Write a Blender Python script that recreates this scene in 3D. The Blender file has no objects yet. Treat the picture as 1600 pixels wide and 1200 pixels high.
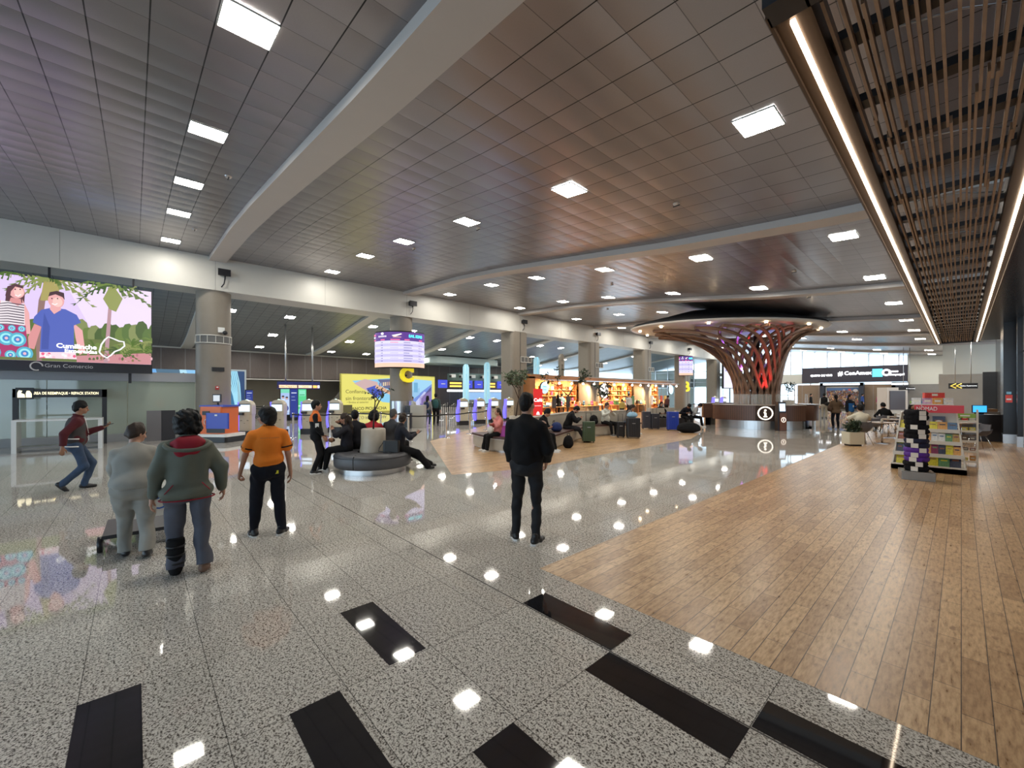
import bpy, math, random
import numpy as np
from mathutils import Vector, Matrix

# ------------------------------------------------------------------ camera, world, exposure
scene = bpy.context.scene
R = random.Random(7)
PI = math.pi
CAM_H = 1.75
FPX = 643.0
HOR = 615.0
YAW = math.atan2(702.0, 643.0)
SN, CS = math.sin(YAW), math.cos(YAW)
cam_data = bpy.data.cameras.new('camera')
cam_data.sensor_width = 36.0
cam_data.lens = 36.0 * FPX / 1600.0
cam_data.shift_y = 15.0 / 1600.0
cam_data.clip_start = 0.05
cam_data.clip_end = 400
cam = bpy.data.objects.new('camera', cam_data)
scene.collection.objects.link(cam)
cam.location = (0, 0, CAM_H)
cam.rotation_euler = (PI / 2, 0, YAW)
scene.camera = cam

world = bpy.data.worlds.new('world')
scene.world = world
world.use_nodes = True
_bg = world.node_tree.nodes['Background']
_bg.inputs[0].default_value = (0.62, 0.82, 1.0, 1)
_bg.inputs[1].default_value = 2.6

scene.view_settings.view_transform = 'Standard'
scene.view_settings.look = 'None'
scene.view_settings.exposure = 0.4
scene.view_settings.gamma = 1.0
scene.view_settings.use_curve_mapping = False
scene.cycles.max_bounces = 8
scene.cycles.diffuse_bounces = 4
scene.cycles.glossy_bounces = 4
scene.cycles.transmission_bounces = 6
scene.cycles.transparent_max_bounces = 12
scene.cycles.sample_clamp_indirect = 6.0
scene.cycles.caustics_reflective = False
scene.cycles.caustics_refractive = False

LIGHT_E = 70.0      # strength of the square ceiling panels
LED_E = 9.0
SCREEN_E = .8

# unseen area lamps added as cool daylight fill at the open hall end
def area(name, loc, rot, sx, sy, power, col):
    d = bpy.data.lights.new(name, 'AREA'); d.shape = 'RECTANGLE'; d.size = sx; d.size_y = sy
    d.energy = power; d.color = col
    o = bpy.data.objects.new(name, d); scene.collection.objects.link(o)
    o.location = loc; o.rotation_euler = rot
    return o

area('front_daylight_fill', (-9.0, -15.6, 2.7), (PI / 2, 0, PI), 20, 4.6, 900, (.86, .94, 1.0))  # added fill for the hall and people's backs, no window here
area('check_in_glazing_daylight', (-29.8, -15.6, 2.8), (PI / 2, 0, PI), 15, 5.0, 9500, (.36, .70, 1.0))

# ------------------------------------------------------------------ pixel -> place (1600x1200 frame)
def gp(px, py, z=0.0):
    d = (CAM_H - z) * FPX / (py - HOR); u = (px - 800) / FPX
    return Vector((d * (-SN + CS * u), d * (CS + SN * u), z))
def at_depth(px, py, d):
    u = (px - 800) / FPX
    return Vector((d * (-SN + CS * u), d * (CS + SN * u), CAM_H - (py - HOR) * d / FPX))
def at_x(px, py, X):
    u = (px - 800) / FPX; k = X / (-SN + CS * u)
    return Vector((X, k * (CS + SN * u), CAM_H - (py - HOR) * k / FPX))
def at_y(px, py, Y):
    u = (px - 800) / FPX; k = Y / (CS + SN * u)
    return Vector((k * (-SN + CS * u), Y, CAM_H - (py - HOR) * k / FPX))
def depth(v): return -SN * v[0] + CS * v[1]

# ------------------------------------------------------------------ materials
MATS = {}
def mat(name, col=(.5, .5, .5), rough=.5, metal=0.0, emit=None, es=1.0, noise=0.0, nscale=20.0, alpha=1.0, trans=0.0, coat=0.0, bump=0.0, bscale=60.0, spec=.5):
    if name in MATS: return MATS[name]
    m = bpy.data.materials.new(name); m.use_nodes = True
    nt = m.node_tree; b = nt.nodes['Principled BSDF']
    b.inputs['Base Color'].default_value = (*col, 1)
    b.inputs['Roughness'].default_value = rough
    b.inputs['Metallic'].default_value = metal
    b.inputs['Specular IOR Level'].default_value = spec
    if coat: b.inputs['Coat Weight'].default_value = coat; b.inputs['Coat Roughness'].default_value = .05
    if trans: b.inputs['Transmission Weight'].default_value = trans
    if alpha < 1: b.inputs['Alpha'].default_value = alpha
    if emit is not None:
        b.inputs['Emission Color'].default_value = (*emit, 1); b.inputs['Emission Strength'].default_value = es
    if noise or bump:
        tc = nt.nodes.new('ShaderNodeTexCoord'); n = nt.nodes.new('ShaderNodeTexNoise')
        n.inputs['Scale'].default_value = nscale; n.inputs['Detail'].default_value = 4
        nt.links.new(tc.outputs['Object'], n.inputs['Vector'])
        if noise:
            mx = nt.nodes.new('ShaderNodeMix'); mx.data_type = 'RGBA'
            mx.inputs[6].default_value = (*[c * (1 - noise) for c in col], 1)
            mx.inputs[7].default_value = (*[min(1, c * (1 + noise)) for c in col], 1)
            nt.links.new(n.outputs['Fac'], mx.inputs[0]); nt.links.new(mx.outputs[2], b.inputs['Base Color'])
        if bump:
            n2 = nt.nodes.new('ShaderNodeTexNoise'); n2.inputs['Scale'].default_value = bscale; n2.inputs['Detail'].default_value = 3
            nt.links.new(tc.outputs['Object'], n2.inputs['Vector'])
            bp = nt.nodes.new('ShaderNodeBump'); bp.inputs['Strength'].default_value = bump; bp.inputs['Distance'].default_value = .01
            nt.links.new(n2.outputs['Fac'], bp.inputs['Height']); nt.links.new(bp.outputs['Normal'], b.inputs['Normal'])
    MATS[name] = m
    return m

class NT:
    """tiny node helper"""
    def __init__(s, name):
        s.m = bpy.data.materials.new(name); s.m.use_nodes = True; s.t = s.m.node_tree
        s.b = s.t.nodes['Principled BSDF']; s.co = s.n('ShaderNodeTexCoord').outputs['Object']
        MATS[name] = s.m
    def n(s, ty, **kw):
        x = s.t.nodes.new(ty)
        for k, v in kw.items(): setattr(x, k, v)
        return x
    def l(s, a, b): s.t.links.new(a, b)
    def math(s, op, a, b=None, c=None):
        x = s.n('ShaderNodeMath', operation=op)
        for i, v in enumerate((a, b, c)):
            if v is None: continue
            if isinstance(v, (int, float)): x.inputs[i].default_value = v
            else: s.l(v, x.inputs[i])
        return x.outputs[0]
    def sep(s, v=None):
        x = s.n('ShaderNodeSeparateXYZ'); s.l(v or s.co, x.inputs[0]); return x.outputs
    def comb(s, x, y, z=0.0):
        c = s.n('ShaderNodeCombineXYZ')
        for i, v in enumerate((x, y, z)):
            if isinstance(v, (int, float)): c.inputs[i].default_value = v
            else: s.l(v, c.inputs[i])
        return c.outputs[0]
    def noise(s, vec, scale, detail=3, rough=.5):
        x = s.n('ShaderNodeTexNoise'); x.inputs['Scale'].default_value = scale; x.inputs['Detail'].default_value = detail
        x.inputs['Roughness'].default_value = rough; s.l(vec, x.inputs['Vector']); return x.outputs['Fac']
    def ramp(s, f, stops, interp='LINEAR'):
        x = s.n('ShaderNodeValToRGB'); x.color_ramp.interpolation = interp; e = x.color_ramp.elements
        while len(e) < len(stops): e.new(.5)
        for i, (p, c) in enumerate(stops): e[i].position = p; e[i].color = (*c, 1) if len(c) == 3 else c
        s.l(f, x.inputs[0]); return x.outputs[0]
    def mix(s, f, a, b, blend='MIX'):
        x = s.n('ShaderNodeMix', data_type='RGBA', blend_type=blend)
        for i, v in ((0, f), (6, a), (7, b)):
            if isinstance(v, (int, float)): x.inputs[i].default_value = v
            elif isinstance(v, tuple): x.inputs[i].default_value = (*v, 1)
            else: s.l(v, x.inputs[i])
        return x.outputs[2]
    def bump(s, h, strength, dist=.01):
        x = s.n('ShaderNodeBump'); x.inputs['Strength'].default_value = strength; x.inputs['Distance'].default_value = dist
        s.l(h, x.inputs['Height']); s.l(x.outputs['Normal'], s.b.inputs['Normal'])

# speckled polished granite with slab joints
def mat_granite():
    N = NT('granite'); x, y, z = N.sep()
    g = N.noise(N.co, 95, 3, .65)
    g2 = N.noise(N.co, 42, 2, .5)
    v = N.math('ADD', N.math('MULTIPLY', g, .72), N.math('MULTIPLY', g2, .28))
    col = N.ramp(v, [(.37, (.035, .03, .028)), (.44, (.11, .10, .09)), (.468, (.42, .39, .35)), (.53, (.76, .73, .67)), (.72, (.85, .82, .77))])
    big = N.noise(N.co, .35, 2)
    col = N.mix(N.math('MULTIPLY', big, .16), col, (.24, .20, .16))
    # per-slab tint
    cx = N.math('FLOOR', N.math('DIVIDE', N.math('ADD', x, .75), .86)); cy = N.math('FLOOR', N.math('DIVIDE', N.math('ADD', y, .24), .585))
    wn = N.n('ShaderNodeTexWhiteNoise'); N.l(N.comb(cx, cy), wn.inputs['Vector'])
    col = N.mix(N.math('MULTIPLY', wn.outputs['Value'], .16), col, (.20, .17, .14))
    def line(c, off, sp, w):
        f = N.math('FRACT', N.math('DIVIDE', N.math('ADD', c, off), sp))
        d = N.math('MINIMUM', f, N.math('SUBTRACT', 1.0, f))
        return N.math('LESS_THAN', d, w / sp)
    j = N.math('MAXIMUM', line(x, .75, .86, .0022), line(y, .24, .585, .0022))
    col = N.mix(N.math('MULTIPLY', j, .8), col, (.03, .028, .025))
    strip = N.math('LESS_THAN', N.math('ABSOLUTE', N.math('SUBTRACT', y, 2.378)), .006)
    col = N.mix(strip, col, (.10, .095, .09))
    N.l(col, N.b.inputs['Base Color'])
    N.b.inputs['Roughness'].default_value = .07
    N.b.inputs['Specular IOR Level'].default_value = .75
    N.l(N.math('ADD', .02, N.math('MULTIPLY', N.noise(N.co, 1.3, 2), .035)), N.b.inputs['Roughness'])
    return N.m
def mat_planks():
    N = NT('wood_look_tiles'); x, y, z = N.sep()
    br = N.n('ShaderNodeTexBrick'); br.offset = .37; br.offset_frequency = 2; br.squash = 1.0
    N.l(N.comb(y, x), br.inputs['Vector'])
    br.inputs['Scale'].default_value = 1; br.inputs['Brick Width'].default_value = .72; br.inputs['Row Height'].default_value = .118
    br.inputs['Mortar Size'].default_value = .0026; br.inputs['Mortar Smooth'].default_value = .2
    br.inputs['Color1'].default_value = (.42, .26, .135, 1); br.inputs['Color2'].default_value = (.60, .405, .225, 1); br.inputs['Mortar'].default_value = (.055, .03, .017, 1)
    gv = N.comb(N.math('MULTIPLY', x, 9), N.math('MULTIPLY', y, 1.6))
    gr = N.noise(gv, 5, 5, .65)
    gcol = N.ramp(gr, [(.32, (.42, .33, .25)), (.45, (.80, .74, .66)), (.55, (1.0, .98, .95)), (.68, (1.2, 1.2, 1.18))])
    col = N.mix(.85, br.outputs['Color'], gcol, 'MULTIPLY')
    kn = N.noise(N.comb(N.math('MULTIPLY', x, 2.2), y), 7, 2)
    col = N.mix(N.ramp(kn, [(.62, (0, 0, 0)), (.72, (.9, .9, .9))]), col, (.27, .15, .075))
    N.l(col, N.b.inputs['Base Color'])
    N.l(N.math('ADD', .22, N.math('MULTIPLY', gr, .16)), N.b.inputs['Roughness'])
    N.b.inputs['Specular IOR Level'].default_value = .45
    N.bump(N.math('SUBTRACT', 1.0, br.outputs['Fac']), .35, .004)
    return N.m
# metal lay-in tiles .53 m
def mat_ceiling(name, col, rough=.34, metal=.55):
    N = NT(name); x, y, z = N.sep()
    fy = N.math('FRACT', N.math('DIVIDE', N.math('SUBTRACT', y, .65), .53)); dy = N.math('MINIMUM', fy, N.math('SUBTRACT', 1.0, fy))
    fx = N.math('FRACT', N.math('DIVIDE', N.math('ADD', x, 5.57), .53)); dx = N.math('MINIMUM', fx, N.math('SUBTRACT', 1.0, fx))
    ly = N.math('LESS_THAN', dy, .014); lx = N.math('LESS_THAN', dx, .008)
    wn = N.n('ShaderNodeTexWhiteNoise')
    N.l(N.comb(N.math('FLOOR', N.math('DIVIDE', N.math('ADD', x, 5.57), .53)), N.math('FLOOR', N.math('DIVIDE', N.math('SUBTRACT', y, .65), .53))), wn.inputs['Vector'])
    perf = N.noise(N.co, 90, 1)
    c = N.mix(wn.outputs['Value'], tuple(v * .93 for v in col), tuple(v * 1.06 for v in col))
    c = N.mix(N.math('MULTIPLY', perf, .25), c, tuple(v * .6 for v in col))
    c = N.mix(N.math('MAXIMUM', ly, N.math('MULTIPLY', lx, .6)), c, (.015, .015, .018))
    N.l(c, N.b.inputs['Base Color']); N.b.inputs['Roughness'].default_value = rough; N.b.inputs['Metallic'].default_value = metal
    pil = N.math('MULTIPLY', N.math('SINE', N.math('MULTIPLY', fx, PI)), .5)
    pil2 = N.math('MULTIPLY', N.math('SINE', N.math('MULTIPLY', fy, PI)), .12)
    N.bump(N.math('ADD', N.math('ADD', pil, pil2), N.math('MULTIPLY', wn.outputs['Value'], .05)), .5, .03)
    return N.m
def mat_panelwood(name, c1, c2, sp=.9, axis='y', gloss=.45):
    N = NT(name); x, y, z = N.sep(); a = {'x': x, 'y': y}[axis]
    gr = N.noise(N.comb(N.math('MULTIPLY', a, 14), N.math('MULTIPLY', z, .7)), 3, 4, .6)
    c = N.mix(gr, c1, c2)
    f = N.math('FRACT', N.math('DIVIDE', a, sp)); l = N.math('LESS_THAN', N.math('MINIMUM', f, N.math('SUBTRACT', 1.0, f)), .02)
    c = N.mix(N.math('MULTIPLY', l, .5), c, (.30, .29, .30))
    N.l(c, N.b.inputs['Base Color']); N.b.inputs['Roughness'].default_value = gloss
    return N.m
# vertex-colour picture (lit screen or printed board)
def mat_picture(name, es=None):
    N = NT(name); at = N.n('ShaderNodeAttribute', attribute_name='Col')
    if es is not None:
        N.b.inputs['Base Color'].default_value = (0.01, 0.01, 0.01, 1)
        N.l(at.outputs['Color'], N.b.inputs['Emission Color']); N.b.inputs['Emission Strength'].default_value = es
        N.b.inputs['Roughness'].default_value = .4
    else:
        N.l(at.outputs['Color'], N.b.inputs['Base Color']); N.b.inputs['Roughness'].default_value = .35
    return N.m

GRANITE = mat_granite(); PLANKS = mat_planks()
CEIL = mat_ceiling('ceiling_metal', (.30, .28, .29), .30, .72)
CEIL2 = mat_ceiling('ceiling_metal_check_in', (.26, .29, .31), .36, .6)  # bluish copy of the hall metal, cool daylight tinted into its colour
BLACKSTONE = mat('black_granite', (.012, .012, .014), .035, noise=.5, nscale=120, spec=.7)
CREAM = mat('cream_paint', (.58, .565, .52), .42, noise=.03, nscale=3)
CREAM2 = mat('warm_beam_paint', (.50, .455, .42), .45, noise=.03, nscale=3)
COLM = mat('taupe_column', (.235, .205, .165), .45, noise=.06, nscale=6)
SIL = mat('brushed_steel', (.60, .60, .60), .28, 1.0)
CHROME = mat('chrome', (.75, .75, .76), .12, 1.0)
BLACK = mat('black_plastic', (.012, .012, .014), .4)
DARK = mat('dark_metal', (.03, .03, .034), .35, .5)
WHITE = mat('white_plastic', (.78, .78, .76), .4)
LIGHTM = mat('lit_panel', (.9, .9, .9), .5, emit=(1.0, .955, .86), es=LIGHT_E)
LEDM = mat('led_strip', (.9, .9, .9), .5, emit=(1.0, .80, .58), es=LED_E)
PICL = mat_picture('lit_picture', SCREEN_E); PICP = mat_picture('printed_picture')
PICS = mat_picture('sign_picture', .9)
GLASS = mat('clear_glass', (.85, .95, .92), .02, alpha=.22, spec=.8)

# ------------------------------------------------------------------ mesh helpers
class MB:
    def __init__(s): s.v = []; s.f = []; s.m = []; s.sm = []; s.c = []
    def add(s, vs, fs, mi=0, smooth=False, col=None):
        o = len(s.v); s.v += [tuple(v) for v in vs]
        for f in fs: s.f.append(tuple(o + i for i in f)); s.m.append(mi); s.sm.append(smooth); s.c.append(col)
        return s
    def box(s, c, d, rz=0.0, mi=0, M=None, taper=1.0, col=None):
        x, y, z = d[0] / 2, d[1] / 2, d[2] / 2; vs = []
        for k in (-1, 1):
            t = taper if k > 0 else 1
            for i, j in ((-1, -1), (1, -1), (1, 1), (-1, 1)):
                p = Vector((i * x * t, j * y * t, k * z))
                if rz: p = Matrix.Rotation(rz, 3, 'Z') @ p
                if M is not None: p = M @ p
                vs.append(p + Vector(c))
        return s.add(vs, [(0, 3, 2, 1), (4, 5, 6, 7), (0, 1, 5, 4), (1, 2, 6, 5), (2, 3, 7, 6), (3, 0, 4, 7)], mi, col=col)
    def bx(s, x0, x1, y0, y1, z0, z1, mi=0): return s.box(((x0 + x1) / 2, (y0 + y1) / 2, (z0 + z1) / 2), (abs(x1 - x0), abs(y1 - y0), abs(z1 - z0)), mi=mi)
    def rbox(s, c, d, r=.02, rz=0.0, mi=0, n=3):
        """box with rounded vertical edges"""
        pts = []; x, y = d[0] / 2 - r, d[1] / 2 - r
        for q, (i, j) in enumerate(((1, 1), (-1, 1), (-1, -1), (1, -1))):
            for k in range(n + 1):
                a = q * PI / 2 + k * PI / 2 / n; pts.append((i * x + r * math.cos(a), j * y + r * math.sin(a)))
        return s.prism(pts, c[2] - d[2] / 2, c[2] + d[2] / 2, (c[0], c[1]), rz, mi, smooth=False)
    def prism(s, pts, z0, z1, off=(0, 0), rz=0.0, mi=0, smooth=False):
        ca, sa = math.cos(rz), math.sin(rz); n = len(pts)
        P = [(off[0] + x * ca - y * sa, off[1] + x * sa + y * ca) for x, y in pts]
        vs = [(x, y, z0) for x, y in P] + [(x, y, z1) for x, y in P]
        s.add(vs, [tuple(range(n - 1, -1, -1)), tuple(range(n, 2 * n))], mi)
        o = len(s.v) - 2 * n
        for i in range(n):
            j = (i + 1) % n; s.f.append((o + i, o + j, o + n + j, o + n + i)); s.m.append(mi); s.sm.append(smooth); s.c.append(None)
        return s
    def tube(s, pts, r, n=8, mi=0, cap=True, smooth=True, closed=False):
        pts = [Vector(p) for p in pts]; rs = r if isinstance(r, (list, tuple)) else [r] * len(pts)
        o = len(s.v); m = len(pts); prev = None
        for i, p in enumerate(pts):
            a = pts[(i - 1) % m] if (i or closed) else pts[0]; b = pts[(i + 1) % m] if (i < m - 1 or closed) else pts[-1]
            t = (b - a)
            if t.length < 1e-9: t = Vector((0, 0, 1))
            t.normalize()
            if prev is None: u = t.orthogonal().normalized()
            else:
                u = prev - t * prev.dot(t)
                u = u.normalized() if u.length > 1e-6 else t.orthogonal().normalized()
            prev = u; w = t.cross(u)
            for k in range(n):
                an = 2 * PI * k / n; s.v.append(tuple(p + (u * math.cos(an) + w * math.sin(an)) * rs[i]))
        for i in range(m if closed else m - 1):
            i2 = (i + 1) % m
            for k in range(n):
                k2 = (k + 1) % n; s.f.append((o + i * n + k, o + i * n + k2, o + i2 * n + k2, o + i2 * n + k)); s.m.append(mi); s.sm.append(smooth); s.c.append(None)
        if cap and not closed:
            s.f.append(tuple(o + k for k in range(n - 1, -1, -1))); s.m.append(mi); s.sm.append(False); s.c.append(None)
            s.f.append(tuple(o + (m - 1) * n + k for k in range(n))); s.m.append(mi); s.sm.append(False); s.c.append(None)
        return s
    def lathe(s, prof, c=(0, 0, 0), n=24, mi=0, a0=0, a1=2 * PI, smooth=True):
        full = abs(a1 - a0 - 2 * PI) < 1e-6; cnt = n if full else n + 1; o = len(s.v)
        for r, z in prof:
            for k in range(cnt):
                a = a0 + (a1 - a0) * k / n; s.v.append((c[0] + r * math.cos(a), c[1] + r * math.sin(a), c[2] + z))
        for i in range(len(prof) - 1):
            for k in range(n):
                k2 = (k + 1) % cnt; s.f.append((o + i * cnt + k, o + i * cnt + k2, o + (i + 1) * cnt + k2, o + (i + 1) * cnt + k)); s.m.append(mi); s.sm.append(smooth); s.c.append(None)
        return s
    def disc(s, c, r, n=24, mi=0, up=True, ry=None):
        ry = ry or r; idx = list(range(n)); 
        return s.add([(c[0] + r * math.cos(2 * PI * k / n), c[1] + ry * math.sin(2 * PI * k / n), c[2]) for k in idx], [tuple(idx if up else idx[::-1])], mi)
    def ball(s, c, r, n=10, mi=0, M=None):
        rr = r if isinstance(r, (tuple, list)) else (r, r, r); o = len(s.v); m = n // 2 + 1
        for i in range(m + 1):
            th = PI * i / m
            for k in range(n):
                a = 2 * PI * k / n; p = Vector((rr[0] * math.sin(th) * math.cos(a), rr[1] * math.sin(th) * math.sin(a), rr[2] * math.cos(th)))
                if M is not None: p = M @ p
                s.v.append(tuple(p + Vector(c)))
        for i in range(m):
            for k in range(n):
                k2 = (k + 1) % n; s.f.append((o + i * n + k, o + (i + 1) * n + k, o + (i + 1) * n + k2, o + i * n + k2)); s.m.append(mi); s.sm.append(True); s.c.append(None)
        return s
    def build(s, name, mats, parent=None, bevel=0.0):
        me = bpy.data.meshes.new(name); me.from_pydata(s.v, [], s.f)
        if not isinstance(mats, (list, tuple)): mats = [mats]
        for m in mats: me.materials.append(m)
        me.polygons.foreach_set('material_index', s.m); me.polygons.foreach_set('use_smooth', s.sm)
        if any(c is not None for c in s.c):
            ca = me.color_attributes.new('Col', 'FLOAT_COLOR', 'CORNER'); arr = []
            for f, c in zip(s.f, s.c):
                c = c or (.5, .5, .5)
                arr += [c[0], c[1], c[2], 1.0] * len(f)
            ca.data.foreach_set('color', arr)
        me.update()
        o = bpy.data.objects.new(name, me); scene.collection.objects.link(o)
        if parent is not None: o.parent = parent
        if bevel:
            md = o.modifiers.new('bevel', 'BEVEL'); md.width = bevel; md.segments = 2; md.limit_method = 'ANGLE'
        return o

LABELS = {}
def tag(o, label, cat, group=None, kind=None):
    o['label'] = label; o['category'] = cat
    if group: o['group'] = group
    if kind: o['kind'] = kind
    return o
def thing(name, label, cat, loc=(0, 0, 0), rz=0.0, group=None):
    o = bpy.data.objects.new(name, None); o.empty_display_size = .1; scene.collection.objects.link(o)
    o.location = loc; o.rotation_euler = (0, 0, rz)
    return tag(o, label, cat, group)
def struct(name, mb, m, label=None):
    o = mb.build(name, m); o['kind'] = 'structure'
    if label: o['label'] = label
    return o
def copy_tree(o, parent=None):
    c = o.copy(); scene.collection.objects.link(c); c.parent = parent
    for ch in list(o.children): copy_tree(ch, c)
    return c
def place(o, loc, rz=None, label=None, group=None):
    o.location = loc
    if rz is not None: o.rotation_euler = (0, 0, rz)
    if label: o['label'] = label
    if group: o['group'] = group
    return o
def text(name, s, m, size, parent, loc, rot, ext=.004, align='CENTER', sx=1.0, bold=0.0, sy=1.0, fit=None, fith=None):
    cu = bpy.data.curves.new(name, 'FONT'); cu.body = s; cu.size = size; cu.extrude = ext; cu.align_x = align; cu.align_y = 'CENTER'; cu.offset = bold; cu.resolution_u = 3
    t = bpy.data.objects.new(name + '_tmp', cu); scene.collection.objects.link(t)
    bpy.context.view_layer.update(); dg = bpy.context.evaluated_depsgraph_get()
    me = bpy.data.meshes.new_from_object(t.evaluated_get(dg)); bpy.data.objects.remove(t); bpy.data.curves.remove(cu)
    me.name = name; me.materials.clear(); me.materials.append(m)
    o = bpy.data.objects.new(name, me); scene.collection.objects.link(o); o.parent = parent; o.location = loc
    if fit:
        w = max(v.co.x for v in me.vertices) - min(v.co.x for v in me.vertices); k = fit / w
        h = max(v.co.y for v in me.vertices) - min(v.co.y for v in me.vertices)
        sx = k; sy = k if fith is None else fith / h
    o.rotation_euler = rot; o.scale = (sx, sy, 1)
    return o
def clip01(P):
    for ax, lim, sg in ((0, 0, 1), (0, 1, -1), (1, 0, 1), (1, 1, -1)):
        out = []
        for i in range(len(P)):
            a, b = P[i - 1], P[i]; ia, ib = (a[ax] - lim) * sg >= 0, (b[ax] - lim) * sg >= 0
            if ia != ib:
                t = (lim - a[ax]) / (b[ax] - a[ax]); out.append((a[0] + (b[0] - a[0]) * t, a[1] + (b[1] - a[1]) * t))
            if ib: out.append(b)
        P = out
        if not P: return P
    return P

class Canvas:
    """flat picture of polygons on a board: coordinates 0..1 x 0..1, layers a millimetre apart"""
    def __init__(s, W, H, axis, step=.0015, curve=None):
        s.W, s.H, s.axis, s.mb, s.k, s.step, s.curve = W, H, axis, MB(), 0, step, curve
    def pt(s, x, y, k):
        if s.curve: return s.curve(x, y, k * s.step)
        o, u, n = s.axis
        return Vector(o) + Vector(u) * (x * s.W) + Vector((0, 0, 1)) * (y * s.H) + Vector(n) * (k * s.step)
    def poly(s, pts, col):
        s.k += 1; pts = clip01(pts)
        if len(pts) > 2: s.mb.add([s.pt(x, y, s.k) for x, y in pts], [tuple(range(len(pts)))], col=col)
    def rect(s, x0, y0, x1, y1, col): s.poly([(x0, y0), (x1, y0), (x1, y1), (x0, y1)], col)
    def same(s, pts, col): s.k -= 1; s.poly(pts, col)
    def ell(s, x, y, rx, ry, col, n=20, same=False):
        if same: s.k -= 1
        s.poly([(x + rx * math.cos(2 * PI * i / n), y + ry * math.sin(2 * PI * i / n)) for i in range(n)], col)
    def stroke(s, pts, w, col, w2=None, same=False):
        w2 = w if w2 is None else w2; L, Rr = [], []; asp = s.H / s.W
        for i, p in enumerate(pts):
            a = pts[max(0, i - 1)]; b = pts[min(len(pts) - 1, i + 1)]
            dx, dy = (b[0] - a[0]) / asp, b[1] - a[1]; l = math.hypot(dx, dy) or 1
            ww = w + (w2 - w) * i / (len(pts) - 1)
            nx, ny = -dy / l * ww * asp, dx / l * ww
            L.append((p[0] + nx, p[1] + ny)); Rr.append((p[0] - nx, p[1] - ny))
        if not same: s.k += 1
        for i in range(len(pts) - 1):
            q = clip01([L[i], Rr[i], Rr[i + 1], L[i + 1]])
            if len(q) > 2: s.mb.add([s.pt(x, y, s.k) for x, y in q], [tuple(range(len(q)))], col=col)
    def build(s, name, m, parent): return s.mb.build(name, m, parent)
# ================================================================== THE HALL
YL0, YL1 = -16.0, 58.5
def zc(x):
    pts = [(-20.2, 7.17), (-18.6, 7.10), (-15.1, 6.93), (-12.1, 6.65), (-8.7, 6.24), (-5.27, 5.81), (-1.9, 5.52), (1.0, 5.36), (8, 5.2)]
    if x <= pts[0][0]: return pts[0][1]
    for (a, za), (b, zb) in zip(pts, pts[1:]):
        if a <= x <= b: return za + (zb - za) * (x - a) / (b - a)
    return pts[-1][1]
# floor: granite, with black slabs and wood-look tile fields set in
fl = MB()
fl.add([(-46, YL0, 0), (9, YL0, 0), (9, 66, 0), (-46, 66, 0)], [(0, 1, 2, 3)], 0)
def fq(x0, x1, y0, y1, mi, z=.0012): fl.add([(x0, y0, z), (x1, y0, z), (x1, y1, z), (x0, y1, z)], [(0, 1, 2, 3)], mi)
for x0, y0 in ((-3.345, 1.205), (-2.475, 2.388), (-2.475, .62), (-1.61, 2.10), (-.745, 2.388), (-3.345, -.24), (-1.61, 1.215), (-.745, 1.51), (.12, 2.10), (-.745, .345)):
    fq(x0, x0 + .862, y0, y0 + .268, 1)
fq(-2.85, 9, 2.985, 64, 2)
wood2 = [gp(*p) for p in ((706, 742), (790, 735), (850, 728), (942, 710), (1012, 698), (1079, 686), (1096, 676), (1098, 662))]
wood2 = [(v.x, v.y, .0012) for v in wood2] + [(-22.3, 45, .0012), (-21.0, 20, .0012), (-18.0, 14.6, .0012), (-13.2, 8.0, .0012)]
fl.add(wood2, [tuple(range(len(wood2)))], 2)
struct('floor', fl, [GRANITE, BLACKSTONE, PLANKS])

# ceiling of the main hall: a long S-curve across
c = MB(); xs = [-20.2 + i * (9.2 + 20.2) / 56 for i in range(57)]
for i in range(56):
    a, b = xs[i], xs[i + 1]
    c.add([(a, YL0, zc(a)), (a, 59.2, zc(a)), (b, 59.2, zc(b)), (b, YL0, zc(b))], [(0, 1, 2, 3)], 0, True)
struct('ceiling', c, CEIL)
# ceiling over the check-in area falls towards the back wall
def zc2(x):
    t = (-21.3 - x) / 16.9; t = max(0, min(1, t))
    return 6.9 - 1.75 * (t * t * (3 - 2 * t))
c = MB(); xs = [-21.2 - i * .8 for i in range(23)]
for a, b in zip(xs, xs[1:]):
    c.add([(b, YL0, zc2(b)), (b, 64, zc2(b)), (a, 64, zc2(a)), (a, YL0, zc2(a))], [(0, 1, 2, 3)], 0, True)
struct('ceiling', c, CEIL2)
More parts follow.
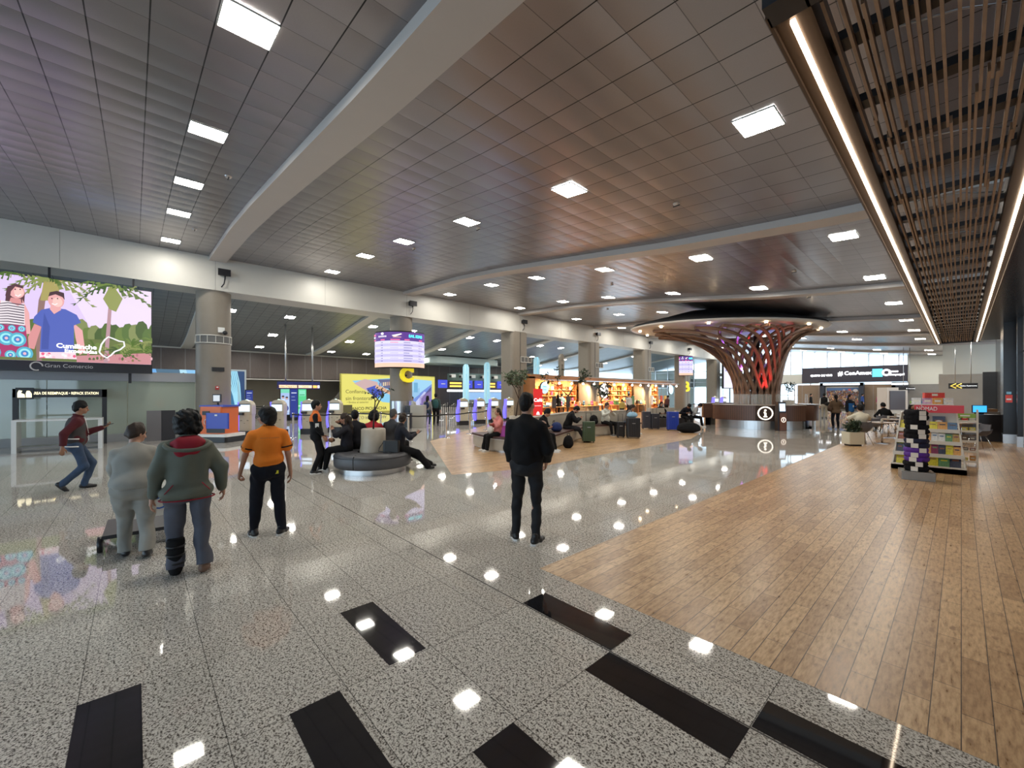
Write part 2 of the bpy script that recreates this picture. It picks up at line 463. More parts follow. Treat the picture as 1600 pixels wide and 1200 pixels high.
# curved ribs under the ceiling, one per bay
RIBY = [2.42 + 8.35 * k for k in range(-1, 7)]
n = 1
for y in RIBY:
    m = MB(); xs = [-20.05 + i * 29.0 / 40 for i in range(41)]; w = .275
    for a, b in zip(xs, xs[1:]):
        za, zb = zc(a) - .16, zc(b) - .16
        m.add([(a, y - w, za), (b, y - w, zb), (b, y + w, zb), (a, y + w, za)], [(3, 2, 1, 0)], 0, True)
        m.add([(a, y - w, za), (b, y - w, zb), (b, y - w, zb + .2), (a, y - w, za + .2)], [(0, 1, 2, 3)], 0)
        m.add([(a, y + w, za), (b, y + w, zb), (b, y + w, zb + .2), (a, y + w, za + .2)], [(3, 2, 1, 0)], 0)
    struct('trim_%d' % n, m, CREAM2, 'curved pale rib across the hall ceiling'); n += 1
    m = MB(); xs = [-21.3 - i * 16.6 / 24 for i in range(25)]; w = .30; y2 = y + .3
    for a, b in zip(xs, xs[1:]):
        za, zb = zc2(a) - .14, zc2(b) - .14
        m.add([(a, y2 - w, za), (b, y2 - w, zb), (b, y2 + w, zb), (a, y2 + w, za)], [(0, 1, 2, 3)], 0, True)
        m.add([(a, y2 - w, za), (b, y2 - w, zb), (b, y2 - w, zb + .2), (a, y2 - w, za + .2)], [(3, 2, 1, 0)], 0)
        m.add([(a, y2 + w, za), (b, y2 + w, zb), (b, y2 + w, zb + .2), (a, y2 + w, za + .2)], [(0, 1, 2, 3)], 0)
    struct('trim_%d' % n, m, CREAM, 'curved pale rib across the check-in ceiling'); n += 1
# long fascia beam
f = MB(); f.bx(-21.35, -20.0, YL0, 59, 5.86, 7.35); struct('trim_%d' % n, f, CREAM, 'long cream beam carried by the columns'); n += 1
f = MB()
for k in range(-1, 14): f.bx(-20.003, -19.996, 2.35 + 4.175 * k - .004, 2.35 + 4.175 * k + .004, 5.87, 7.15)
struct('trim_%d' % n, f, mat('joint_grey', (.25, .24, .22), .6), 'thin panel joints on the cream beam'); n += 1

# columns
VENTM = mat('vent_grey', (.13, .13, .125), .5)
COLY = [2.37 + 8.35 * k for k in range(-1, 7)]
for k, y in enumerate(COLY):
    m = MB()
    if k in (0, 1, 2):
        m.lathe([(.59, 0), (.59, 5.9)], (-20.67, y, 0), 40)
        if k == 2: m.lathe([(.60, .0), (.60, 1.35)], (-20.67, y, 0), 40, mi=1)
    else:
        m.rbox((-20.62, y, 2.95), (1.25, 1.5, 5.9), .25, n=4); m.bx(-20.01, -19.985, y - .02, y + .02, 0, 5.86, mi=2)
    struct('trim_%d' % n, m, [COLM, SIL, BLACK], 'taupe column %s' % ('round' if k < 3 else 'rectangular with rounded corners')); n += 1
# far wall with sign band, clerestory and wood panels
WALLG = mat('grey_green_wall', (.50, .56, .50), .5); WALLC = mat('pale_wall', (.60, .60, .54), .55)
FW = 58.6
w = MB()
x_a, x_b = at_y(1418, 600, FW).x, at_y(1480, 600, FW).x
zs0 = at_y(1340, 604, FW).z
w.bx(-20.0, -11.2, FW, FW + .3, 2.95, 4.05)          # band left of sign
w.bx(x_a, x_b + .2, FW - .02, FW + .3, 2.6, 6.4)
w.bx(x_b, 9, 44.0, 44.3, 3.15, 6.0)
struct('wall_back', w, WALLC)
w = MB(); w.bx(at_y(1246, 620, FW).x, at_y(1393, 620, FW).x, FW + .02, FW + .3, 0, 2.75)
struct('wall_back', w, mat_panelwood('hall_wood_panels', (.20, .135, .085), (.30, .21, .14), 1.6, 'x'))
w = MB(); w.bx(at_y(1393, 620, FW).x, x_b + .3, FW - .05, FW + .3, 0, 2.7); struct('wall_back', w, mat('grey_stone', (.22, .21, .20), .5, noise=.15, nscale=2))
w = MB(); w.bx(x_b - .2, 9, 44.02, 44.3, 0, 3.2); struct('wall_back', w, mat('pale_stone', (.34, .31, .27), .5, noise=.15, nscale=1.2))
# daylight glazing of the far wall: mullions with glass between
w = MB()
for i in range(18):
    x = -20 + i * 1.2
    w.bx(x - .04, x + .04, FW + .1, FW + .2, 4.05, 6.9)
for i in range(6):
    x = -20 + i * 1.6
    w.bx(x - .05, x + .05, FW + .1, FW + .2, 0, 2.95)
for z in (1.5, 2.9): w.bx(-20, -9.5, FW + .1, FW + .2, z, z + .06)
struct('window_1', w, SIL)
w = MB(); w.add([(-20, FW + .15, 0), (-9.8, FW + .15, 0), (-9.8, FW + .15, 2.95), (-20, FW + .15, 2.95)], [(0, 1, 2, 3)])
w.add([(-20, FW + .15, 4.0), (x_a, FW + .15, 4.0), (x_a, FW + .15, 6.9), (-20, FW + .15, 6.9)], [(0, 1, 2, 3)])
struct('window_2', w, GLASS)
# check-in back wall
BW = -38.2
BROWN = mat_panelwood('brown_wood_cladding', (.085, .067, .060), (.175, .145, .135), 1.35, 'y', .42)
w = MB(); w.bx(BW - .3, BW, YL0, 40, 2.9, 5.15); w.bx(BW - .3, BW, 16.8, 40, 0, 2.9); struct('wall_left', w, BROWN)
w = MB(); w.bx(BW - 4.3, BW - 4.0, YL0, 16.8, 0, 3.0); w.bx(BW - 4.3, BW, 16.7, 16.8, 0, 2.9)
struct('wall_left', w, mat('beige_recess', (.33, .29, .22), .5, noise=.1, nscale=1))
w = MB(); w.bx(BW - 4.3, BW, YL0, 16.8, 2.9, 3.0); struct('ceiling', w, mat('recess_ceiling', (.14, .135, .12), .5))
w = MB(); w.bx(BW - .05, BW + .12, YL0, 40, 5.02, 5.12); w.bx(BW - .05, BW + .1, YL0, 16.8, 2.86, 2.95); struct('trim_%d' % n, w, CREAM, 'pale cornice strips along the check-in wall'); n += 1
w = MB(); w.rbox((BW + 1.6, 25.2, 5.05), (5.6, 8.6, .62), 1.2, n=5); struct('trim_%d' % n, w, mat('pale_blue_soffit', (.50, .62, .62), .4), 'pale rounded soffit over the check-in counters'); n += 1
w = MB(); w.add([(BW, 13.2, 0), (BW, 16.8, 0), (BW, 16.8, 4.0), (BW, 15.3, 4.0), (BW, 13.2, 1.3)], [(0, 1, 2, 3, 4)])
w.bx(BW - .3, BW - .01, 13.2, 16.8, 0, 1.3)
struct('trim_%d' % n, w, mat('grey_stair_stone', (.24, .23, .21), .5, noise=.25, nscale=2.5), 'sloping grey stone side of the staircase'); n += 1
# far glazing at the end of the check-in side
w = MB()
for i in range(9):
    x = -38 + i * 2.1; w.bx(x - .05, x + .05, 62.8, 62.9, 0, 6.9)
for z in (2.6, 3.4, 5.0): w.bx(-38.2, -21, 62.8, 62.9, z, z + .07)
struct('window_3', w, SIL)
w = MB(); w.add([(-38.2, 62.85, 0), (-21, 62.85, 0), (-21, 62.85, 6.9), (-38.2, 62.85, 6.9)], [(0, 1, 2, 3)]); struct('window_4', w, GLASS)
w = MB(); w.bx(-38.2, -20, 62.95, 63.1, 2.75, 4.0); w.bx(-38.2, -27.5, 62.95, 63.1, 0, 5.4); struct('wall_back', w, WALLG)
# right-hand side: shop fronts, black
w = MB(); BLK = mat('black_shop_cladding', (.013, .012, .013), .25, spec=.5)
w.bx(1.5, 1.8, 24, 41, 0, 5.45); w.bx(1.0, 1.6, 22.6, 24.0, 0, 4.25)
struct('wall_right', w, BLK)
w = MB(); w.bx(1.24, 1.36, 21.3, 21.6, 0, 4.25); struct('wall_right', w, BLK)
w = MB(); w.bx(1.36, 1.7, -3, 21.3, 0, 3.1); w.bx(1.36, 1.7, -3, 21.3, 3.16, 4.25); struct('wall_right', w, mat('pale_tech_panel', (.34, .33, .35), .25, noise=.05, nscale=2))
w = MB(); w.bx(.95, 3.0, 40.6, 41.4, 0, 3.15); struct('wall_right', w, mat('charcoal_wall', (.018, .02, .024), .45))
w = MB(); w.bx(.62, 2.4, 2.6, 29.4, 4.25, 4.34); w.bx(1.36, 1.7, 21.6, 24.2, 3.3, 4.25); struct('ceiling', w, mat('black_soffit', (.015, .014, .016), .22, spec=.4))
w = MB(); w.bx(.99, 1.61, 22.58, 24.02, 0, .32); w.bx(1.23, 1.37, 21.28, 21.62, 0, .34); struct('baseboard_right', w, SIL)
# walls around the entrance behind the camera: glazed, daylight comes through
w = MB(); w.bx(5.9, 6.1, YL0, -2.9, 3.6, 5.6); w.bx(1.4, 6.1, -3.1, -2.9, 0, 5.6)
for i in range(6): w.bx(5.95, 6.05, YL0 + i * 2.6, YL0 + i * 2.6 + .15, 0, 3.6)
struct('wall_front', w, WALLC)

# ---------------------------------------------------------------- ceiling lights
FRAMEM = mat('light_frame', (.5, .49, .46), .4, .5)
lp = thing('ceiling_light', 'tmp', 'ceiling light')
m = MB(); s_ = .262
for a, b, cc, d in ((-s_, s_, -s_, -s_ + .012), (-s_, s_, s_ - .012, s_), (-s_, -s_ + .012, -s_, s_), (s_ - .012, s_, -s_, s_)): m.bx(a, b, cc, d, -.012, .01)
m.build('frame', FRAMEM, lp)
m = MB(); m.add([(-.25, -.25, -.004), (-.25, .25, -.004), (.25, .25, -.004), (.25, -.25, -.004)], [(0, 1, 2, 3)]); m.build('diffuser', LIGHTM, lp)
first = [True]
def put_light(x, y, zf, label, group):
    o = lp if first[0] else copy_tree(lp)
    first[0] = False
    e = .27; sl = math.atan2(zf(x + e) - zf(x - e), 2 * e)
    o.location = (x, y, zf(x) - .012); o.rotation_euler = (0, -sl, 0); o['label'] = label; o['group'] = group
ROWX = [-1.9, -5.27, -8.7, -12.1, -15.1, -18.6]
ORD = ['first', 'second', 'third', 'fourth', 'fifth', 'sixth', 'seventh', 'eighth', 'ninth', 'tenth', 'eleventh', 'twelfth']
rows = [.92, 6.37, 12.5, 17.7, 23.3, 29.1, 34.2, 39.8, 45.0, 50.6, 56.0]
for r, y in enumerate(rows):
    for i, x in enumerate(ROWX):
        if r == 0 and i < 1: continue
        if r == 4 and i in (1, 2): continue
        put_light(x + (0 if r else -.02), y, zc, 'lit square ceiling panel, %s from the slat canopy in the %s row' % (ORD[i], ORD[r]), 'square lights in the hall ceiling')
for r in range(5, 11): put_light(.9, rows[r], zc, 'lit square ceiling panel right of the slat canopy, %s row' % ORD[r], 'square lights in the hall ceiling')
crow = [-23.2, -27.4, -31.6, -35.6]
cy = [3.9, 6.9, 12.1, 15.1, 20.4, 23.3, 28.8, 31.8, 37.2, 45.5]
for r, y in enumerate(cy):
    for i, x in enumerate(crow):
        put_light(x, y, zc2, 'lit square panel over the check-in area, %s from the columns in the %s row' % (ORD[i], ORD[r]), 'square lights over the check-in area')
# ================================================================== SLATTED WOODEN CANOPY
SZ = 4.2
SX0, SX1, SY0, SY1 = -.86, .60, 3.05, 29.4
t = thing('slatted_canopy', 'long wooden slat ceiling canopy edged with two warm led strips', 'ceiling canopy', (0, 0, SZ))
BRONZE = mat('bronze_frame', (.075, .05, .035), .33, .6)
SLAT = mat('weathered_slat', (.34, .235, .16), .6, noise=.35, nscale=7)
for sx, ox in ((-1, SX0), (1, SX1)):
    m = MB(); a, b = (ox, ox + .21) if sx < 0 else (ox - .21, ox)
    m.bx(a, b, SY0, SY1, .03, .07); m.bx(ox - .01, ox + .01, SY0, SY1, .0, .34)
    i = b if sx < 0 else a
    m.bx(i - .008, i + .008, SY0, SY1, .0, .34)
    m.build('side_beam', BRONZE, t)
    m = MB(); cx = -.755 if sx < 0 else .53 - .03
    m.bx(cx - .014, cx + .014, SY0 + .16, SY1 - .05, .005, .03); m.build('led_strip', LEDM, t)
for y0, y1 in ((SY0 - .1, SY0 + .1), (SY1 - .1, SY1)):
    m = MB(); m.bx(SX0, SX1, y0, y1, 0, .34); m.build('end_beam', DARK, t)
nsl = 17
for i in range(nsl):
    x = SX0 + .27 + (SX1 - SX0 - .54) * i / (nsl - 1); y = SY0 + .1 + R.uniform(0, .3); m = MB()
    wob = R.uniform(-.008, .008)
    while y < SY1 - .1:
        L = R.uniform(1.6, 3.4); y2 = min(SY1 - .1, y + L); dx = R.uniform(-.013, .013); dz = R.uniform(0, .012)
        m.bx(x + wob + dx - .0095, x + wob + dx + .0095, y, y2, .055 + dz, .125 + dz); y = y2 - R.uniform(0, .25) if y2 < SY1 - .2 else SY1
    m.build('slat', SLAT, t)
for k in range(28):
    y = SY0 + .75 + k * .93
    if y > SY1 - .3: break
    m = MB(); m.bx(SX0 + .2, SX1 - .2, y, y + .15, .13, .2); m.build('crossbar', DARK, t)
for y in (4.5, 10.5, 16.5, 22.5, 28.5):
    for x in (SX0 + .05, SX1 - .05): m = MB(); m.tube([(x, y, .34), (x, y, zc(x) - SZ)], .006, 5); m.build('hanger_wire', SIL, t)
for y in range(4, 29, 2): m = MB(); m.tube([(-.62, y, .24), (0, y + .35, .30), (.42, y + .6, .25)], .008, 5); m.build('cable', SIL, t)

# cameras and speakers hanging on the beam
def beam_camera(y, lab):
    t = thing('security_camera', lab, 'camera', (-19.99, y, 6.55))
    m = MB(); m.box((.10, 0, .02), (.16, .36, .2)); m.box((.2, 0, .02), (.06, .42, .26)); m.build('housing', DARK, t)
    m = MB(); m.tube([(.02, .05, -.05), (.10, .03, -.22), (.10, .0, -.42), (.04, -.08, -.55)], .022, 6); m.build('bracket', DARK, t)
for i, k in enumerate(range(0, 7)):
    beam_camera(2.62 + 8.35 * k, ('black camera bracket on the cream beam, %s along from the big screen' % ORD[i]))

# bits fixed on the first column
t = thing('dome_camera', 'white security camera on the round column beside the big screen', 'camera', (-20.1, 2.55, 4.25))
m = MB(); m.box((0, 0, .05), (.18, .22, .2)); m.build('mount', WHITE, t); m = MB(); m.ball((.12, .12, -.06), .09); m.build('dome', BLACK, t)
def ringvent(y, z, lab):
    t = thing('air_vent', lab, 'vent', (-20.67, y, z))
    m = MB(); m.lathe([(.60, -.14), (.60, .14)], n=40); m.build('grille', VENTM, t)
    m = MB()
    for zz in (-.15, .15): m.lathe([(.60, zz - .02), (.62, zz - .02), (.62, zz + .02), (.60, zz + .02)], n=40)
    for k in range(14):
        a = 2 * PI * k / 14; m.box((.61 * math.cos(a), .61 * math.sin(a), 0), (.02, .02, .3), rz=a)
    m.build('frame', CREAM, t)
ringvent(2.37, 3.92, 'ring shaped air grille around the column beside the big screen')
m = MB(); m.rbox((0, 0, 0), (.05, .42, .16), .02, n=2); o = m.build('wall_speaker', BLACK); o.location = (-20.07, 2.45, 2.72); tag(o, 'black oval speaker on the column beside the big screen', 'speaker')
m = MB(); m.rbox((0, 0, 0), (.05, .12, .14), .01); m.box((.03, 0, .02), (.02, .06, .05), mi=1); o = m.build('fire_alarm', [mat('alarm_red', (.5, .03, .03), .4), WHITE]); o.location = (-20.07, 2.42, 1.98); tag(o, 'small red fire alarm on the column beside the big screen', 'fire alarm')
def sqvent(y, lab):
    t = thing('air_vent', lab, 'vent', (-19.98, y, 4.05))
    m = MB(); m.box((0, 0, 0), (.03, .95, .34)); m.build('grille', VENTM, t)
    m = MB()
    for z in (-.18, .18): m.box((.01, 0, z), (.05, 1.02, .04))
    for yy in (-.5, -.17, .17, .5): m.box((.01, yy, 0), (.05, .035, .38))
    m.build('frame', CREAM, t)
for i, k in enumerate((2, 3, 4, 5, 6)): sqvent(2.9 + 8.35 * k, 'square air grille on the %s column from the big screen' % ORD[k])
for i in range(9):
    t = thing('smoke_detector', 'small ceiling detector, %s from the front of the hall' % ORD[i], 'detector', (0, 0, 0))
    x, y = ((-10.8, 1.5), (-16.5, 1.4), (-4.0, 8.3), (-8.9, 6.9), (-12.6, 7.0), (-10, 14.9), (-3.6, 15.5), (-4.2, 20.3), (-14.4, 21))[i]
    t.location = (x, y, zc(x)); m = MB(); m.lathe([(.0, -.045), (.05, -.04), (.07, 0)], n=14); m.build('body', SIL, t)
    m = MB(); m.box((0, 0, -.05), (.14, .02, .015)); m.build('arm', DARK, t)

# ================================================================== BIG LED SCREEN
X = -19.75
a, b = at_x(-12, 500, X), at_x(238, 500, X)
zt, zb = at_x(0, 425, X).z, at_x(0, 578, X).z
y0, y1 = a.y - 1.4, b.y
t = thing('video_screen', 'huge hanging led screen showing a couple among palm trees', 'screen', (0, 0, 0))
m = MB(); m.bx(X - .35, X - .01, y0, y1, zb, zt); m.build('casing', DARK, t)
m = MB()
for yy in (y0 + .5, (y0 + y1) / 2, y1 - .5): m = MB(); m.bx(X - .33, X - .29, yy - .03, yy + .03, zt - .1, 5.87); m.build('hanger', DARK, t)
m = MB(); yy = at_x(203, 580, X).y; m.bx(X - .3, X - .2, yy - .04, yy + .04, zb - .35, zb); m.build('foot_bracket', DARK, t)
pz = zb + .32; W, H = y1 - y0 - .06, zt - .03 - pz
C = Canvas(W, H, ((X, y0 + .03, pz), (0, 1, 0), (1, 0, 0)))
def S(px, py):  # place on the picture
    p = at_x(px, py, X); return ((p.y - y0 - .03) / W, (p.z - pz) / H)
def clampp(p): return (min(1, max(0, p[0])), min(1, max(0, p[1])))
def P(*pp): return [clampp(S(x, y)) for x, y in pp]
sky1 = (.78, .62, .95)
C.rect(0, 0, 1, 1, sky1)
C.poly(P((100, 420), (238, 440), (238, 520), (140, 510)), (.88, .74, .98))
for i in range(26):                        # distant bushes
    x = -20 + i * 10.5; C.ell(*S(x, 522 + R.uniform(-8, 8)), .035, .13, R.choice([(.10, .17, .04), (.15, .22, .05), (.24, .28, .10), (.07, .12, .03)]), 9)
C.poly(P((-60, 520), (238, 535), (238, 575), (-60, 575)), (.14, .18, .05))
C.poly(P((120, 556), (238, 552), (238, 575), (120, 575)), (.62, .28, .30))
def palm(cx, cy, L, n, cols, a0=0, a1=2 * PI, drop=.55):
    for i in range(n):
        a = a0 + (a1 - a0) * i / max(1, n - 1) + R.uniform(-.1, .1); l = L * R.uniform(.75, 1.1); pts = []
        for k in range(7):
            q = k / 6; pts.append((cx + math.cos(a) * l * q, cy - math.sin(a) * l * q + drop * l * q * q))
        col = R.choice(cols)
        C.stroke([S(*p) for p in pts], .012, col, .002)
        for k in range(1, 7):
            for sgn in (-1, 1):
                x, y = pts[k]; dx = math.cos(a) * l * .16; dy = l * .24 * (1.05 - k / 8)
                C.poly([S(x, y), S(x + dx * .6 - dx * .2, y + (dy if sgn > 0 else dy * .5) ), S(x + dx + sgn * 2, y + dy * (.9 if sgn > 0 else .3))], col)
gr = [(.08, .15, .02), (.16, .24, .05), (.05, .10, .02), (.26, .30, .09), (.12, .18, .04)]
C.stroke([S(62, 570), S(60, 520), S(66, 470), S(78, 440)], .02, (.30, .18, .16), .03)
for q in range(6): C.stroke([S(66 + q * 4, 470), S(72 + q * 5, 432)], .014, (.42, .36, .12), .010)
palm(78, 438, 70, 12, gr, .0, 3.3)
palm(30, 432, 55, 6, gr, .3, 2.8)
C.stroke([S(166, 572), S(170, 520), S(173, 480), S(176, 460)], .020, (.50, .30, .34), .014)
C.poly([S(162, 470), S(175, 446), S(192, 470), S(182, 490), S(172, 486)], (.30, .33, .10))
palm(177, 452, 64, 11, gr + [(.56, .52, .26)], .05, 3.1)
palm(232, 440, 40, 4, gr, 2.0, 3.4)
for cx, cy in ((150, 548), (205, 545), (222, 552), (235, 540), (188, 556)): palm(cx, cy, 26, 8, gr, .1, 3.0, .5)
for i in range(30): C.ell(*S(R.uniform(130, 236), R.uniform(555, 572)), .006, .02, R.choice([(.5, .16, .22), (.25, .18, .06), (.75, .45, .5), (.10, .14, .04)]), 7)
skin1, skin2, skin3 = (.85, .42, .42), (.72, .30, .30), (.95, .60, .55)
# woman
C.poly(P((28, 466), (42, 458), (54, 470), (53, 486), (26, 484)), (.10, .04, .05))
C.poly(P((8, 520), (6, 545), (14, 548), (18, 520), (22, 492), (18, 478), (12, 486)), skin1)
C.poly(P((50, 480), (60, 500), (62, 530), (56, 530), (52, 505)), skin1)
C.poly(P((34, 478), (48, 480), (50, 490), (30, 489)), skin2)
C.poly(P((20, 482), (33, 484), (44, 490), (53, 486), (54, 520), (14, 518)), (.86, .78, .82))
for k in range(9): C.stroke([S(17, 487 + k * 3.6), S(30, 485.5 + k * 3.8), S(53, 489 + k * 3.7)], .004, (.10, .07, .10), .006)
C.poly(P((14, 516), (55, 518), (60, 575), (0, 575)), (.42, .03, .14))
for (x, y, r) in ((28, 536, 9), (44, 538, 9), (8, 556, 9), (54, 558, 9), (34, 560, 6), (20, 521, 4), (36, 522, 4), (50, 523, 4)):
    for rr, cc in ((1, (.10, .45, .62)), (.72, (.35, .85, .9)), (.45, (.05, .25, .6)), (.2, (.9, .5, .6))): C.ell(*S(x, y), .0036 * r * rr, .0085 * r * rr, cc, 14)
C.ell(*S(43, 470), .030, .075, skin1, 18); C.ell(*S(46, 471), .018, .05, skin3, 14)
C.stroke([S(41, 475), S(45, 477), S(49, 474)], .006, (.98, .95, .95), .004)
for x in (41, 48): C.ell(*S(x, 467), .003, .008, (.08, .03, .04), 8)
C.poly(P((27, 476), (30, 463), (41, 459), (52, 462), (52, 466), (41, 463), (35, 470), (33, 482)), (.10, .04, .05))
# man
C.poly(P((68, 516), (59, 535), (60, 550), (68, 552), (72, 538), (78, 520)), skin2)
C.poly(P((123, 514), (136, 525), (140, 555), (132, 560), (126, 535)), skin1)
C.poly(P((75, 555), (126, 556), (128, 575), (75, 575)), (.92, .72, .80))
for i in range(22): C.ell(*S(R.uniform(77, 126), R.uniform(558, 571)), .007, .017, R.choice([(.85, .12, .25), (.95, .55, .65), (.98, .9, .92)]), 8)
C.poly(P((68, 506), (78, 496), (92, 493), (112, 495), (128, 503), (134, 514), (124, 518), (124, 556), (76, 556), (78, 520), (66, 514)), (.09, .13, .50))
C.poly(P((90, 495), (96, 502), (106, 496), (104, 488), (92, 487)), skin1)
C.poly(P((82, 500), (90, 520), (88, 552), (78, 552), (80, 520)), (.06, .09, .38))
C.ell(*S(99, 483), .033, .085, skin1, 18); C.ell(*S(101, 485), .020, .055, skin3, 14)
C.stroke([S(93, 487), S(97, 489), S(101, 487)], .006, (.98, .95, .95), .004)
for x in (93, 101): C.ell(*S(x, 480), .003, .008, (.08, .03, .04), 8)
C.poly(P((88, 477), (90, 471), (100, 469), (110, 472), (111, 482), (108, 478), (98, 474)), (.07, .03, .04))
# outline of the country
pts = [(160, 556), (163, 545), (168, 538), (173, 534), (181, 537), (188, 540), (195, 541), (196, 547), (190, 552), (182, 555), (177, 560), (171, 564), (165, 561), (160, 556)]
C.stroke([S(*p) for p in pts], .008, (.98, .96, .98))
C.build('screen_picture', PICL, t)
WT = mat('white_glow_text', (.9, .9, .9), .4, emit=(1, .97, 1), es=1.0)
RX = (PI / 2, 0, PI / 2)    # facing +x, reading along +y
q = at_x(128, 548, X + .07); text('caption', 'Cumilinche', WT, .42, t, (X + C.k * .0015 + .01, q.y, q.z), RX, .002, bold=.012, fit=at_x(157, 548, X).y - at_x(100, 548, X).y)
q = at_x(134, 554, X + .07); text('caption', 'Esmeraldas', WT, .34, t, (X + C.k * .0015 + .01, q.y, q.z - .02), RX, .002, bold=.01, fit=at_x(157, 548, X).y - at_x(111, 548, X).y)
q = at_x(98, 573, X); GR = mat('grey_logo', (.22, .22, .22), .4, emit=(.5, .5, .5), es=.25)
text('brand_lettering', 'Gran Comercio', GR, .32, t, (X, q.y + .15, q.z + .02), RX, .003, fit=at_x(140, 573, X).y - at_x(64, 573, X).y)
m = MB(); q = at_x(57, 572, X); m.tube([(X, q.y + .13 * math.cos(2 * PI * i / 16), q.z + .13 * math.sin(2 * PI * i / 16)) for i in range(14)], .02, 5); m.build('brand_ring', GR, t)

# ================================================================== GLASS BOOTH (repack station)
GX = -20.95
t = thing('glass_booth', 'long glass fronted partition wall under the big screen', 'partition', (0, 0, 0))
ytop, ybot = at_x(150, 594, GX).z, .28
e0, e1 = YL0, at_x(305, 600, GX).y
m = MB(); m.bx(GX - .1, GX + .1, e0, e1, ytop - .02, at_x(150, 585, GX).z + .12); m.build('top_rail', mat('lilac_grey_rail', (.36, .37, .40), .35), t)
m = MB(); m.bx(GX - .08, GX + .08, e0, e1, 0, ybot); m.build('bottom_rail', mat('booth_grey_rail', (.30, .31, .31), .35), t)
GL = mat('booth_glass', (.44, .50, .42), .04, alpha=.80, spec=.9)
y = e1; k = 0
while y > -9:
    m = MB(); m.bx(GX - .01, GX + .01, max(y - 2.0 + .01, e0), y - .01, ybot, ytop); m.build('glass_pane', GL, t); y -= 2.0
m = MB(); m.bx(-23.2, -23.1, e0, 2, 0, 2.3); struct('wall_left', m, mat('booth_back', (.50, .52, .42), .5))
# black portal
t = thing('portal_sign', 'black frame reading repack station in front of the glass', 'sign', (0, 0, 0))
X = -20.3; a, b = at_x(19.5, 650, X).y, at_x(167, 650, X).y; zt = at_x(90, 608, X).z; w = .12
m = MB(); m.bx(X - .12, X + .03, a, b, zt - .27, zt); m.bx(X - .12, X + .03, a, a + w, 0, zt); m.bx(X - .12, X + .03, b - w, b, 0, zt); m.build('frame', BLACK, t)
YT = mat('sign_cream_glow', (.9, .85, .6), .4, emit=(1, .86, .55), es=1.0)
text('sign_lettering', 'ÁREA DE REEMPAQUE • REPACK STATION', YT, .215, t, (X + .035, at_x(104, 612, X).y, zt - .14), RX, .003, bold=.004, fit=at_x(156, 612, X).y - at_x(52, 612, X).y, fith=.13)
m = MB(); q = at_x(39, 612, X); m.bx(X - .02, X + .06, q.y - .19, q.y + .19, zt - .33, zt + .04); m.build('icon_plate', BLACK, t)
m = MB(); xx = X + .065
m.add([(xx, q.y + a_ * .75, zt - .15 + b_ * .9) for a_, b_ in ((-.2, -.14), (.02, -.14), (.0, -.02), (-.10, .02), (-.06, .10), (-.16, .12), (-.2, .02))], [tuple(range(7))])
m.add([(xx, q.y + a_ * .75, zt - .15 + b_ * .9) for a_, b_ in ((.04, -.14), (.2, -.14), (.2, .0), (.14, .10), (.06, .10), (.03, .0))], [tuple(range(6))])
m.build('icon', YT, t)
# weighing counters behind / before the glass
def counter(name, lab, X, p0, p1, z0, z1, ztop_mat, col, thick=.6):
    t = thing(name, lab, 'counter', (0, 0, 0)); m = MB(); m.bx(X - thick, X, p0, p1, z1 - .05, z1); m.build('worktop', ztop_mat, t)
    m = MB()
    for y in (p0 + .05, p1 - .05): m.bx(X - thick, X, y - .05, y + .05, 0, z1 - .05)
    m.build('side_panel', col, t)
    return t
GLOSSW = mat('gloss_white', (.62, .63, .62), .2)
t = counter('repack_table', 'white steel repack table below the black portal', -18.6, at_x(17, 670, -18.6).y, at_x(160, 670, -18.6).y, 0, .97, GLOSSW, GLOSSW, .75)
m = MB(); m.bx(-19.3, -18.7, at_x(20, 670, -19).y, at_x(158, 670, -19).y, .12, .16); m.build('lower_shelf', mat('shelf_grey', (.16, .16, .16), .3), t)
t = thing('ledge_counter', 'white service ledge with black slots behind the glass', 'counter', (0, 0, 0))
a, b = at_x(28, 655, -21.8).y, at_x(160, 655, -21.8).y
m = MB(); m.bx(-22.4, -21.8, a, b, 0, 1.45); m.build('body', WHITE, t)
m = MB()
for p0, p1 in ((at_x(31, 655, -21.8).y, at_x(39, 655, -21.8).y), (at_x(58, 655, -21.8).y, at_x(92, 655, -21.8).y), (at_x(146, 655, -21.8).y, at_x(153, 655, -21.8).y)): m.bx(-21.8, -21.78, p0, p1, 1.18, 1.35)
m.build('slot', BLACK, t)
# grey panels beside glass
m = MB(); m.bx(-20.2, -20.1, at_x(229, 670, -20.1).y, at_x(252, 670, -20.1).y, 0, 1.12); m.bx(-20.2, -20.12, at_x(252, 670, -20.1).y, at_x(274, 670, -20.1).y, 0, 1.12, 1)
o = m.build('side_screen', [mat('grey_laminate', (.15, .145, .15), .35), mat('dark_laminate', (.03, .03, .035), .35)]); tag(o, 'low grey and black panel at the end of the glass partition', 'panel')

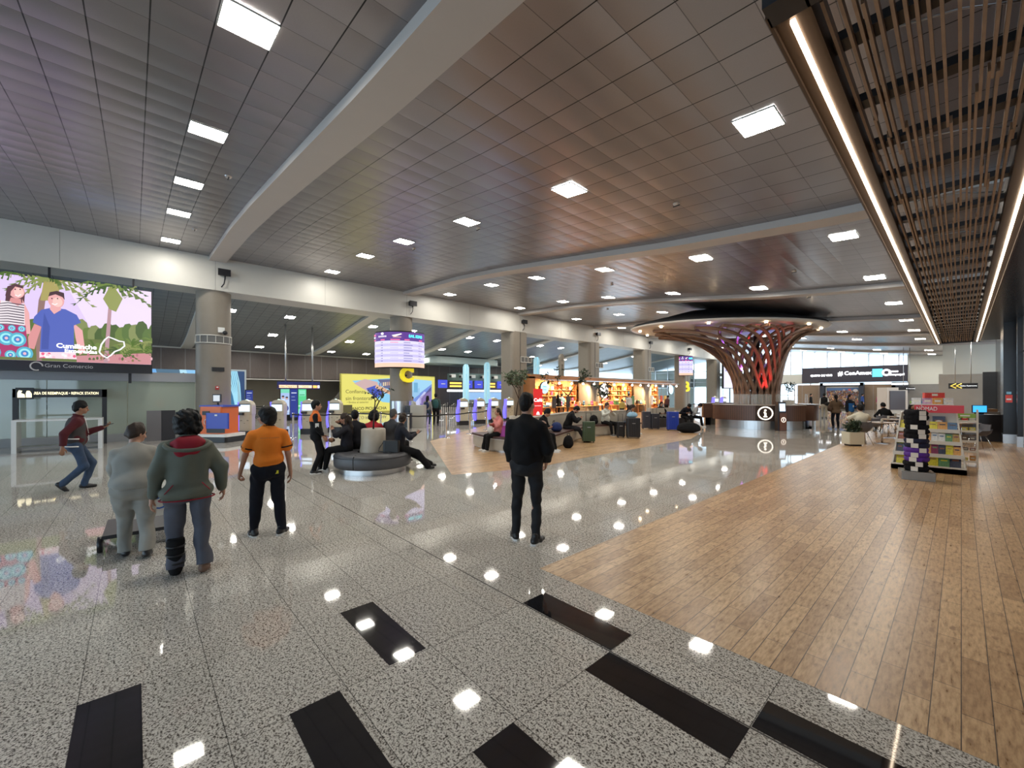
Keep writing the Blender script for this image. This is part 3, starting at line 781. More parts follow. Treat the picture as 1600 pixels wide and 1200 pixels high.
# ================================================================== ORANGE WRAPPING MACHINE
g0 = gp(345, 691); t = thing('luggage_wrapping_machine', 'orange luggage wrapping machine with a blue board beside the round column', 'machine', (g0.x - .3, g0.y, 0), YAW - .1)
ORG = mat('machine_orange', (.72, .15, .03), .35); BLU = mat('machine_blue', (.03, .06, .42), .3)
m = MB(); m.rbox((0, .1, .10), (1.15, 1.0, .18), .1, n=3); m.build('base', BLACK, t)
m = MB(); m.rbox((0, .1, .25), (1.18, 1.02, .10), .12, n=3); m.build('white_trim', WHITE, t)
m = MB(); m.rbox((-.12, .15, .78), (.86, .85, 1.0), .06, n=3); m.build('body', ORG, t)
m = MB(); m.box((-.28, -.285, 1.05), (.28, .02, .14)); m.box((.1, -.285, .42), (.7, .02, .16)); m.build('dark_slot', BLACK, t)
m = MB(); m.box((-.10, .15, 1.30), (.95, .8, .06)); m.build('top_board', BLU, t)
m = MB(); m.rbox((.22, -.34, .78), (.88, .08, .56), .05, n=2, mi=0); m.build('blue_board', BLU, t)
m = MB(); m.box((.20, -.39, .98), (.10, .01, .06)); m.build('sticker', WHITE, t)
m = MB(); m.tube([(-.18, .15, 1.32), (-.2, .15, 1.42)], .03); m.box((-.2, .12, 1.58), (.32, .05, .30)); m.build('monitor', BLACK, t)
m = MB(); m.box((-.2, .09, 1.58), (.25, .012, .22)); m.build('monitor_glass', mat('dim_screen', (.2, .2, .2), .3, emit=(.75, .8, .85), es=.55), t)
m = MB(); m.tube([(-.28 + .07 * math.cos(a_), -.285, .72 + .10 * math.sin(a_)) for a_ in [i * PI / 6 for i in range(9)]], .012, 5); m.build('logo', WHITE, t)
m = MB(); m.add([(-.55, -.3, 1.16), (-.55, .5, 1.2), (-.95, .3, 1.12)], [(0, 1, 2), (2, 1, 0)]); m.build('side_flap', DARK, t)

# ================================================================== CHECK-IN KIOSKS
KB = mat('kiosk_beige', (.52, .46, .34), .35); KBLUE = mat('kiosk_blue_light', (.1, .1, .5), .4, emit=(.10, .08, 1.0), es=1.8)
KSC = mat('kiosk_screen', (.5, .6, .7), .3, emit=(.62, .76, .92), es=.9)
def kiosk():
    t = thing('check_in_kiosk', 'tmp', 'kiosk')
    m = MB(); m.rbox((.03, 0, .12), (.60, .42, .24), .05); m.build('base', BLACK, t)
    m = MB(); m.rbox((0.03, 0, .60), (.52, .34, .72), .08, n=3)
    prof = [(-.27, .90), (.31, .90), (.31, 1.22)] + [(.02 + .29 * math.cos(a_), 1.22 + .27 * math.sin(a_)) for a_ in [i * PI / 10 for i in range(1, 10)]] + [(-.27, 1.22)]
    nn = len(prof); m.add([(x, -.15, z) for x, z in prof] + [(x, .12, z) for x, z in prof], [tuple(range(nn)), tuple(range(2 * nn - 1, nn - 1, -1))] + [(i, nn + i, nn + (i + 1) % nn, (i + 1) % nn) for i in range(nn)])
    m.build('body', KB, t)
    m = MB(); pts = []
    for k in range(13):
        q = k / 12; z = .20 + 1.2 * q; x = -.27 - .05 * math.sin(q * PI * 1.6) - .02
        pts.append((x, z))
    vs = [(x - .035, -.13, z) for x, z in pts] + [(x + .03, -.17, z) for x, z in pts] + [(x - .035, .10, z) for x, z in pts]
    n_ = 13; m.add(vs, [(i, n_ + i, n_ + i + 1, i + 1) for i in range(12)] + [(i + 1, 2 * n_ + i + 1, 2 * n_ + i, i) for i in range(12)], smooth=True); m.build('blue_light_edge', KBLUE, t)
    m = MB(); m.box((.02, -.16, 1.16), (.42, .03, .27)); m.build('screen', KSC, t)
    m = MB(); m.box((.02, -.158, 1.315), (.44, .03, .03)); m.box((-.08, -.22, .93), (.2, .14, .09)); m.box((-.1, -.172, .66), (.07, .01, .02)); m.box((.16, -.172, .66), (.07, .01, .02)); m.box((.03, -.172, .55), (.03, .01, .02)); m.build('slot', BLACK, t)
    m = MB(); m.ball((.02, 0, 1.49), (.05, .05, .025)); m.build('top_lamp', mat('kiosk_lamp', (.7, .9, .8), .4, emit=(.6, 1, .85), es=1.2), t)
    return t
kp = kiosk(); kl = [(385, 682, 'left of the orange polo'), (435, 680, 'behind the orange polo'), (482, 678, 'left of the orange and black jacket'), (524, 675, 'right of the orange and black jacket'),
    (723, 664, 'leftmost of the right four'), (749, 662, 'second of the right four'), (771, 660, 'above the woman in pink'), (795, 658, 'nearest the black clad man'),
    (1117, 645, 'left far one by the information desk'), (1130, 644, 'right far one by the information desk')]
for i, (px, py, lab) in enumerate(kl):
    o = kp if i == 0 else copy_tree(kp); g0 = gp(px, py)
    place(o, (g0.x, g0.y, 0), YAW + (.0 if i < 4 else .45), 'beige self check-in kiosk with blue light edge, ' + lab, 'self check-in kiosks')

# ================================================================== QUEUE BARRIERS
POSTM = mat('post_steel', (.70, .70, .71), .2, 1.0)
pp = thing('barrier_post', 'tmp', 'barrier post')
m = MB(); m.lathe([(0, .02), (.16, .015), (.17, 0)], n=20); m.build('foot', POSTM, pp)
m = MB(); m.lathe([(.036, .02), (.036, .88), (.045, .89), (.045, .98), (0, .985)], n=14); m.build('pole', POSTM, pp)
m = MB(); m.lathe([(.047, .90), (.047, .955)], n=14); m.build('belt_head', BLACK, pp)
posts = []; used = [False]
def post(x, y, lab):
    o = pp if not used[0] else copy_tree(pp); used[0] = True
    place(o, (x, y, 0), None, lab, 'belt barrier posts'); posts.append((x, y)); return (x, y)
def belt(a, b, lab):
    m = MB(); A, B = Vector((a[0], a[1], .925)), Vector((b[0], b[1], .925)); d = (B - A).normalized(); A += d * .05; B -= d * .05
    q = Vector((-d.y, d.x, 0)) * .003; mid = (A + B) / 2 - Vector((0, 0, .03)); pts = [A, (A + mid) / 2 - Vector((0, 0, .008)), mid, (B + mid) / 2 - Vector((0, 0, .008)), B]
    for u, v in zip(pts, pts[1:]):
        for sg in (1, -1):
            z = Vector((0, 0, .025)); m.add([u - z + q * sg, v - z + q * sg, v + z + q * sg, u + z + q * sg], [(0, 1, 2, 3)])
    o = m.build('barrier_belt', BLACK); tag(o, lab, 'barrier belt', 'black barrier belts')
line = [(458, 684), (497, 685), (516, 684), (560, 680), (595, 680), (624, 683)]
P0 = [gp(*p) for p in line]
for i, v in enumerate(P0): post(v.x, v.y, 'steel barrier post, %s in the line behind the round bench' % ORD[i])
for i in range(len(P0) - 1): belt(P0[i], P0[i + 1], 'black belt spanning behind the round bench, %s span from the left' % ORD[i])
line = [(638, 690), (697, 684), (734, 678), (760, 672)]
P1 = [gp(*p) for p in line]
for i, v in enumerate(P1): post(v.x, v.y, 'steel barrier post, %s in the line towards the woman in pink' % ORD[i])
for i in range(len(P1) - 1): belt(P1[i], P1[i + 1], 'black belt towards the woman in pink, %s span from the left' % ORD[i])
nn = 0
for row, py in enumerate((657, 653.5, 650.5, 648)):
    prev = None
    for k in range(7):
        px = 690 + k * 13 + row * 3; v = gp(px, py)
        post(v.x, v.y, 'steel post in the check-in queue, row %s, %s from the left' % (('one', 'two', 'three', 'four')[row], ORD[k]))
        if prev is not None: belt(prev, v, 'black queue belt, row %s, %s span from the left' % (('one', 'two', 'three', 'four')[row], ORD[k - 1]))
        prev = v
for row, py in enumerate((664, 657)):
    prev = None
    for k in range(5):
        px = 364 + k * 16; v = gp(px, py)
        post(v.x, v.y, 'steel post behind the left kiosks, row %s, %s from the left' % (('one', 'two')[row], ORD[k]))
        if prev is not None: belt(prev, v, 'black belt behind the left kiosks, row %s, %s span' % (('one', 'two')[row], ORD[k - 1]))
        prev = v
prev = None
for k in range(5):
    v = gp(1076 + k * 9, 650); post(v.x, v.y, 'steel post by the far queue near letter B, %s from the left' % ORD[k])
    if prev is not None: belt(prev, v, 'black belt by the far queue near letter B, %s span' % ORD[k - 1])
    prev = v

# ================================================================== ADVERTS AND SIGNS ON THE CHECK-IN SIDE
RXs = RX
def board(name, lab, X, px0, px1, py0, py1, ref=None, depthm=.12, cat='advert'):
    ref = ref or (px0 + px1) / 2
    ya, yb = at_x(px0, 600, X).y, at_x(px1, 600, X).y; zt = at_x(ref, py0, X).z; zb = max(.02, at_x(ref, py1, X).z)
    t = thing(name, lab, cat, (0, 0, 0)); m = MB(); m.bx(X - depthm, X - .005, ya - .06, yb + .06, zb - .06, zt + .06); m.build('frame', WHITE, t)
    return t, Canvas(yb - ya, zt - zb, ((X - .003, ya, zb), (0, 1, 0), (1, 0, 0)), step=.003), ya, yb, zb, zt
PICB = mat_picture('backlit_advert', .8)
YEL = (.78, .72, .16)
YA, YB = 534, 608
X = -36.5
ya, yb = at_x(534, 600, X).y, at_x(679, 600, X).y; zt, zb = at_x(600, 587, X).z, .15
t = thing('bank_advert', 'wide yellow backlit advert with city photos behind the second column', 'advert', (0, 0, 0))
m = MB(); m.bx(X - .35, X - .01, ya - .05, yb + .05, 0.02, zt + .08); m.build('frame', mat('yellow_frame', (.62, .58, .14), .4), t)
C = Canvas(yb - ya, zt - zb, ((X, ya, zb), (0, 1, 0), (1, 0, 0)), step=.004)
def SS(px, py):
    p = at_x(px, py, X); return ((p.y - ya) / (yb - ya), (p.z - zb) / (zt - zb))
C.rect(0, 0, 1, 1, YEL)
C.poly([SS(550, 595), SS(640, 589), SS(640, 633), SS(597, 628)], (.25, .60, .85))
C.poly([SS(553, 599), SS(570, 592), SS(590, 597), SS(592, 618), SS(575, 612)], (.60, .42, .42))
C.poly([SS(572, 607), SS(590, 601), SS(600, 615), SS(586, 622)], (.05, .09, .50))
C.poly([SS(590, 593), SS(640, 591), SS(640, 615), SS(600, 606)], (.12, .13, .26))
C.poly([SS(588, 600), SS(640, 626), SS(640, 631), SS(586, 606)], (.75, .45, .30))
for i in range(14): C.rect(*SS(592 + i * 3, 604 - i * .4), *SS(594 + i * 3, 598 - i * .3), R.choice([(.55, .35, .25), (.2, .22, .4), (.75, .6, .4)]))
C.poly([SS(640, 592), SS(674, 595), SS(674, 640), SS(640, 640)], (.35, .66, .88))
C.poly([SS(640, 626), SS(674, 600), SS(674, 640), SS(640, 640)], (.16, .27, .70))
C.poly([SS(640, 612), SS(655, 606), SS(655, 616), SS(640, 628)], (.30, .55, .80))
C.rect(*SS(646, 613), *SS(652, 598), (.16, .42, .66))
C.poly([SS(642, 636), SS(662, 612), SS(668, 614), SS(650, 640)], (.55, .58, .85))
C.poly([SS(655, 640), SS(658, 622), SS(666, 612), SS(673, 604), SS(673, 640)], (.10, .08, .26))
for i in range(10): C.rect(*SS(655 + i * 1.8, 632), *SS(656 + i * 1.8, 620 - i), (.32, .22, .5))
C.build('picture', PICB, t)
INK = mat('advert_ink', (.12, .11, .05), .5)
q = at_x(539, 612, X); text('slogan', 'Confianza', INK, 1.15, t, (X + .12, q.y, q.z), RX, .003, 'LEFT', fit=at_x(570, 612, X).y - q.y)
q = at_x(539, 621, X); text('slogan', 'sin fronteras', INK, 1.15, t, (X + .12, q.y, q.z - .1), RX, .003, 'LEFT', fit=at_x(580, 612, X).y - q.y)
q = at_x(541, 627, X); text('slogan', '• Envíos al exterior', INK, .55, t, (X + .12, q.y, q.z - .1), RX, .003, 'LEFT', fit=at_x(575, 612, X).y - q.y)
q = at_x(545, 639, X); text('brand_lettering', 'BANCO PICHINCHA', INK, .95, t, (X + .12, q.y, q.z), RX, .003, 'LEFT', bold=.02, fit=at_x(603, 612, X).y - q.y)
m = MB(); q = at_x(537, 639, X); m.bx(X + .1, X + .13, q.y - .1, q.y + .7, q.z - .35, q.z + .35); m.build('brand_mark', INK, t)
# blue advert with flowing lines right of first column, and the strip behind the big screen
X = -30.5
ya, yb = at_x(352, 600, X).y, at_x(382, 600, X).y; zt = at_x(370, 580, X).z; zb = .1
t = thing('flight_advert', 'tall dark blue advert with pale flowing lines beside the round column', 'advert', (0, 0, 0))
m = MB(); m.bx(X - .3, X - .01, ya - .08, yb + .10, 0, zt + .1); m.build('frame', mat('advert_frame_white', (.6, .7, .75), .4), t)
C = Canvas(yb - ya, zt - zb, ((X, ya, zb), (0, 1, 0), (1, 0, 0)), step=.004)
C.rect(0, 0, 1, 1, (.02, .06, .16)); C.poly([(0, 0), (.7, 0), (.62, 1), (0, 1)], (.03, .16, .32))
for i in range(6):
    C.stroke([(.12 + i * .09, 1), (.22 + i * .1, .75), (.42 + i * .07, .5), (.55 + i * .05, .25), (.60 + i * .05, 0)], .012, (.35, .72, .90))
C.poly([(.62, 1), (.80, .4), (.86, 0), (.70, 0), (.64, .4)], (.30, .50, .58))
C.build('picture', PICB, t)
X = -30.5
ya, yb = at_x(103, 600, X).y, at_x(305, 600, X).y; zt = at_x(200, 575, X).z + .0; zb = zt - 1.4
t = thing('blue_banner', 'light blue banner with a woman seen above the glass partition', 'advert', (0, 0, 0))
m = MB(); m.bx(X - .2, X - .01, ya, yb, zb, zt); m.bx(X - .2, X - .1, ya + .2, ya + .4, 0, zb); m.bx(X - .2, X - .1, yb - .4, yb - .2, 0, zb); m.build('frame', mat('banner_blue', (.2, .4, .6), .4), t)
C = Canvas(yb - ya, zt - zb, ((X, ya, zb), (0, 1, 0), (1, 0, 0)), step=.004)
C.rect(0, 0, 1, 1, (.25, .55, .86)); C.poly([(.0, 0), (.5, 0), (.7, 1), (0, 1)], (.16, .42, .80)); C.poly([(.66, 1), (.86, 1), (.9, 0), (.72, 0)], (.08, .16, .24)); C.poly([(.86, 1), (.92, 1), (.97, 0), (.9, 0)], (.45, .75, .90))
C.ell(.895, .52, .02, .36, (.10, .09, .10)); C.ell(.895, .50, .012, .28, (.62, .45, .40)); C.ell(.42, .25, .01, .08, (.05, .10, .25))
C.build('picture', PICB, t)
# hanging gate sign
X = -29.0
t = thing('hanging_sign', 'blue hanging sign with lit orange gate symbols on two rods', 'sign', (0, 0, 0))
ya, yb = at_x(434, 600, X).y, at_x(500, 600, X).y; q0 = at_x(465, 599, X).z; q1 = at_x(465, 608, X).z
m = MB(); m.bx(X - .2, X, ya, yb, q1, q0 + .1); m.build('housing', mat('sign_navy', (.03, .04, .20), .4), t)
m = MB()
for px in (447, 489): yy = at_x(px, 600, X).y; m.tube([(X - .1, yy, q0 + .1), (X - .1, yy, zc2(X))], .05, 8)
m.build('hanging_rod', SIL, t)
for px0, px1, col, nm in ((436, 464, (1.0, .62, .38), 'lit_text_panel'), (466, 487, (1.0, .66, .42), 'lit_text_panel'), (489, 495, (1.0, .38, .02), 'lit_symbol'), (496, 499, (.95, .95, 1.), 'lit_arrow')):
    m = MB(); m.bx(X, X + .03, at_x(px0, 600, X).y, at_x(px1, 600, X).y, q1 + .08, q0 - .12); m.build(nm, mat('sign_' + nm + str(px0), (.8, .5, .3), .4, emit=col, es=1.1), t)
for px, s in ((450, 'Salidas Departures'), (477, 'Gates')): text('lettering', s, mat('sign_dark_ink', (.1, .03, .02), .5), .17, t, (X + .035, at_x(px, 600, X).y, (q0 + q1) / 2 - .02), RX, .002)
# screens and stands beneath it
def tall_screen(lab, px0, px1, py0, py1, X, cols, name='advert_stand'):
    ya, yb = at_x(px0, 600, X).y, at_x(px1, 600, X).y; zt = at_x((px0 + px1) / 2, py0, X).z; zb = max(.05, at_x((px0 + px1) / 2, py1, X).z)
    t = thing(name, lab, 'advert', (0, 0, 0)); m = MB(); m.bx(X - .25, X - .01, ya, yb, 0, zt + .05); m.build('cabinet', DARK, t)
    C = Canvas(yb - ya, zt - zb, ((X, ya, zb), (0, 1, 0), (1, 0, 0)), step=.004); cols(C); C.build('picture', PICB, t); return t
def c1(C):
    C.rect(0, 0, 1, 1, (.40, .55, .85)); C.rect(0, .85, 1, 1, (.2, .7, .5)); C.ell(.25, .68, .14, .05, (.6, .35, .3)); C.ell(.25, .72, .15, .03, (.05, .04, .05)); C.ell(.65, .64, .14, .05, (.65, .4, .35)); C.ell(.65, .68, .15, .03, (.05, .04, .05))
    C.poly([(.05, .2), (.5, .2), (.45, .62), (.1, .62)], (.65, .75, .95)); C.poly([(.5, .1), (.95, .1), (.9, .58), (.5, .58)], (.55, .68, .95)); C.ell(.65, .25, .2, .1, (.05, .08, .35))
def c2(C): C.rect(0, 0, 1, 1, (.02, .04, .26)); C.rect(.15, .85, .85, .88, (.7, .75, .9)); C.rect(.15, .72, .6, .735, (.4, .5, .7)); C.rect(.15, .60, .7, .615, (.4, .5, .7))
def c3(C): C.rect(0, 0, 1, 1, (.10, .65, .28)); C.rect(.1, .72, .9, .95, (.25, .80, .55)); C.rect(.15, .75, .8, .78, (.03, .3, .12)); C.rect(0, .28, 1, .34, (.5, .9, .75)); C.rect(0, .0, 1, .18, (.3, .85, .6))
tall_screen('bright stand picturing two people under the hanging gate sign', 438.5, 453, 608, 648, -29.6, c1)
tall_screen('dark navy stand between the people picture and the green screen', 453.5, 465, 608, 652, -29.4, c2)
tall_screen('glowing green screen under the hanging gate sign', 466, 478.5, 608, 646, -29.6, c3)
tall_screen('navy advert stand beside the flowing lines advert', 384, 395, 610, 640, -30.2, c2)
# stainless counter corner staff desk
g0 = gp(651, 669); t = thing('staff_desk', 'pale service desk behind the second column with a clerk', 'desk', (g0.x - .35, g0.y + .3, 0), YAW)
m = MB(); m.rbox((0, 0, .58), (.72, .6, 1.15), .04); m.build('cabinet', mat('desk_stone', (.42, .40, .35), .4), t)
m = MB(); m.box((-.50, .05, .58), (.3, .55, 1.1)); m.build('side_panel', DARK, t)

# check-in counter row with blue and yellow screens
X = -34.0
t = thing('check_in_island', 'long check-in counter canopy with rows of blue and yellow screens', 'check-in counter', (0, 0, 0))
ya, yb = at_x(683, 600, X).y, at_x(900, 600, X).y
zz = at_x(740, 610, X).z
m = MB(); m.bx(X - 2.2, X, ya + 2.6, yb, zz + 1.0, zz + 1.75); m.build('green_fascia', mat('fascia_teal', (.16, .23, .22), .35), t)
m = MB(); m.bx(X - .1, X + .1, ya + 1.2, yb, zz - .14, zz + .06); m.build('light_beam', mat('beam_light', (.9, .9, .9), .4, emit=(.92, .97, 1), es=1.5), t)
m = MB(); m.bx(X - .8, X + .02, ya + 3, yb, 0, 1.1); m.build('desk_row', mat('counter_grey', (.22, .23, .23), .35), t)
m = MB(); m.bx(X - 2.5, X - 2.4, at_x(745, 600, X).y, yb, .9, zz - .2); m.build('back_panel', mat('pale_blue_screen', (.3, .5, .75), .4, emit=(.30, .52, .85), es=.6), t)
yy = ya + .1; k = 0
bm = mat('screen_blue', (.02, .03, .3), .4, emit=(.05, .07, .55), es=.8); ym = mat('screen_yellow', (.6, .4, .05), .4, emit=(1.0, .66, .12), es=.85)
while yy < yb - 1:
    typ = k % 3; w = 1.0 if typ != 1 else 1.35
    if typ == 1:
        m = MB(); m.bx(X, X + .1, yy, yy + w, zz + .62, zz + .80); m.bx(X, X + .1, yy, yy + w, zz + .32, zz + .50); m.build('flight_panel', ym, t)
    else:
        m = MB(); m.bx(X, X + .1, yy, yy + w, zz + .22, zz + 1.0); m.build('screen', bm, t)
        m = MB(); m.bx(X + .1, X + .12, yy + .3, yy + .75, zz + .58, zz + .66); m.build('screen_mark', WHITE, t)
    yy += w + .35; k += 1
for i, px in enumerate((706, 721, 737, 754, 772)):
    yy = at_x(px, 592, X).y; t2 = thing('track_projector', 'white spotlight on the teal counter fascia, %s from the left' % ORD[i], 'spotlight', (X + .15, yy, zz + 1.42), 0, 'spotlights on the teal fascia')
    m = MB(); m.box((0, 0, 0), (.3, .55, .32)); m.build('head', WHITE, t2); m = MB(); m.box((.05, -.3, -.05), (.2, .14, .22)); m.build('lens', BLACK, t2)
# light blue H shaped pylons
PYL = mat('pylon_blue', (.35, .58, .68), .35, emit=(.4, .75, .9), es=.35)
for i, (px, X, top) in enumerate(((728, -33.0, 569), (761, -32.2, 566), (838.5, -27.0, 558), (877, -25.5, 553))):
    q = at_x(px, top, X); t2 = thing('pylon', ('pale blue twin bar pylon above the check-in counters, %s from the left' % ORD[i]) if i < 3 else 'grey twin bar pylon above the souvenir shop', 'pylon', (X, q.y, 0))
    for sg in (-1, 1):
        m = MB(); wv = .26; h = q.z
        pr = [(sg * .07, 0), (sg * .30, 0), (sg * .30, h - .35), (sg * .22, h - .12), (sg * .07, h)]
        if sg < 0: pr = pr[::-1]
        nn_ = len(pr); m.add([(.12, a_, b_) for a_, b_ in pr] + [(-.12, a_, b_) for a_, b_ in pr], [tuple(range(nn_)), tuple(range(2 * nn_ - 1, nn_ - 1, -1))] + [(i2, nn_ + i2, nn_ + (i2 + 1) % nn_, (i2 + 1) % nn_) for i2 in range(nn_)])
        m.build('bar', PYL if i < 3 else COLM, t2)
    m = MB(); m.box((0, 0, q.z - .85), (.22, .16, .25)); m.build('cross_piece', PYL if i < 3 else COLM, t2)

# ================================================================== CURVED DEPARTURES SCREENS
def flight_screen(lab, cx, cy, rad, a0, a1, z0, z1, nrow=8, seed=1):
    rr = random.Random(seed)
    t = thing('departures_screen', lab, 'screen', (0, 0, 0))
    cur = lambda x, y, k: Vector((cx + (rad + k) * math.cos(a0 + (a1 - a0) * x), cy + (rad + k) * math.sin(a0 + (a1 - a0) * x), z0 + (z1 - z0) * y))
    m = MB(); m.lathe([(rad - .12, z0 - .06), (rad - .03, z0 - .06), (rad - .03, z1 + .06), (rad - .12, z1 + .06), (rad - .12, z0 - .06)], (cx, cy, 0), 24, a0=a0 - .02, a1=a1 + .02); m.build('casing', DARK, t)
    m = MB()
    for a_ in (a0 + (a1 - a0) * .3, a0 + (a1 - a0) * .7): m.tube([(cx, cy, (z0 + z1) / 2), (cx + rad * math.cos(a_) * .95, cy + rad * math.sin(a_) * .95, (z0 + z1) / 2)], .05, 6)
    m.build('bracket', DARK, t)
    C = Canvas(1, 1, None, step=.003, curve=cur)
    def strip(x0, y0, x1, y1, col, n=10):
        C.k = (C.k + 1) if n >= 20 else 14
        for i in range(n):
            u0, u1 = x0 + (x1 - x0) * i / n, x0 + (x1 - x0) * (i + 1) / n
            C.mb.add([C.pt(u0, y0, C.k), C.pt(u1, y0, C.k), C.pt(u1, y1, C.k), C.pt(u0, y1, C.k)], [(0, 1, 2, 3)], col=col)
    strip(0, 0, 1, 1, (.72, .68, .98), 24); strip(0, .75, 1, 1, (.10, .03, .26), 24); strip(0, 0, 1, .12, (.98, .58, .42), 24)
    for i in range(nrow):
        y = .74 - (i + 1) * .60 / nrow
        if i % 2: strip(.0, y, 1, y + .60 / nrow, (.55, .50, .82), 24)
    for i in range(nrow):
        y = .74 - (i + .6) * .60 / nrow
        for (x0, x1, cc) in ((.02, .07, (.35, .3, .55)), (.21, .26, (.1, .08, .3)), (.38, .52, (.5, .45, .7)), (.59, .59 + rr.uniform(.1, .17), (.12, .10, .35)), (.84, .84 + rr.uniform(.06, .12), (.3, .25, .5))):
            if i == 0 and x0 == .38: cc = (.85, .15, .2)
            for q in range(int((x1 - x0) / .018) or 1): strip(x0 + q * .018, y - .012, x0 + q * .018 + .012, y + .013, cc, 1)
    for x0, x1 in ((.0, .07), (.2, .28), (.38, .53), (.6, .68), (.85, .92)): strip(x0, .76, x1, .79, (.95, .15, .35), 3)
    strip(.0, .90, .07, .945, (.95, .15, .35), 2); strip(.0, .83, .06, .88, (.85, .85, .98), 2)
    C.k = 15; C.ell(.235, .95, .03, .04, (.9, .88, 1), 12)
    for q in range(5): strip(.15 + q * .034, .85, .15 + q * .034 + .024, .895, (.9, .88, 1), 1)
    C.poly([(.40, .90), (.55, .955), (.56, .93), (.46, .86), (.42, .87)], (.98, .9, .85)); strip(.42, .84, .55, .855, (.98, .6, .4), 2)
    C.build('screen_picture', PICS, t)
    for i, ch in enumerate('SALIDAS'):
        x = .68 + i * .036; p = C.pt(x, .885, C.k + 3); an = a0 + (a1 - a0) * x
        text('lettering', ch, mat('cyan_glow', (.1, .8, .9), .4, emit=(.05, .9, 1), es=1.0), .24 * (z1 - z0) / 2.2, t, p, (PI / 2, 0, an + PI / 2), .003, bold=.008)
    return t
ccx, ccy = -20.67, COLY[2]
ss0, ss1 = at_depth(588, 513, 19.6), at_depth(665, 572, 19.6)
flight_screen('curved departures screen wrapped round the second column', ccx, ccy, 1.42, math.radians(-97), math.radians(30), 3.12, 4.92)
ccy = COLY[6]
flight_screen('distant departures screen on the column near letter B', ccx, ccy, 1.5, math.radians(-75), math.radians(-18), 3.7, 6.0 - .3, 5, 3)
# letters on the columns
YLW = mat('yellow_letter', (.85, .72, .02), .35, emit=(1, .82, .03), es=.35)
def gate_letter(ch, k, z, size, ang, lab):
    t = thing('gate_letter', lab, 'sign letter', (-20.67, COLY[k], z), 0)
    o = text('letter', ch, YLW, size, t, (.72 * math.cos(ang), .72 * math.sin(ang), 0), (PI / 2, 0, ang + PI / 2), .10, bold=.05)
    m = MB(); m.tube([(.5 * math.cos(ang), .5 * math.sin(ang), 0), (.65 * math.cos(ang), .65 * math.sin(ang), 0)], .05); m.build('bracket', DARK, t)
gate_letter('C', 2, at_x(631, 587, -20.3).z, 1.05, math.radians(-4), 'big yellow letter C on the second column below the screen')
gate_letter('B', 6, at_x(1071, 605, -20.3).z, 1.5, math.radians(-30), 'yellow letter B on a distant column under its screen')
# ================================================================== TREE SCULPTURE AND INFORMATION DESK
TC = at_depth(1182, 0, 22.4); TC.z = 0
rt = Vector((CS, SN, 0)); fw = Vector((-SN, CS, 0))
BRZ = mat('bronze_rib', (.235, .14, .095), .38, .35, noise=.2, nscale=3)
t = thing('tree_sculpture', 'large tree sculpture of twisted brown ribs above the information desk', 'sculpture', TC, YAW)
def canopyR(a):   # local: x = right, y = away; centre shifted left
    cx, cy, A, B = -1.45, .3, 4.75, 2.9
    # ray from origin at angle a meets ellipse
    dx, dy = math.cos(a), math.sin(a); qa = (dx / A) ** 2 + (dy / B) ** 2; qb = -2 * (dx * cx / A ** 2 + dy * cy / B ** 2); qc = (cx / A) ** 2 + (cy / B) ** 2 - 1
    return (-qb + math.sqrt(qb * qb - 4 * qa * qc)) / (2 * qa)
NR = 22
for i in range(NR):
    at = 2 * PI * (i + .3) / NR; Rt = canopyR(at) * (.96 if i % 2 else .86)
    for sg in (-1, 1):
        ab = at + sg * 1.2; pts = []; r0 = 1.02
        for k in range(23):
            s_ = k / 22; q = max(0, (s_ - .28) / .72)
            z = .02 + (2.7 if True else 0) * min(1, s_ / .45) if s_ < .45 else 2.72 + (5.08 - 2.72) * (1 - (1 - (s_ - .45) / .55) ** 1.75)
            a_ = at + (ab - at) * (1 - q) ** .9
            rr_ = r0 + (Rt - r0) * (.12 * q + .88 * q ** 2.5)
            rr_ *= 1 + .0 * sg
            pts.append((rr_ * math.cos(a_), rr_ * math.sin(a_), z))
        m = MB(); m.tube(pts, [.088] * 16 + [.08] * 7, 6, smooth=False); m.build('rib', BRZ, t)
m = MB(); m.tube([(.0, 0, 0), (0, 0, 4.9)], .16, 10); m.build('core_pole', DARK, t)
t = thing('canopy_disc', 'pale oval ceiling disc glowing purple and red above the tree sculpture', 'ceiling disc', TC, YAW)
m = MB()
def oval(A, B, z, n=48): return [(-1.45 + A * math.cos(2 * PI * k / n), .3 + B * math.sin(2 * PI * k / n), z) for k in range(n)]
def rings(m, L, mi=0, capend=True):
    o = len(m.v); n_ = 48
    for r_ in L: m.v += r_
    for i in range(len(L) - 1):
        for k in range(n_):
            k2 = (k + 1) % n_; m.f.append((o + i * n_ + k, o + (i + 1) * n_ + k, o + (i + 1) * n_ + k2, o + i * n_ + k2)); m.m.append(mi); m.sm.append(True); m.c.append(None)
rings(m, [oval(.01, .01, 5.24), oval(4.6, 2.7, 5.22), oval(5.15, 3.15, 5.28), oval(5.25, 3.25, 5.36), oval(5.0, 3.0, 5.42)]); m.build('disc', mat('disc_cream', (.62, .56, .50), .4), t)
m = MB(); rings(m, [oval(5.1, 3.1, 5.40), oval(5.1, 3.1, 5.50), oval(2.0, .6, 6.3)]); m.build('gap_shade', mat('shade_black', (.008, .008, .009), .6), t)  # black skirt standing in for the shade above the disc
m = MB()
for k in range(11):
    a_ = 2 * PI * (k + .4) / 11; m.lathe([(.0, 0), (.07, 0), (.07, .05)], (-1.45 + 4.75 * math.cos(a_), .3 + 2.85 * math.sin(a_), 5.17), 10)
m.build('downlight', mat('warm_downlight', (.9, .8, .6), .4, emit=(1, .78, .5), es=14), t)
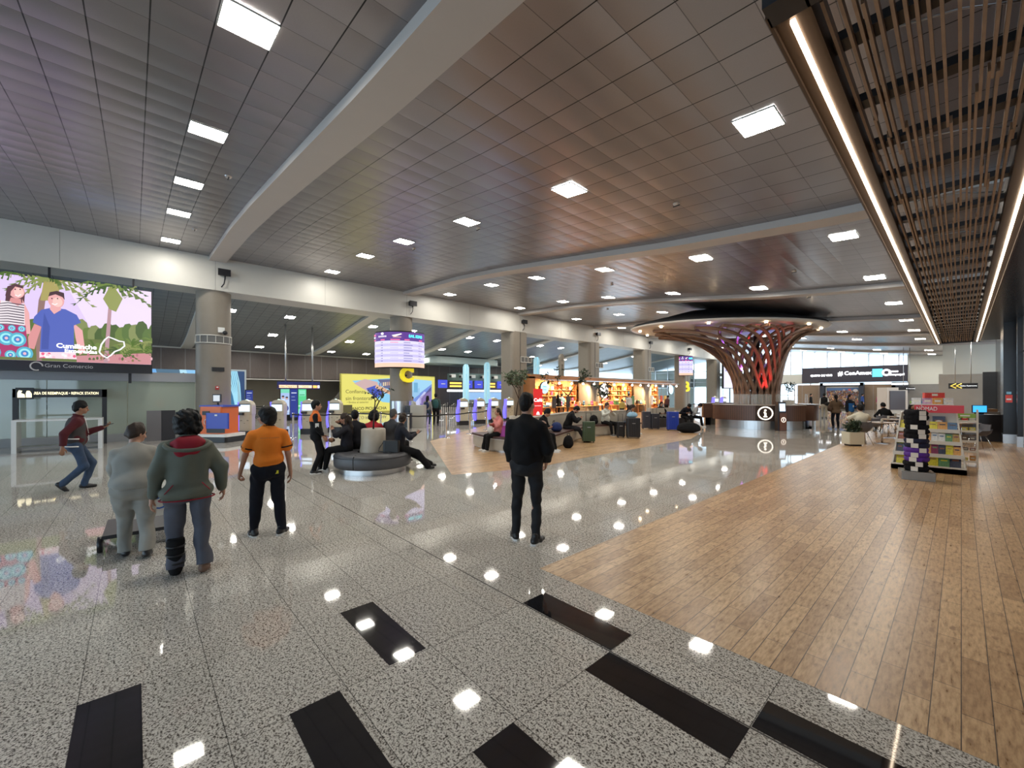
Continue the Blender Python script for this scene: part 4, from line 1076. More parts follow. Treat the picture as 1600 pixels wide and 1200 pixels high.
def spot(name, loc, to, power, col, size=1.2, blend=.5, rad=.08):
    d = bpy.data.lights.new(name, 'SPOT'); d.energy = power; d.color = col; d.spot_size = size; d.spot_blend = blend; d.shadow_soft_size = rad
    o = bpy.data.objects.new(name, d); scene.collection.objects.link(o); o.location = loc
    o.rotation_euler = (Vector(to) - Vector(loc)).to_track_quat('-Z', 'Y').to_euler(); return o
def TL(x, y, z): return TC + rt * x + fw * y + Vector((0, 0, z))
spot('purple_uplight', TL(-1.0, -.5, 3.0), TL(-3.4, 0, 5.2), 300, (.30, .12, 1.0), 1.7)
spot('red_uplight', TL(-.3, -1.35, 1.6), TL(-.25, -1.0, 5.2), 260, (1.0, .03, .05), .9)
spot('violet_uplight', TL(.5, .6, 3.0), TL(1.2, 1.6, 5.2), 160, (.25, .25, 1.0), 1.4)

DW = NT('dark_slat_wood'); _x, _y, _z = DW.sep(); _a = DW.math('ARCTAN2', _y, _x)
_f = DW.math('FRACT', DW.math('MULTIPLY', _a, 26.0)); _gr = DW.noise(DW.comb(DW.math('MULTIPLY', _a, 60), 0.0, DW.math('MULTIPLY', _z, 2)), 2, 3)
DW.l(DW.mix(DW.math('LESS_THAN', _f, .12), DW.mix(_gr, (.075, .035, .022), (.14, .07, .045)), (.02, .01, .008)), DW.b.inputs['Base Color']); DW.b.inputs['Roughness'].default_value = .35
DESKW = DW.m
t = thing('information_desk', 'round brown slatted information desk under the tree sculpture', 'desk', TC, YAW)
RD = 2.72
def arc(m, r0, r1, z0, z1, a0, a1, mi=0, n=30): m.lathe([(r1, z0), (r1, z1), (r0, z1), (r0, z0), (r1, z0)], n=n, a0=a0, a1=a1, mi=mi, smooth=False)
segs = [(math.radians(-168), math.radians(-72)), (math.radians(-58), math.radians(10)), (math.radians(30), math.radians(170))]
for a0, a1 in segs:
    m = MB(); arc(m, RD - .5, RD, .42, 1.17, a0, a1)
    for an in (a0, a1): m.add([((RD - .5) * math.cos(an), (RD - .5) * math.sin(an), .42), (RD * math.cos(an), RD * math.sin(an), .42), (RD * math.cos(an), RD * math.sin(an), 1.17), ((RD - .5) * math.cos(an), (RD - .5) * math.sin(an), 1.17)], [(0, 1, 2, 3)])
    m.build('counter_front', DESKW, t)
    m = MB(); arc(m, RD - .6, RD + .04, 1.17, 1.21, a0, a1); m.build('counter_top', mat('counter_cream', (.40, .33, .27), .25), t)
    m = MB(); arc(m, RD - .4, RD - .12, 0, .42, a0 + .02, a1 - .02); m.build('steel_plinth', SIL, t)
ai = math.atan2(-2.6, -1.0)
LOGO = mat('logo_glow', (.9, .85, .75), .4, emit=(1, .9, .78), es=1.1)
an = math.radians(-113); cx, cy = (RD + .03) * math.cos(an), (RD + .03) * math.sin(an); tang = Vector((-math.sin(an), math.cos(an), 0))
m = MB(); m.box((RD * math.cos(an), RD * math.sin(an), .80), (.04, .82, .74), rz=an); m.build('logo_plate', mat('plate_dark', (.03, .015, .01), .3), t)
m = MB(); m.tube([Vector((cx, cy, .80)) + tang * .30 * math.cos(2 * PI * k / 24) + Vector((0, 0, .30 * math.sin(2 * PI * k / 24))) for k in range(24)], .032, 6, closed=True); m.build('logo_ring', LOGO, t)
m = MB(); m.tube([(cx, cy, .64), (cx, cy, .83)], .045, 8); m.tube([Vector((cx, cy, .83)) - tang * .07, (cx, cy, .84)], .03, 6); m.tube([Vector((cx, cy, .63)) - tang * .08, Vector((cx, cy, .63)) + tang * .08], .028, 6); m.ball((cx, cy, .935), .055); m.build('logo_letter', LOGO, t)
for i, (a0, a1) in enumerate(((-150, -128), (-127, -104), (-100, -80), (-40, -15))):
    m = MB(); m.lathe([(RD - .45, 1.22), (RD - .45, 1.72)], n=8, a0=math.radians(a0), a1=math.radians(a1)); m.build('glass_screen', GLASS, t)
for k in range(0): m.box(((RD - .3) * math.cos(math.radians(8 + k * .5)), (RD - .3) * math.sin(math.radians(8)), 0), (.01, .01, .01))
an = math.radians(8); t2 = t
m = MB(); m.rbox((2.72, -.05, .72), (.12, .30, .86), .03); o = m.build('side_logo_panel', BLACK, t)
m = MB(); m.box((2.72, -.21, .72), (.07, .01, .6)); m.build('side_logo', LOGO, t)
# totem kiosk at the desk
g0 = gp(1219.5, 673); t = thing('information_totem', 'slim brown information totem with a pale screen in front of the desk', 'kiosk', (g0.x, g0.y, 0), YAW + .1)
m = MB(); m.box((0, 0, .68), (.44, .22, 1.36), taper=.86); m.build('body', mat('totem_dark', (.03, .02, .018), .3), t)
m = MB(); m.box((.04, -.12, .42), (.34, .03, .82)); m.build('front_panel', mat('totem_brown', (.16, .06, .03), .3), t)
m = MB(); m.box((.0, -.12, 1.10), (.27, .03, .36), M=Matrix.Rotation(-.08, 3, 'X')); m.build('screen', KSC, t)
m = MB(); m.tube([(.04 + .11 * math.cos(2 * PI * k / 18), -.145, .52 + .11 * math.sin(2 * PI * k / 18)) for k in range(18)], .011, 5, closed=True); m.tube([(.04, -.145, .46), (.04, -.145, .54)], .015, 5); m.ball((.04, -.145, .575), .02, 6); m.build('logo', LOGO, t)

# ================================================================== PLANTS
def foliage(m, c, r, n, size, seed, mi=0, droop=0.0):
    rr = random.Random(seed)
    for _ in range(n):
        d = Vector((rr.gauss(0, 1), rr.gauss(0, 1), rr.gauss(0, 1))); d.normalize(); p = Vector(c) + Vector((d.x * r[0], d.y * r[1], d.z * r[2])) * rr.random() ** .45
        a = Vector((rr.gauss(0, 1), rr.gauss(0, 1), rr.gauss(0, .7) - droop)).normalized(); b = a.orthogonal().normalized(); b.rotate(Matrix.Rotation(rr.uniform(0, 6), 3, a))
        L = size * rr.uniform(.7, 1.3); w = L * .26; mid = p + a * L * .5 + b.cross(a) * L * .06
        m.add([p, mid + b * w, p + a * L, mid - b * w], [(0, 1, 2, 3)], mi)
LEAFD = mat('dark_leaf', (.022, .04, .016), .5, noise=.4, nscale=5); LEAFO = mat('olive_leaf', (.10, .13, .07), .5, noise=.4, nscale=5); BARK = mat('bark', (.05, .032, .022), .8, noise=.3, nscale=20)
def branches(m, p, d, L, r, lev, rr, tips):
    pts = [p]; q = p
    for k in range(3):
        d = (d + Vector((rr.uniform(-.18, .18), rr.uniform(-.18, .18), rr.uniform(-.02, .16)))).normalized(); q = q + d * L / 3; pts.append(q)
    m.tube(pts, [r, r * .88, r * .76, r * .62], 6)
    if lev == 0: tips.append(q); return
    for j in range(rr.choice((2, 3)) if lev > 1 else 3):
        a = Vector((rr.gauss(0, 1), rr.gauss(0, 1), rr.uniform(.1, .9))).normalized()
        branches(m, q, (d * .55 + a * .75).normalized(), L * .72, r * .6, lev - 1, rr, tips)
        if lev == 1: tips.append((pts[2] + q) / 2)
def tree(name, lab, loc, h, stem, lev, seed, leafm, lsize, nleaf, lr=.10, r=.02, spread=1.0):
    rr = random.Random(seed); t = thing(name, lab, 'tree', loc); m = MB(); tips = []
    branches(m, Vector((0, 0, 0)), Vector((rr.uniform(-.1, .1), 0, 1)), stem, r, lev, rr, tips)
    zm = max(v.z for v in tips); k = h / zm
    W = spread; cxm = sum(v.x for v in tips) / len(tips) * .7; cym = sum(v.y for v in tips) / len(tips) * .7
    q_ = lambda x, y, z: ((x - cxm * min(1, max(0, z / zm))) * k * (1 + (W - 1) * min(1, z / zm)), (y - cym * min(1, max(0, z / zm))) * k * (1 + (W - 1) * min(1, z / zm)), z * k)
    m.v = [q_(x, y, z) for x, y, z in m.v]; m.build('trunk', BARK, t)
    f = MB()
    for i, v in enumerate(tips): foliage(f, Vector(q_(v.x, v.y, v.z)), (lr, lr, lr * .7), nleaf, lsize, seed * 100 + i)
    f.build('foliage', leafm, t); return t

# ================================================================== ROUND BENCH
bc = at_depth(583.5, 0, 9.45); bc.z = 0
t = thing('round_bench', 'round dark grey upholstered bench with a steel plinth', 'bench', bc, YAW)
PAD = mat('grey_upholstery', (.075, .075, .082), .42, noise=.1, nscale=6, bump=.15, bscale=8)
for a0, a1 in ((-100, 20), (20, 140), (140, 260)):
    m = MB(); A0, A1 = math.radians(a0 + .6), math.radians(a1 - .6); m.lathe([(.34, .12), (.80, .12), (.835, .15), (.845, .22), (.845, .37), (.82, .415), (.77, .44), (.45, .445), (.34, .43)], n=28, a0=A0, a1=A1); m.build('seat_cushion', PAD, t)
m = MB(); m.tube([(.85 * math.cos(2 * PI * k / 60), .85 * math.sin(2 * PI * k / 60), .365) for k in range(60)], .007, 5, closed=True); m.build('piping', mat('piping_black', (.02, .02, .022), .4), t)
m = MB(); m.lathe([(.72, .12), (.72, .0)], n=48); m.build('plinth', SIL, t)
t = thing('stone_planter', 'tall round beige planter in the middle of the round bench', 'planter', (bc.x, bc.y, .0), 0)
BEI = mat('beige_stone', (.40, .355, .29), .4, noise=.12, nscale=9)
m = MB(); m.lathe([(.30, .43), (.275, .60), (.27, .93), (.25, .95), (.17, .95), (.16, .92), (0, .90)], n=36); m.lathe([(.3, .43), (.3, 0)], n=24); m.build('pot', BEI, t)
m = MB(); m.disc((0, 0, .925), .16, 20); m.build('soil', mat('soil', (.03, .02, .015), .9), t)
tree('small_tree', 'thin bare branched tree with few dark leaves in the beige planter', (bc.x, bc.y, .93), .92, .42, 3, 11, LEAFD, .075, 3, .06, .022, 2.1)

# ================================================================== WAVY BENCH IN FRONT OF THE SHOP
bp_ = [gp(*p) for p in ((737, 697), (752, 702), (775, 707), (800, 709), (830, 709), (862, 704), (893, 692), (922, 683), (952, 680.5), (985, 679.5), (1003, 676))]
def smooth_path(P, n=6):
    out = []
    for i in range(len(P) - 1):
        a, b, c, d = P[max(0, i - 1)], P[i], P[i + 1], P[min(len(P) - 1, i + 2)]
        for k in range(n):
            s_ = k / n; out.append(.5 * ((2 * b) + (-a + c) * s_ + (2 * a - 5 * b + 4 * c - d) * s_ ** 2 + (-a + 3 * b - 3 * c + d) * s_ ** 3))
    out.append(P[-1]); return out
FP = smooth_path(bp_)
def offset(P, d):
    out = []
    for i, p in enumerate(P):
        a, b = P[max(0, i - 1)], P[min(len(P) - 1, i + 1)]; t_ = (b - a).normalized(); out.append(p + Vector((-t_.y, t_.x, 0)) * d)
    return out
def ribbon(m, P, d0, d1, z0, z1, mi=0):
    A, B = offset(P, d0), offset(P, d1); n_ = len(P); o = len(m.v)
    for a, b in zip(A, B): m.v += [(a.x, a.y, z0), (b.x, b.y, z0), (b.x, b.y, z1), (a.x, a.y, z1)]
    for i in range(n_ - 1):
        for k in range(4):
            k2 = (k + 1) % 4; m.f.append((o + i * 4 + k, o + i * 4 + k2, o + i * 4 + 4 + k2, o + i * 4 + 4 + k)); m.m.append(mi); m.sm.append(False); m.c.append(None)
    for e, q in ((0, (3, 2, 1, 0)), (n_ - 1, (0, 1, 2, 3))): m.f.append(tuple(o + e * 4 + k for k in q)); m.m.append(mi); m.sm.append(False); m.c.append(None)
t = thing('wavy_bench', 'long wavy beige bench with a maroon seat in front of the shop', 'bench', (0, 0, 0))
STO = mat('bench_beige', (.46, .42, .35), .35, noise=.08, nscale=5); MAR = mat('maroon_pad', (.075, .035, .03), .45, noise=.2, nscale=4)
m = MB(); ribbon(m, FP, .05, .62, .06, .37); m.build('base', STO, t)
m = MB(); ribbon(m, FP, .10, .60, 0, .06); m.build('kick_plinth', SIL, t)
m = MB(); ribbon(m, FP, 0, .66, .40, .46); m.build('seat', MAR, t)
m = MB(); ribbon(m, FP, .03, .63, .37, .40); m.build('pale_line', WHITE, t)
back = [p for p in FP[26:]]
m = MB(); ribbon(m, back, .62, .95, .0, .98); m.build('backrest', STO, t)
m = MB(); ribbon(m, back, .60, .97, .98, 1.0); m.build('top_edge', mat('bench_top', (.30, .27, .22), .4), t)
P2 = [gp(*p) for p in ((1028, 669.5), (1046, 668.5), (1066, 667.5), (1084, 667))]
t = thing('long_bench', 'beige bench with dark base behind the blue suitcase', 'bench', (0, 0, 0))
m = MB(); ribbon(m, P2, .0, .5, .05, .48); m.build('base', mat('dark_bench', (.035, .03, .03), .4), t)
m = MB(); ribbon(m, P2[:3], .5, .75, .0, 1.0); m.build('backrest', STO, t)
m = MB(); ribbon(m, P2, .03, .45, .0, .05); m.build('kick_plinth', SIL, t)
# pots of trees standing in the bench
for i, (px, py, d, h, lab, lv, lm, nl, ls) in enumerate(((806, 0, 17.2, 1.85, 'bushy olive tree behind the black clad man', 3, LEAFO, 12, .13), (886, 0, 18.2, 2.05, 'tall dark leaved tree in front of the shop beside the round blue sign', 3, LEAFD, 8, .12), (943, 0, 18.4, 1.35, 'small dark tree under the large white oval sign', 2, LEAFD, 12, .12), (1232, 0, 21.5, .9, 'leafy plant on the information desk right of the totem', 2, LEAFD, 14, .10), (1158, 0, 24.3, .8, 'dark plant behind the glass of the information desk', 2, LEAFD, 14, .12))):
    q = at_depth(px, 0, d); pot = thing('plant_pot', 'pot holding the ' + lab.split(' in ')[0].split(' behind')[0].split(' beside')[0].split(' under')[0].split(' on ')[0], 'pot', (q.x, q.y, 0), 0)
    hh = .82 if i < 3 else 1.21
    zt_ = hh; m = MB(); m.lathe([(.0, 0), (.24, 0), (.28, hh), (.24, hh), (.22, hh - .04), (0, hh - .05)], n=20) if i < 3 else m.lathe([(0, 0), (.22, 0), (.28, hh + .2), (.2, hh + .2), (.19, hh + .15), (0, hh + .14)], n=16); m.build('pot', BEI, pot)
    tree('tree' if i < 3 else 'potted_plant', lab, (q.x, q.y, hh - .04 + (.2 if i > 2 else 0)), h, .5, lv, 20 + i * 3, lm, ls, nl, .16, .022)

# ================================================================== SOUVENIR SHOP
SX = -19.35
sy0, sy1 = at_x(838, 600, SX).y, at_x(1058, 600, SX).y
WARM = mat('shop_wood', (.36, .15, .05), .45, noise=.2, nscale=2); WARMB = mat('shop_back', (.70, .38, .15), .5, noise=.3, nscale=2.5)
t = thing('souvenir_shop', 'brightly lit open souvenir shop of orange wood behind the wavy bench', 'shop', (0, 0, 0))
def zt(y): return 3.05 - .25 * (y - sy0) / (sy1 - sy0)
m = MB(); m.add([(SX, sy0 - .6, 2.78), (SX, sy1, 2.58), (SX, sy1, zt(sy1)), (SX, sy0 - .6, 3.07), (SX - .4, sy0 - .6, 2.78), (SX - .4, sy1, 2.58), (SX - .4, sy1, zt(sy1)), (SX - .4, sy0 - .6, 3.07)], [(0, 1, 2, 3), (7, 6, 5, 4), (0, 4, 5, 1), (3, 2, 6, 7), (0, 3, 7, 4), (1, 5, 6, 2)]); m.build('header', WARM, t)
m = MB(); m.bx(SX - 2.6, SX, sy0 - .6, sy0 - .1, 0, 2.9); m.build('end_wall', WARM, t)
m = MB(); m.bx(SX - 2.7, SX - .3, sy0 - .6, sy1, 2.95, 3.05); m.build('roof', mat('roof_pale', (.35, .36, .35), .5), t)
m = MB(); m.bx(SX - 2.6, SX - 2.5, sy0, sy1, 0, 2.95); m.build('back_wall', WARMB, t)
m = MB(); m.bx(SX + .28, SX + .34, sy0 + .1, sy1 - .2, 2.66, 2.72); m.bx(SX + .0, SX + .3, sy0 + 2, sy0 + 2.05, 2.68, 2.71); m.bx(SX, SX + .3, sy1 - 4, sy1 - 3.95, 2.68, 2.71); m.build('light_rail', SIL, t)
SHZ = (.75, 1.15, 1.6, 2.05)
for z in SHZ: m = MB(); m.bx(SX - 2.5, SX - 2.05, sy0, sy1, z - .04, z); m.build('shelf', mat('shelf_honey', (.60, .34, .13), .45), t)
ny = 12
for k in range(ny + 1): m = MB(); y = sy0 + .05 + (sy1 - sy0 - .1) * k / ny; m.bx(SX - 2.5, SX - 2.05, y - .04, y + .04, 0, 2.5); m.build('upright', WARM, t)
BULB = mat('shop_bulb', (1, .9, .8), .4, emit=(1, .86, .70), es=16)
for k in range(15):
    y = sy0 + .7 + (sy1 - sy0 - 1.4) * k / 14; tt = thing('shop_spotlight', 'round spotlight on the shop front rail, %s from the left' % (ORD + ['thirteenth', 'fourteenth', 'fifteenth'])[k], 'spotlight', (SX + .31, y, 2.66), 0, 'spotlights along the shop front')
    m = MB(); m.tube([(0, 0, 0), (-.03, 0, -.12)], .05, 8); m.build('lamp_body', WHITE, tt); m = MB(); m.ball((-.05, 0, -.19), .075, 10); m.build('bulb', BULB, tt)
    if k % 2 == 0:
        l = bpy.data.lights.new('shop_lamp', 'SPOT'); l.energy = 800; l.color = (1, .74, .45); l.spot_size = 2.0; l.spot_blend = .6; l.shadow_soft_size = .1
        lo = bpy.data.objects.new('shop_lamp', l); scene.collection.objects.link(lo); lo.location = (SX - .1, y, 2.5); lo.rotation_euler = Vector((-1.3, 0, -1.1)).to_track_quat('-Z', 'Y').to_euler()
# goods
GC = [(.75, .12, .05), (.85, .55, .12), (.06, .05, .05), (.9, .82, .7), (.35, .16, .06), (.05, .16, .30), (.55, .08, .22), (.92, .70, .38), (.10, .25, .10), (.95, .92, .88), (.70, .33, .10)]
GM = [mat('goods_%d' % i, c_, .5) for i, c_ in enumerate(GC)]
proto = {}
def proto_good(kind, ci):
    if (kind, ci) in proto: return copy_tree(proto[(kind, ci)])
    m = MB()
    if kind == 'souvenir_box': m.box((0, 0, .13), (.22, .26, .26))
    elif kind == 'bottle': m.lathe([(0, 0), (.055, 0), (.055, .2), (.02, .26), (.02, .33), (0, .33)], n=10)
    elif kind == 'sun_hat': m.lathe([(.2, .0), (.11, .02), (.10, .11), (.0, .13)], n=14)
    elif kind == 'plush_toy': m.ball((0, 0, .10), (.10, .09, .11), 8); m.ball((0, 0, .26), .085, 8); m.ball((0, .07, .33), .03, 6); m.ball((0, -.07, .33), .03, 6)
    elif kind == 'folded_shawl': m.rbox((0, 0, .05), (.26, .34, .10), .03)
    elif kind == 'vase': m.lathe([(0, 0), (.06, 0), (.11, .12), (.04, .24), (.06, .28)], n=12)
    o = m.build(kind, GM[ci]); proto[(kind, ci)] = o; return o
KN = {'souvenir_box': 'souvenir box', 'bottle': 'bottle', 'sun_hat': 'sun hat', 'plush_toy': 'plush toy', 'folded_shawl': 'folded shawl', 'vase': 'ornamental vase'}
CN = ['red', 'amber', 'black', 'cream', 'brown', 'blue', 'magenta', 'straw', 'green', 'white', 'orange']
kinds = list(KN)
bayw = (sy1 - sy0) / ny
for zi, z in enumerate(SHZ):
    for k in range(ny * 4):
        y = sy0 + .25 + k * bayw / 4 + R.uniform(-.03, .03) + (.0 if k % 4 else .05); kd = R.choice(kinds); ci = R.randrange(len(GC)) if zi < 3 else R.choice((1, 3, 7, 10, 0))
        o = proto_good(kd, ci); o.location = (SX - 2.27, y, z); o.scale = (1, 1.15, 1)
        tag(o, '%s %s, %s in shop bay %s, %s shelf' % (CN[ci], KN[kd], ORD[k % 4], ('one', 'two', 'three', 'four', 'five', 'six', 'seven', 'eight', 'nine', 'ten', 'eleven', 'twelve')[min(11, k // 4)], ('lowest', 'second', 'third', 'top')[zi]), 'souvenir', 'souvenirs on the shop shelves')
# display tables and racks in front of the shelves
for i, px in enumerate((853, 876, 905, 930, 968, 1000, 1030)):
    y = at_x(px, 620, SX - .6).y; tt = thing('display_table', 'low souvenir display table inside the shop, %s from the left' % ORD[i], 'table', (SX - .8, y, 0), 0)
    m = MB(); m.box((0, 0, .78), (.9, 1.5, .06)); m.build('tabletop', mat('shelf_honey'), tt)
    for a_ in (-.38, .38):
        for b_ in (-.65, .65): m = MB(); m.box((a_, b_, .375), (.05, .05, .75)); m.build('leg', WARM, tt)
    for j in range(9):
        kd = R.choice(kinds); ci = R.randrange(len(GC)); o = proto_good(kd, ci); o.location = (SX - .8 + (-.25, .0, .25)[j % 3], y - .5 + .5 * (j // 3), .81); o.scale = (1.1, 1.1, 1.1)
        tag(o, '%s %s, %s spot on the %s display table of the shop' % (CN[ci], KN[kd], ORD[j], ORD[i]), 'souvenir', 'souvenirs on the display tables')
for i, (px, ci) in enumerate(((862, 2), (884, 2), (1015, 9), (1024, 10), (1030, 0), (1036, 1), (985, 8))):
    p = at_x(px, 0, SX - .1); tt = thing('hanging_garment', '%s cloth hanging at the shop front, %s from the left' % (CN[ci], ORD[i]), 'garment', (SX + .12, p.y, 0))
    m = MB(); zc_ = 1.15; m.rbox((0, 0, zc_), (.12, .38, .8), .05); m.build('cloth', GM[ci], tt); m = MB(); m.tube([(0, 0, 1.57), (0, 0, 2.66), (.18, 0, 2.68)], .012, 5); m.build('hanger_rod', SIL, tt)
def roundsign(lab, px, py, rx, rz_, col, X=SX + .18):
    p = at_x(px, py, X); tt = thing('round_sign', lab, 'sign', (X, p.y, p.z)); n_ = 28
    def dsk(x0, x1, sc, m): 
        vs = [(x0, rx * sc * math.cos(2 * PI * k / n_), rz_ * sc * math.sin(2 * PI * k / n_)) for k in range(n_)] + [(x1, rx * sc * math.cos(2 * PI * k / n_), rz_ * sc * math.sin(2 * PI * k / n_)) for k in range(n_)]
        m.add(vs, [tuple(range(n_ - 1, -1, -1)), tuple(range(n_, 2 * n_))] + [(k, (k + 1) % n_, n_ + (k + 1) % n_, n_ + k) for k in range(n_)]); return m
    dsk(-.07, .03, 1.0, MB()).build('rim', DARK, tt); dsk(.03, .045, .93, MB()).build('face', mat('round_' + str(px), col, .4, emit=col, es=.9), tt)
    m = MB(); m.tube([(0, 0, rz_), (0, 0, 2.78 - p.z)], .02, 5); m.build('hanger', DARK, tt); return tt
s1 = roundsign('round pale blue sign at the left end of the shop', 850.5, 606, .42, .42, (.45, .75, .95))
text('lettering', 'duty', mat('teal_ink', (.05, .25, .35), .5), .2, s1, (.05, 0, .1), RX, .002); text('lettering', 'free', mat('teal_ink'), .2, s1, (.05, 0, -.12), RX, .002)
s2 = roundsign('large white oval sign in the middle of the shop front', 943.5, 611, .62, .62, (.95, .92, .90))
m = MB()
for a_, b_ in ((-.2, -.3), (.0, -.38), (.18, -.28)): m.ball((.05, a_, b_), (.012, .09, .09), 8)
m.build('sign_marks', BLACK, s2)
s3 = roundsign('round pale blue sign at the right end of the shop', 1048, 609, .48, .48, (.50, .80, .98))
# red cafe banner
p = gp(841, 0 or 692); p = at_depth(840.5, 0, 18.6)
tt = thing('cafe_banner', 'red upright banner with white lettering beside the shop entrance', 'banner', (p.x, p.y, 0), YAW + .1)
m = MB(); m.box((0, 0, 1.32), (.42, .04, 1.3)); m.build('panel', mat('banner_red', (.78, .03, .03), .4, emit=(1, .04, .04), es=.25), tt)
m = MB(); m.box((0, 0, .35), (.05, .03, .7)); m.box((0, 0, .015), (.42, .3, .03)); m.build('stand', DARK, tt)
text('lettering', 'Café', WT, .21, tt, (0, -.026, 1.45), (PI / 2, 0, 0), .002, bold=.004); text('lettering', 'de mi tierra', WT, .06, tt, (0, -.026, 1.2), (PI / 2, 0, 0), .002)
m = MB(); m.add([(-.08, -.025, .8), (.08, -.025, .8), (.05, -.025, .9), (0, -.025, .95), (-.05, -.025, .9)], [tuple(range(5))]); m.build('emblem', WT, tt)
# vertical white lit screen beside tree
X = -19.0
p0, p1 = at_x(1131, 566, X), at_x(1152, 607, X)
t = thing('tall_led_screen', 'tall pale lilac led screen left of the tree sculpture', 'screen', (0, 0, 0))
zt_, zb_ = at_x(1141, 566, X).z, at_x(1141, 606, X).z
m = MB(); m.bx(X - .25, X - .01, p0.y, p1.y, zb_ - .1, zt_ + .05); m.bx(X - .2, X - .1, p0.y + 2.2, p0.y + 2.4, 0, zb_); m.build('casing', DARK, t)
C = Canvas(p1.y - p0.y, zt_ - zb_, ((X, p0.y, zb_), (0, 1, 0), (1, 0, 0)), step=.01); C.rect(0, 0, 1, 1, (.78, .70, .95)); C.rect(.1, .62, .18, .70, (.15, .1, .4)); C.rect(.25, .6, .75, .66, (.35, .65, .9)); C.rect(.3, .54, .7, .57, (.4, .8, .7)); C.build('screen_picture', PICS, t)

# ================================================================== FAR WALL SIGNS
def SY(px, py, Y=FW - .15): return at_y(px, py, Y)
a, b = SY(1253, 590), SY(1418.5, 590); zt_ = SY(1418, 569.5).z; zb_ = SY(1418, 596).z
t = thing('sponsor_sign_band', 'long dark sign band with glowing white lettering on the far wall', 'sign', (0, 0, 0))
m = MB(); m.bx(a.x, b.x, FW - .12, FW + .1, zb_, zt_); m.build('band', mat('band_dark', (.035, .03, .045), .35), t)
GW = mat('white_glow', (.9, .9, .95), .4, emit=(.95, .97, 1), es=1.6); RYs = (PI / 2, 0, 0)
def tx(s, px, py, size, m_=GW, **k):
    q = SY(px, py, FW - .16); return text('lettering', s, m_, size, t, q, RYs, .01, **k)
def wpx(a, b): return SY(b, 590).x - SY(a, 590).x
tx('QUITO DE VIVE', 1283, 587, .62, bold=.03, fit=wpx(1266, 1300)); tx('#', 1313, 584, 1.2, bold=.03, fit=wpx(1309, 1317)); tx('ConAmex', 1340, 583, 1.25, bold=.04, fit=wpx(1318, 1361)); tx('Banco', 1396, 580, .5, bold=.02, fit=wpx(1389, 1404)); tx('Guayaquil', 1401, 585, .58, bold=.02, fit=wpx(1389, 1413))
m = MB(); q0, q1 = SY(1363, 589), SY(1379, 576); m.bx(q0.x, q1.x, FW - .16, FW - .12, q0.z, q1.z); m.build('blue_square', mat('blue_square', (.1, .6, .9), .4, emit=(.12, .62, .95), es=1.0), t)
m = MB(); q0 = SY(1385, 582); m.tube([(q0.x + .28 * math.cos(2 * PI * k / 16), FW - .15, q0.z + .28 * math.sin(2 * PI * k / 16)) for k in range(16)], .09, 6, closed=True); m.build('ring_logo', GW, t)
# portal with the crowd mural
t = thing('mural_portal', 'dark portal around a colourful crowd mural with a bright top light', 'mural', (0, 0, 0)); Y0 = FW - 1.2
a, b = SY(1281, 620, Y0), SY(1349, 620, Y0); zt_ = SY(1315, 598, Y0).z
m = MB(); m.bx(a.x, b.x, Y0, Y0 + .9, zt_ - .35, zt_); m.bx(a.x, a.x + .4, Y0, Y0 + .9, 0, zt_); m.bx(b.x - .4, b.x, Y0, Y0 + .9, 0, zt_); m.build('frame', mat('portal_navy', (.02, .025, .04), .4), t)
m = MB(); m.bx(a.x + .3, b.x - .3, Y0 - .05, Y0, zt_ - .25, zt_ - .08); m.build('light_strip', mat('portal_light', (.9, .9, .9), .4, emit=(.9, .97, 1), es=1.6), t)
x0, x1 = SY(1290, 620, Y0 + .5).x, SY(1344, 620, Y0 + .5).x; zq = SY(1315, 604, Y0 + .5).z; zl = .25
m = MB(); m.bx(x0, x1, Y0 + .5, Y0 + .6, zl, zq); m.build('panel', WHITE, t)
C = Canvas(x1 - x0 - .2, zq - zl - .25, ((x0 + .1, Y0 + .49, zl + .1), (1, 0, 0), (0, -1, 0)), step=.004); C.rect(0, 0, 1, 1, (.16, .08, .05)); C.rect(0, .86, 1, 1, (.10, .22, .50)); C.k += 1
for i in range(620):
    x, y = R.random(), R.random() * .86; s_ = R.uniform(.006, .016); col = R.choice([(.62, .30, .10), (.45, .10, .08), (.12, .08, .08), (.75, .55, .25), (.20, .12, .35), (.12, .25, .4), (.55, .40, .30), (.30, .12, .06)])
    C.k = 3 + i % 5; C.mb.add([C.pt(x + dx * s_, min(.87, y + dy * s_ * 2.0), C.k) for dx, dy in ((-1, -1), (1, -1), (1, 1), (-1, 1))], [(0, 1, 2, 3)], col=col)
C.k = 9; C.ell(.9, .86, .07, .08, (.9, .85, .85)); C.ell(.72, .9, .05, .05, (.75, .12, .12)); C.ell(.55, .88, .04, .05, (.5, .45, .45)); C.build('picture', PICP, t)
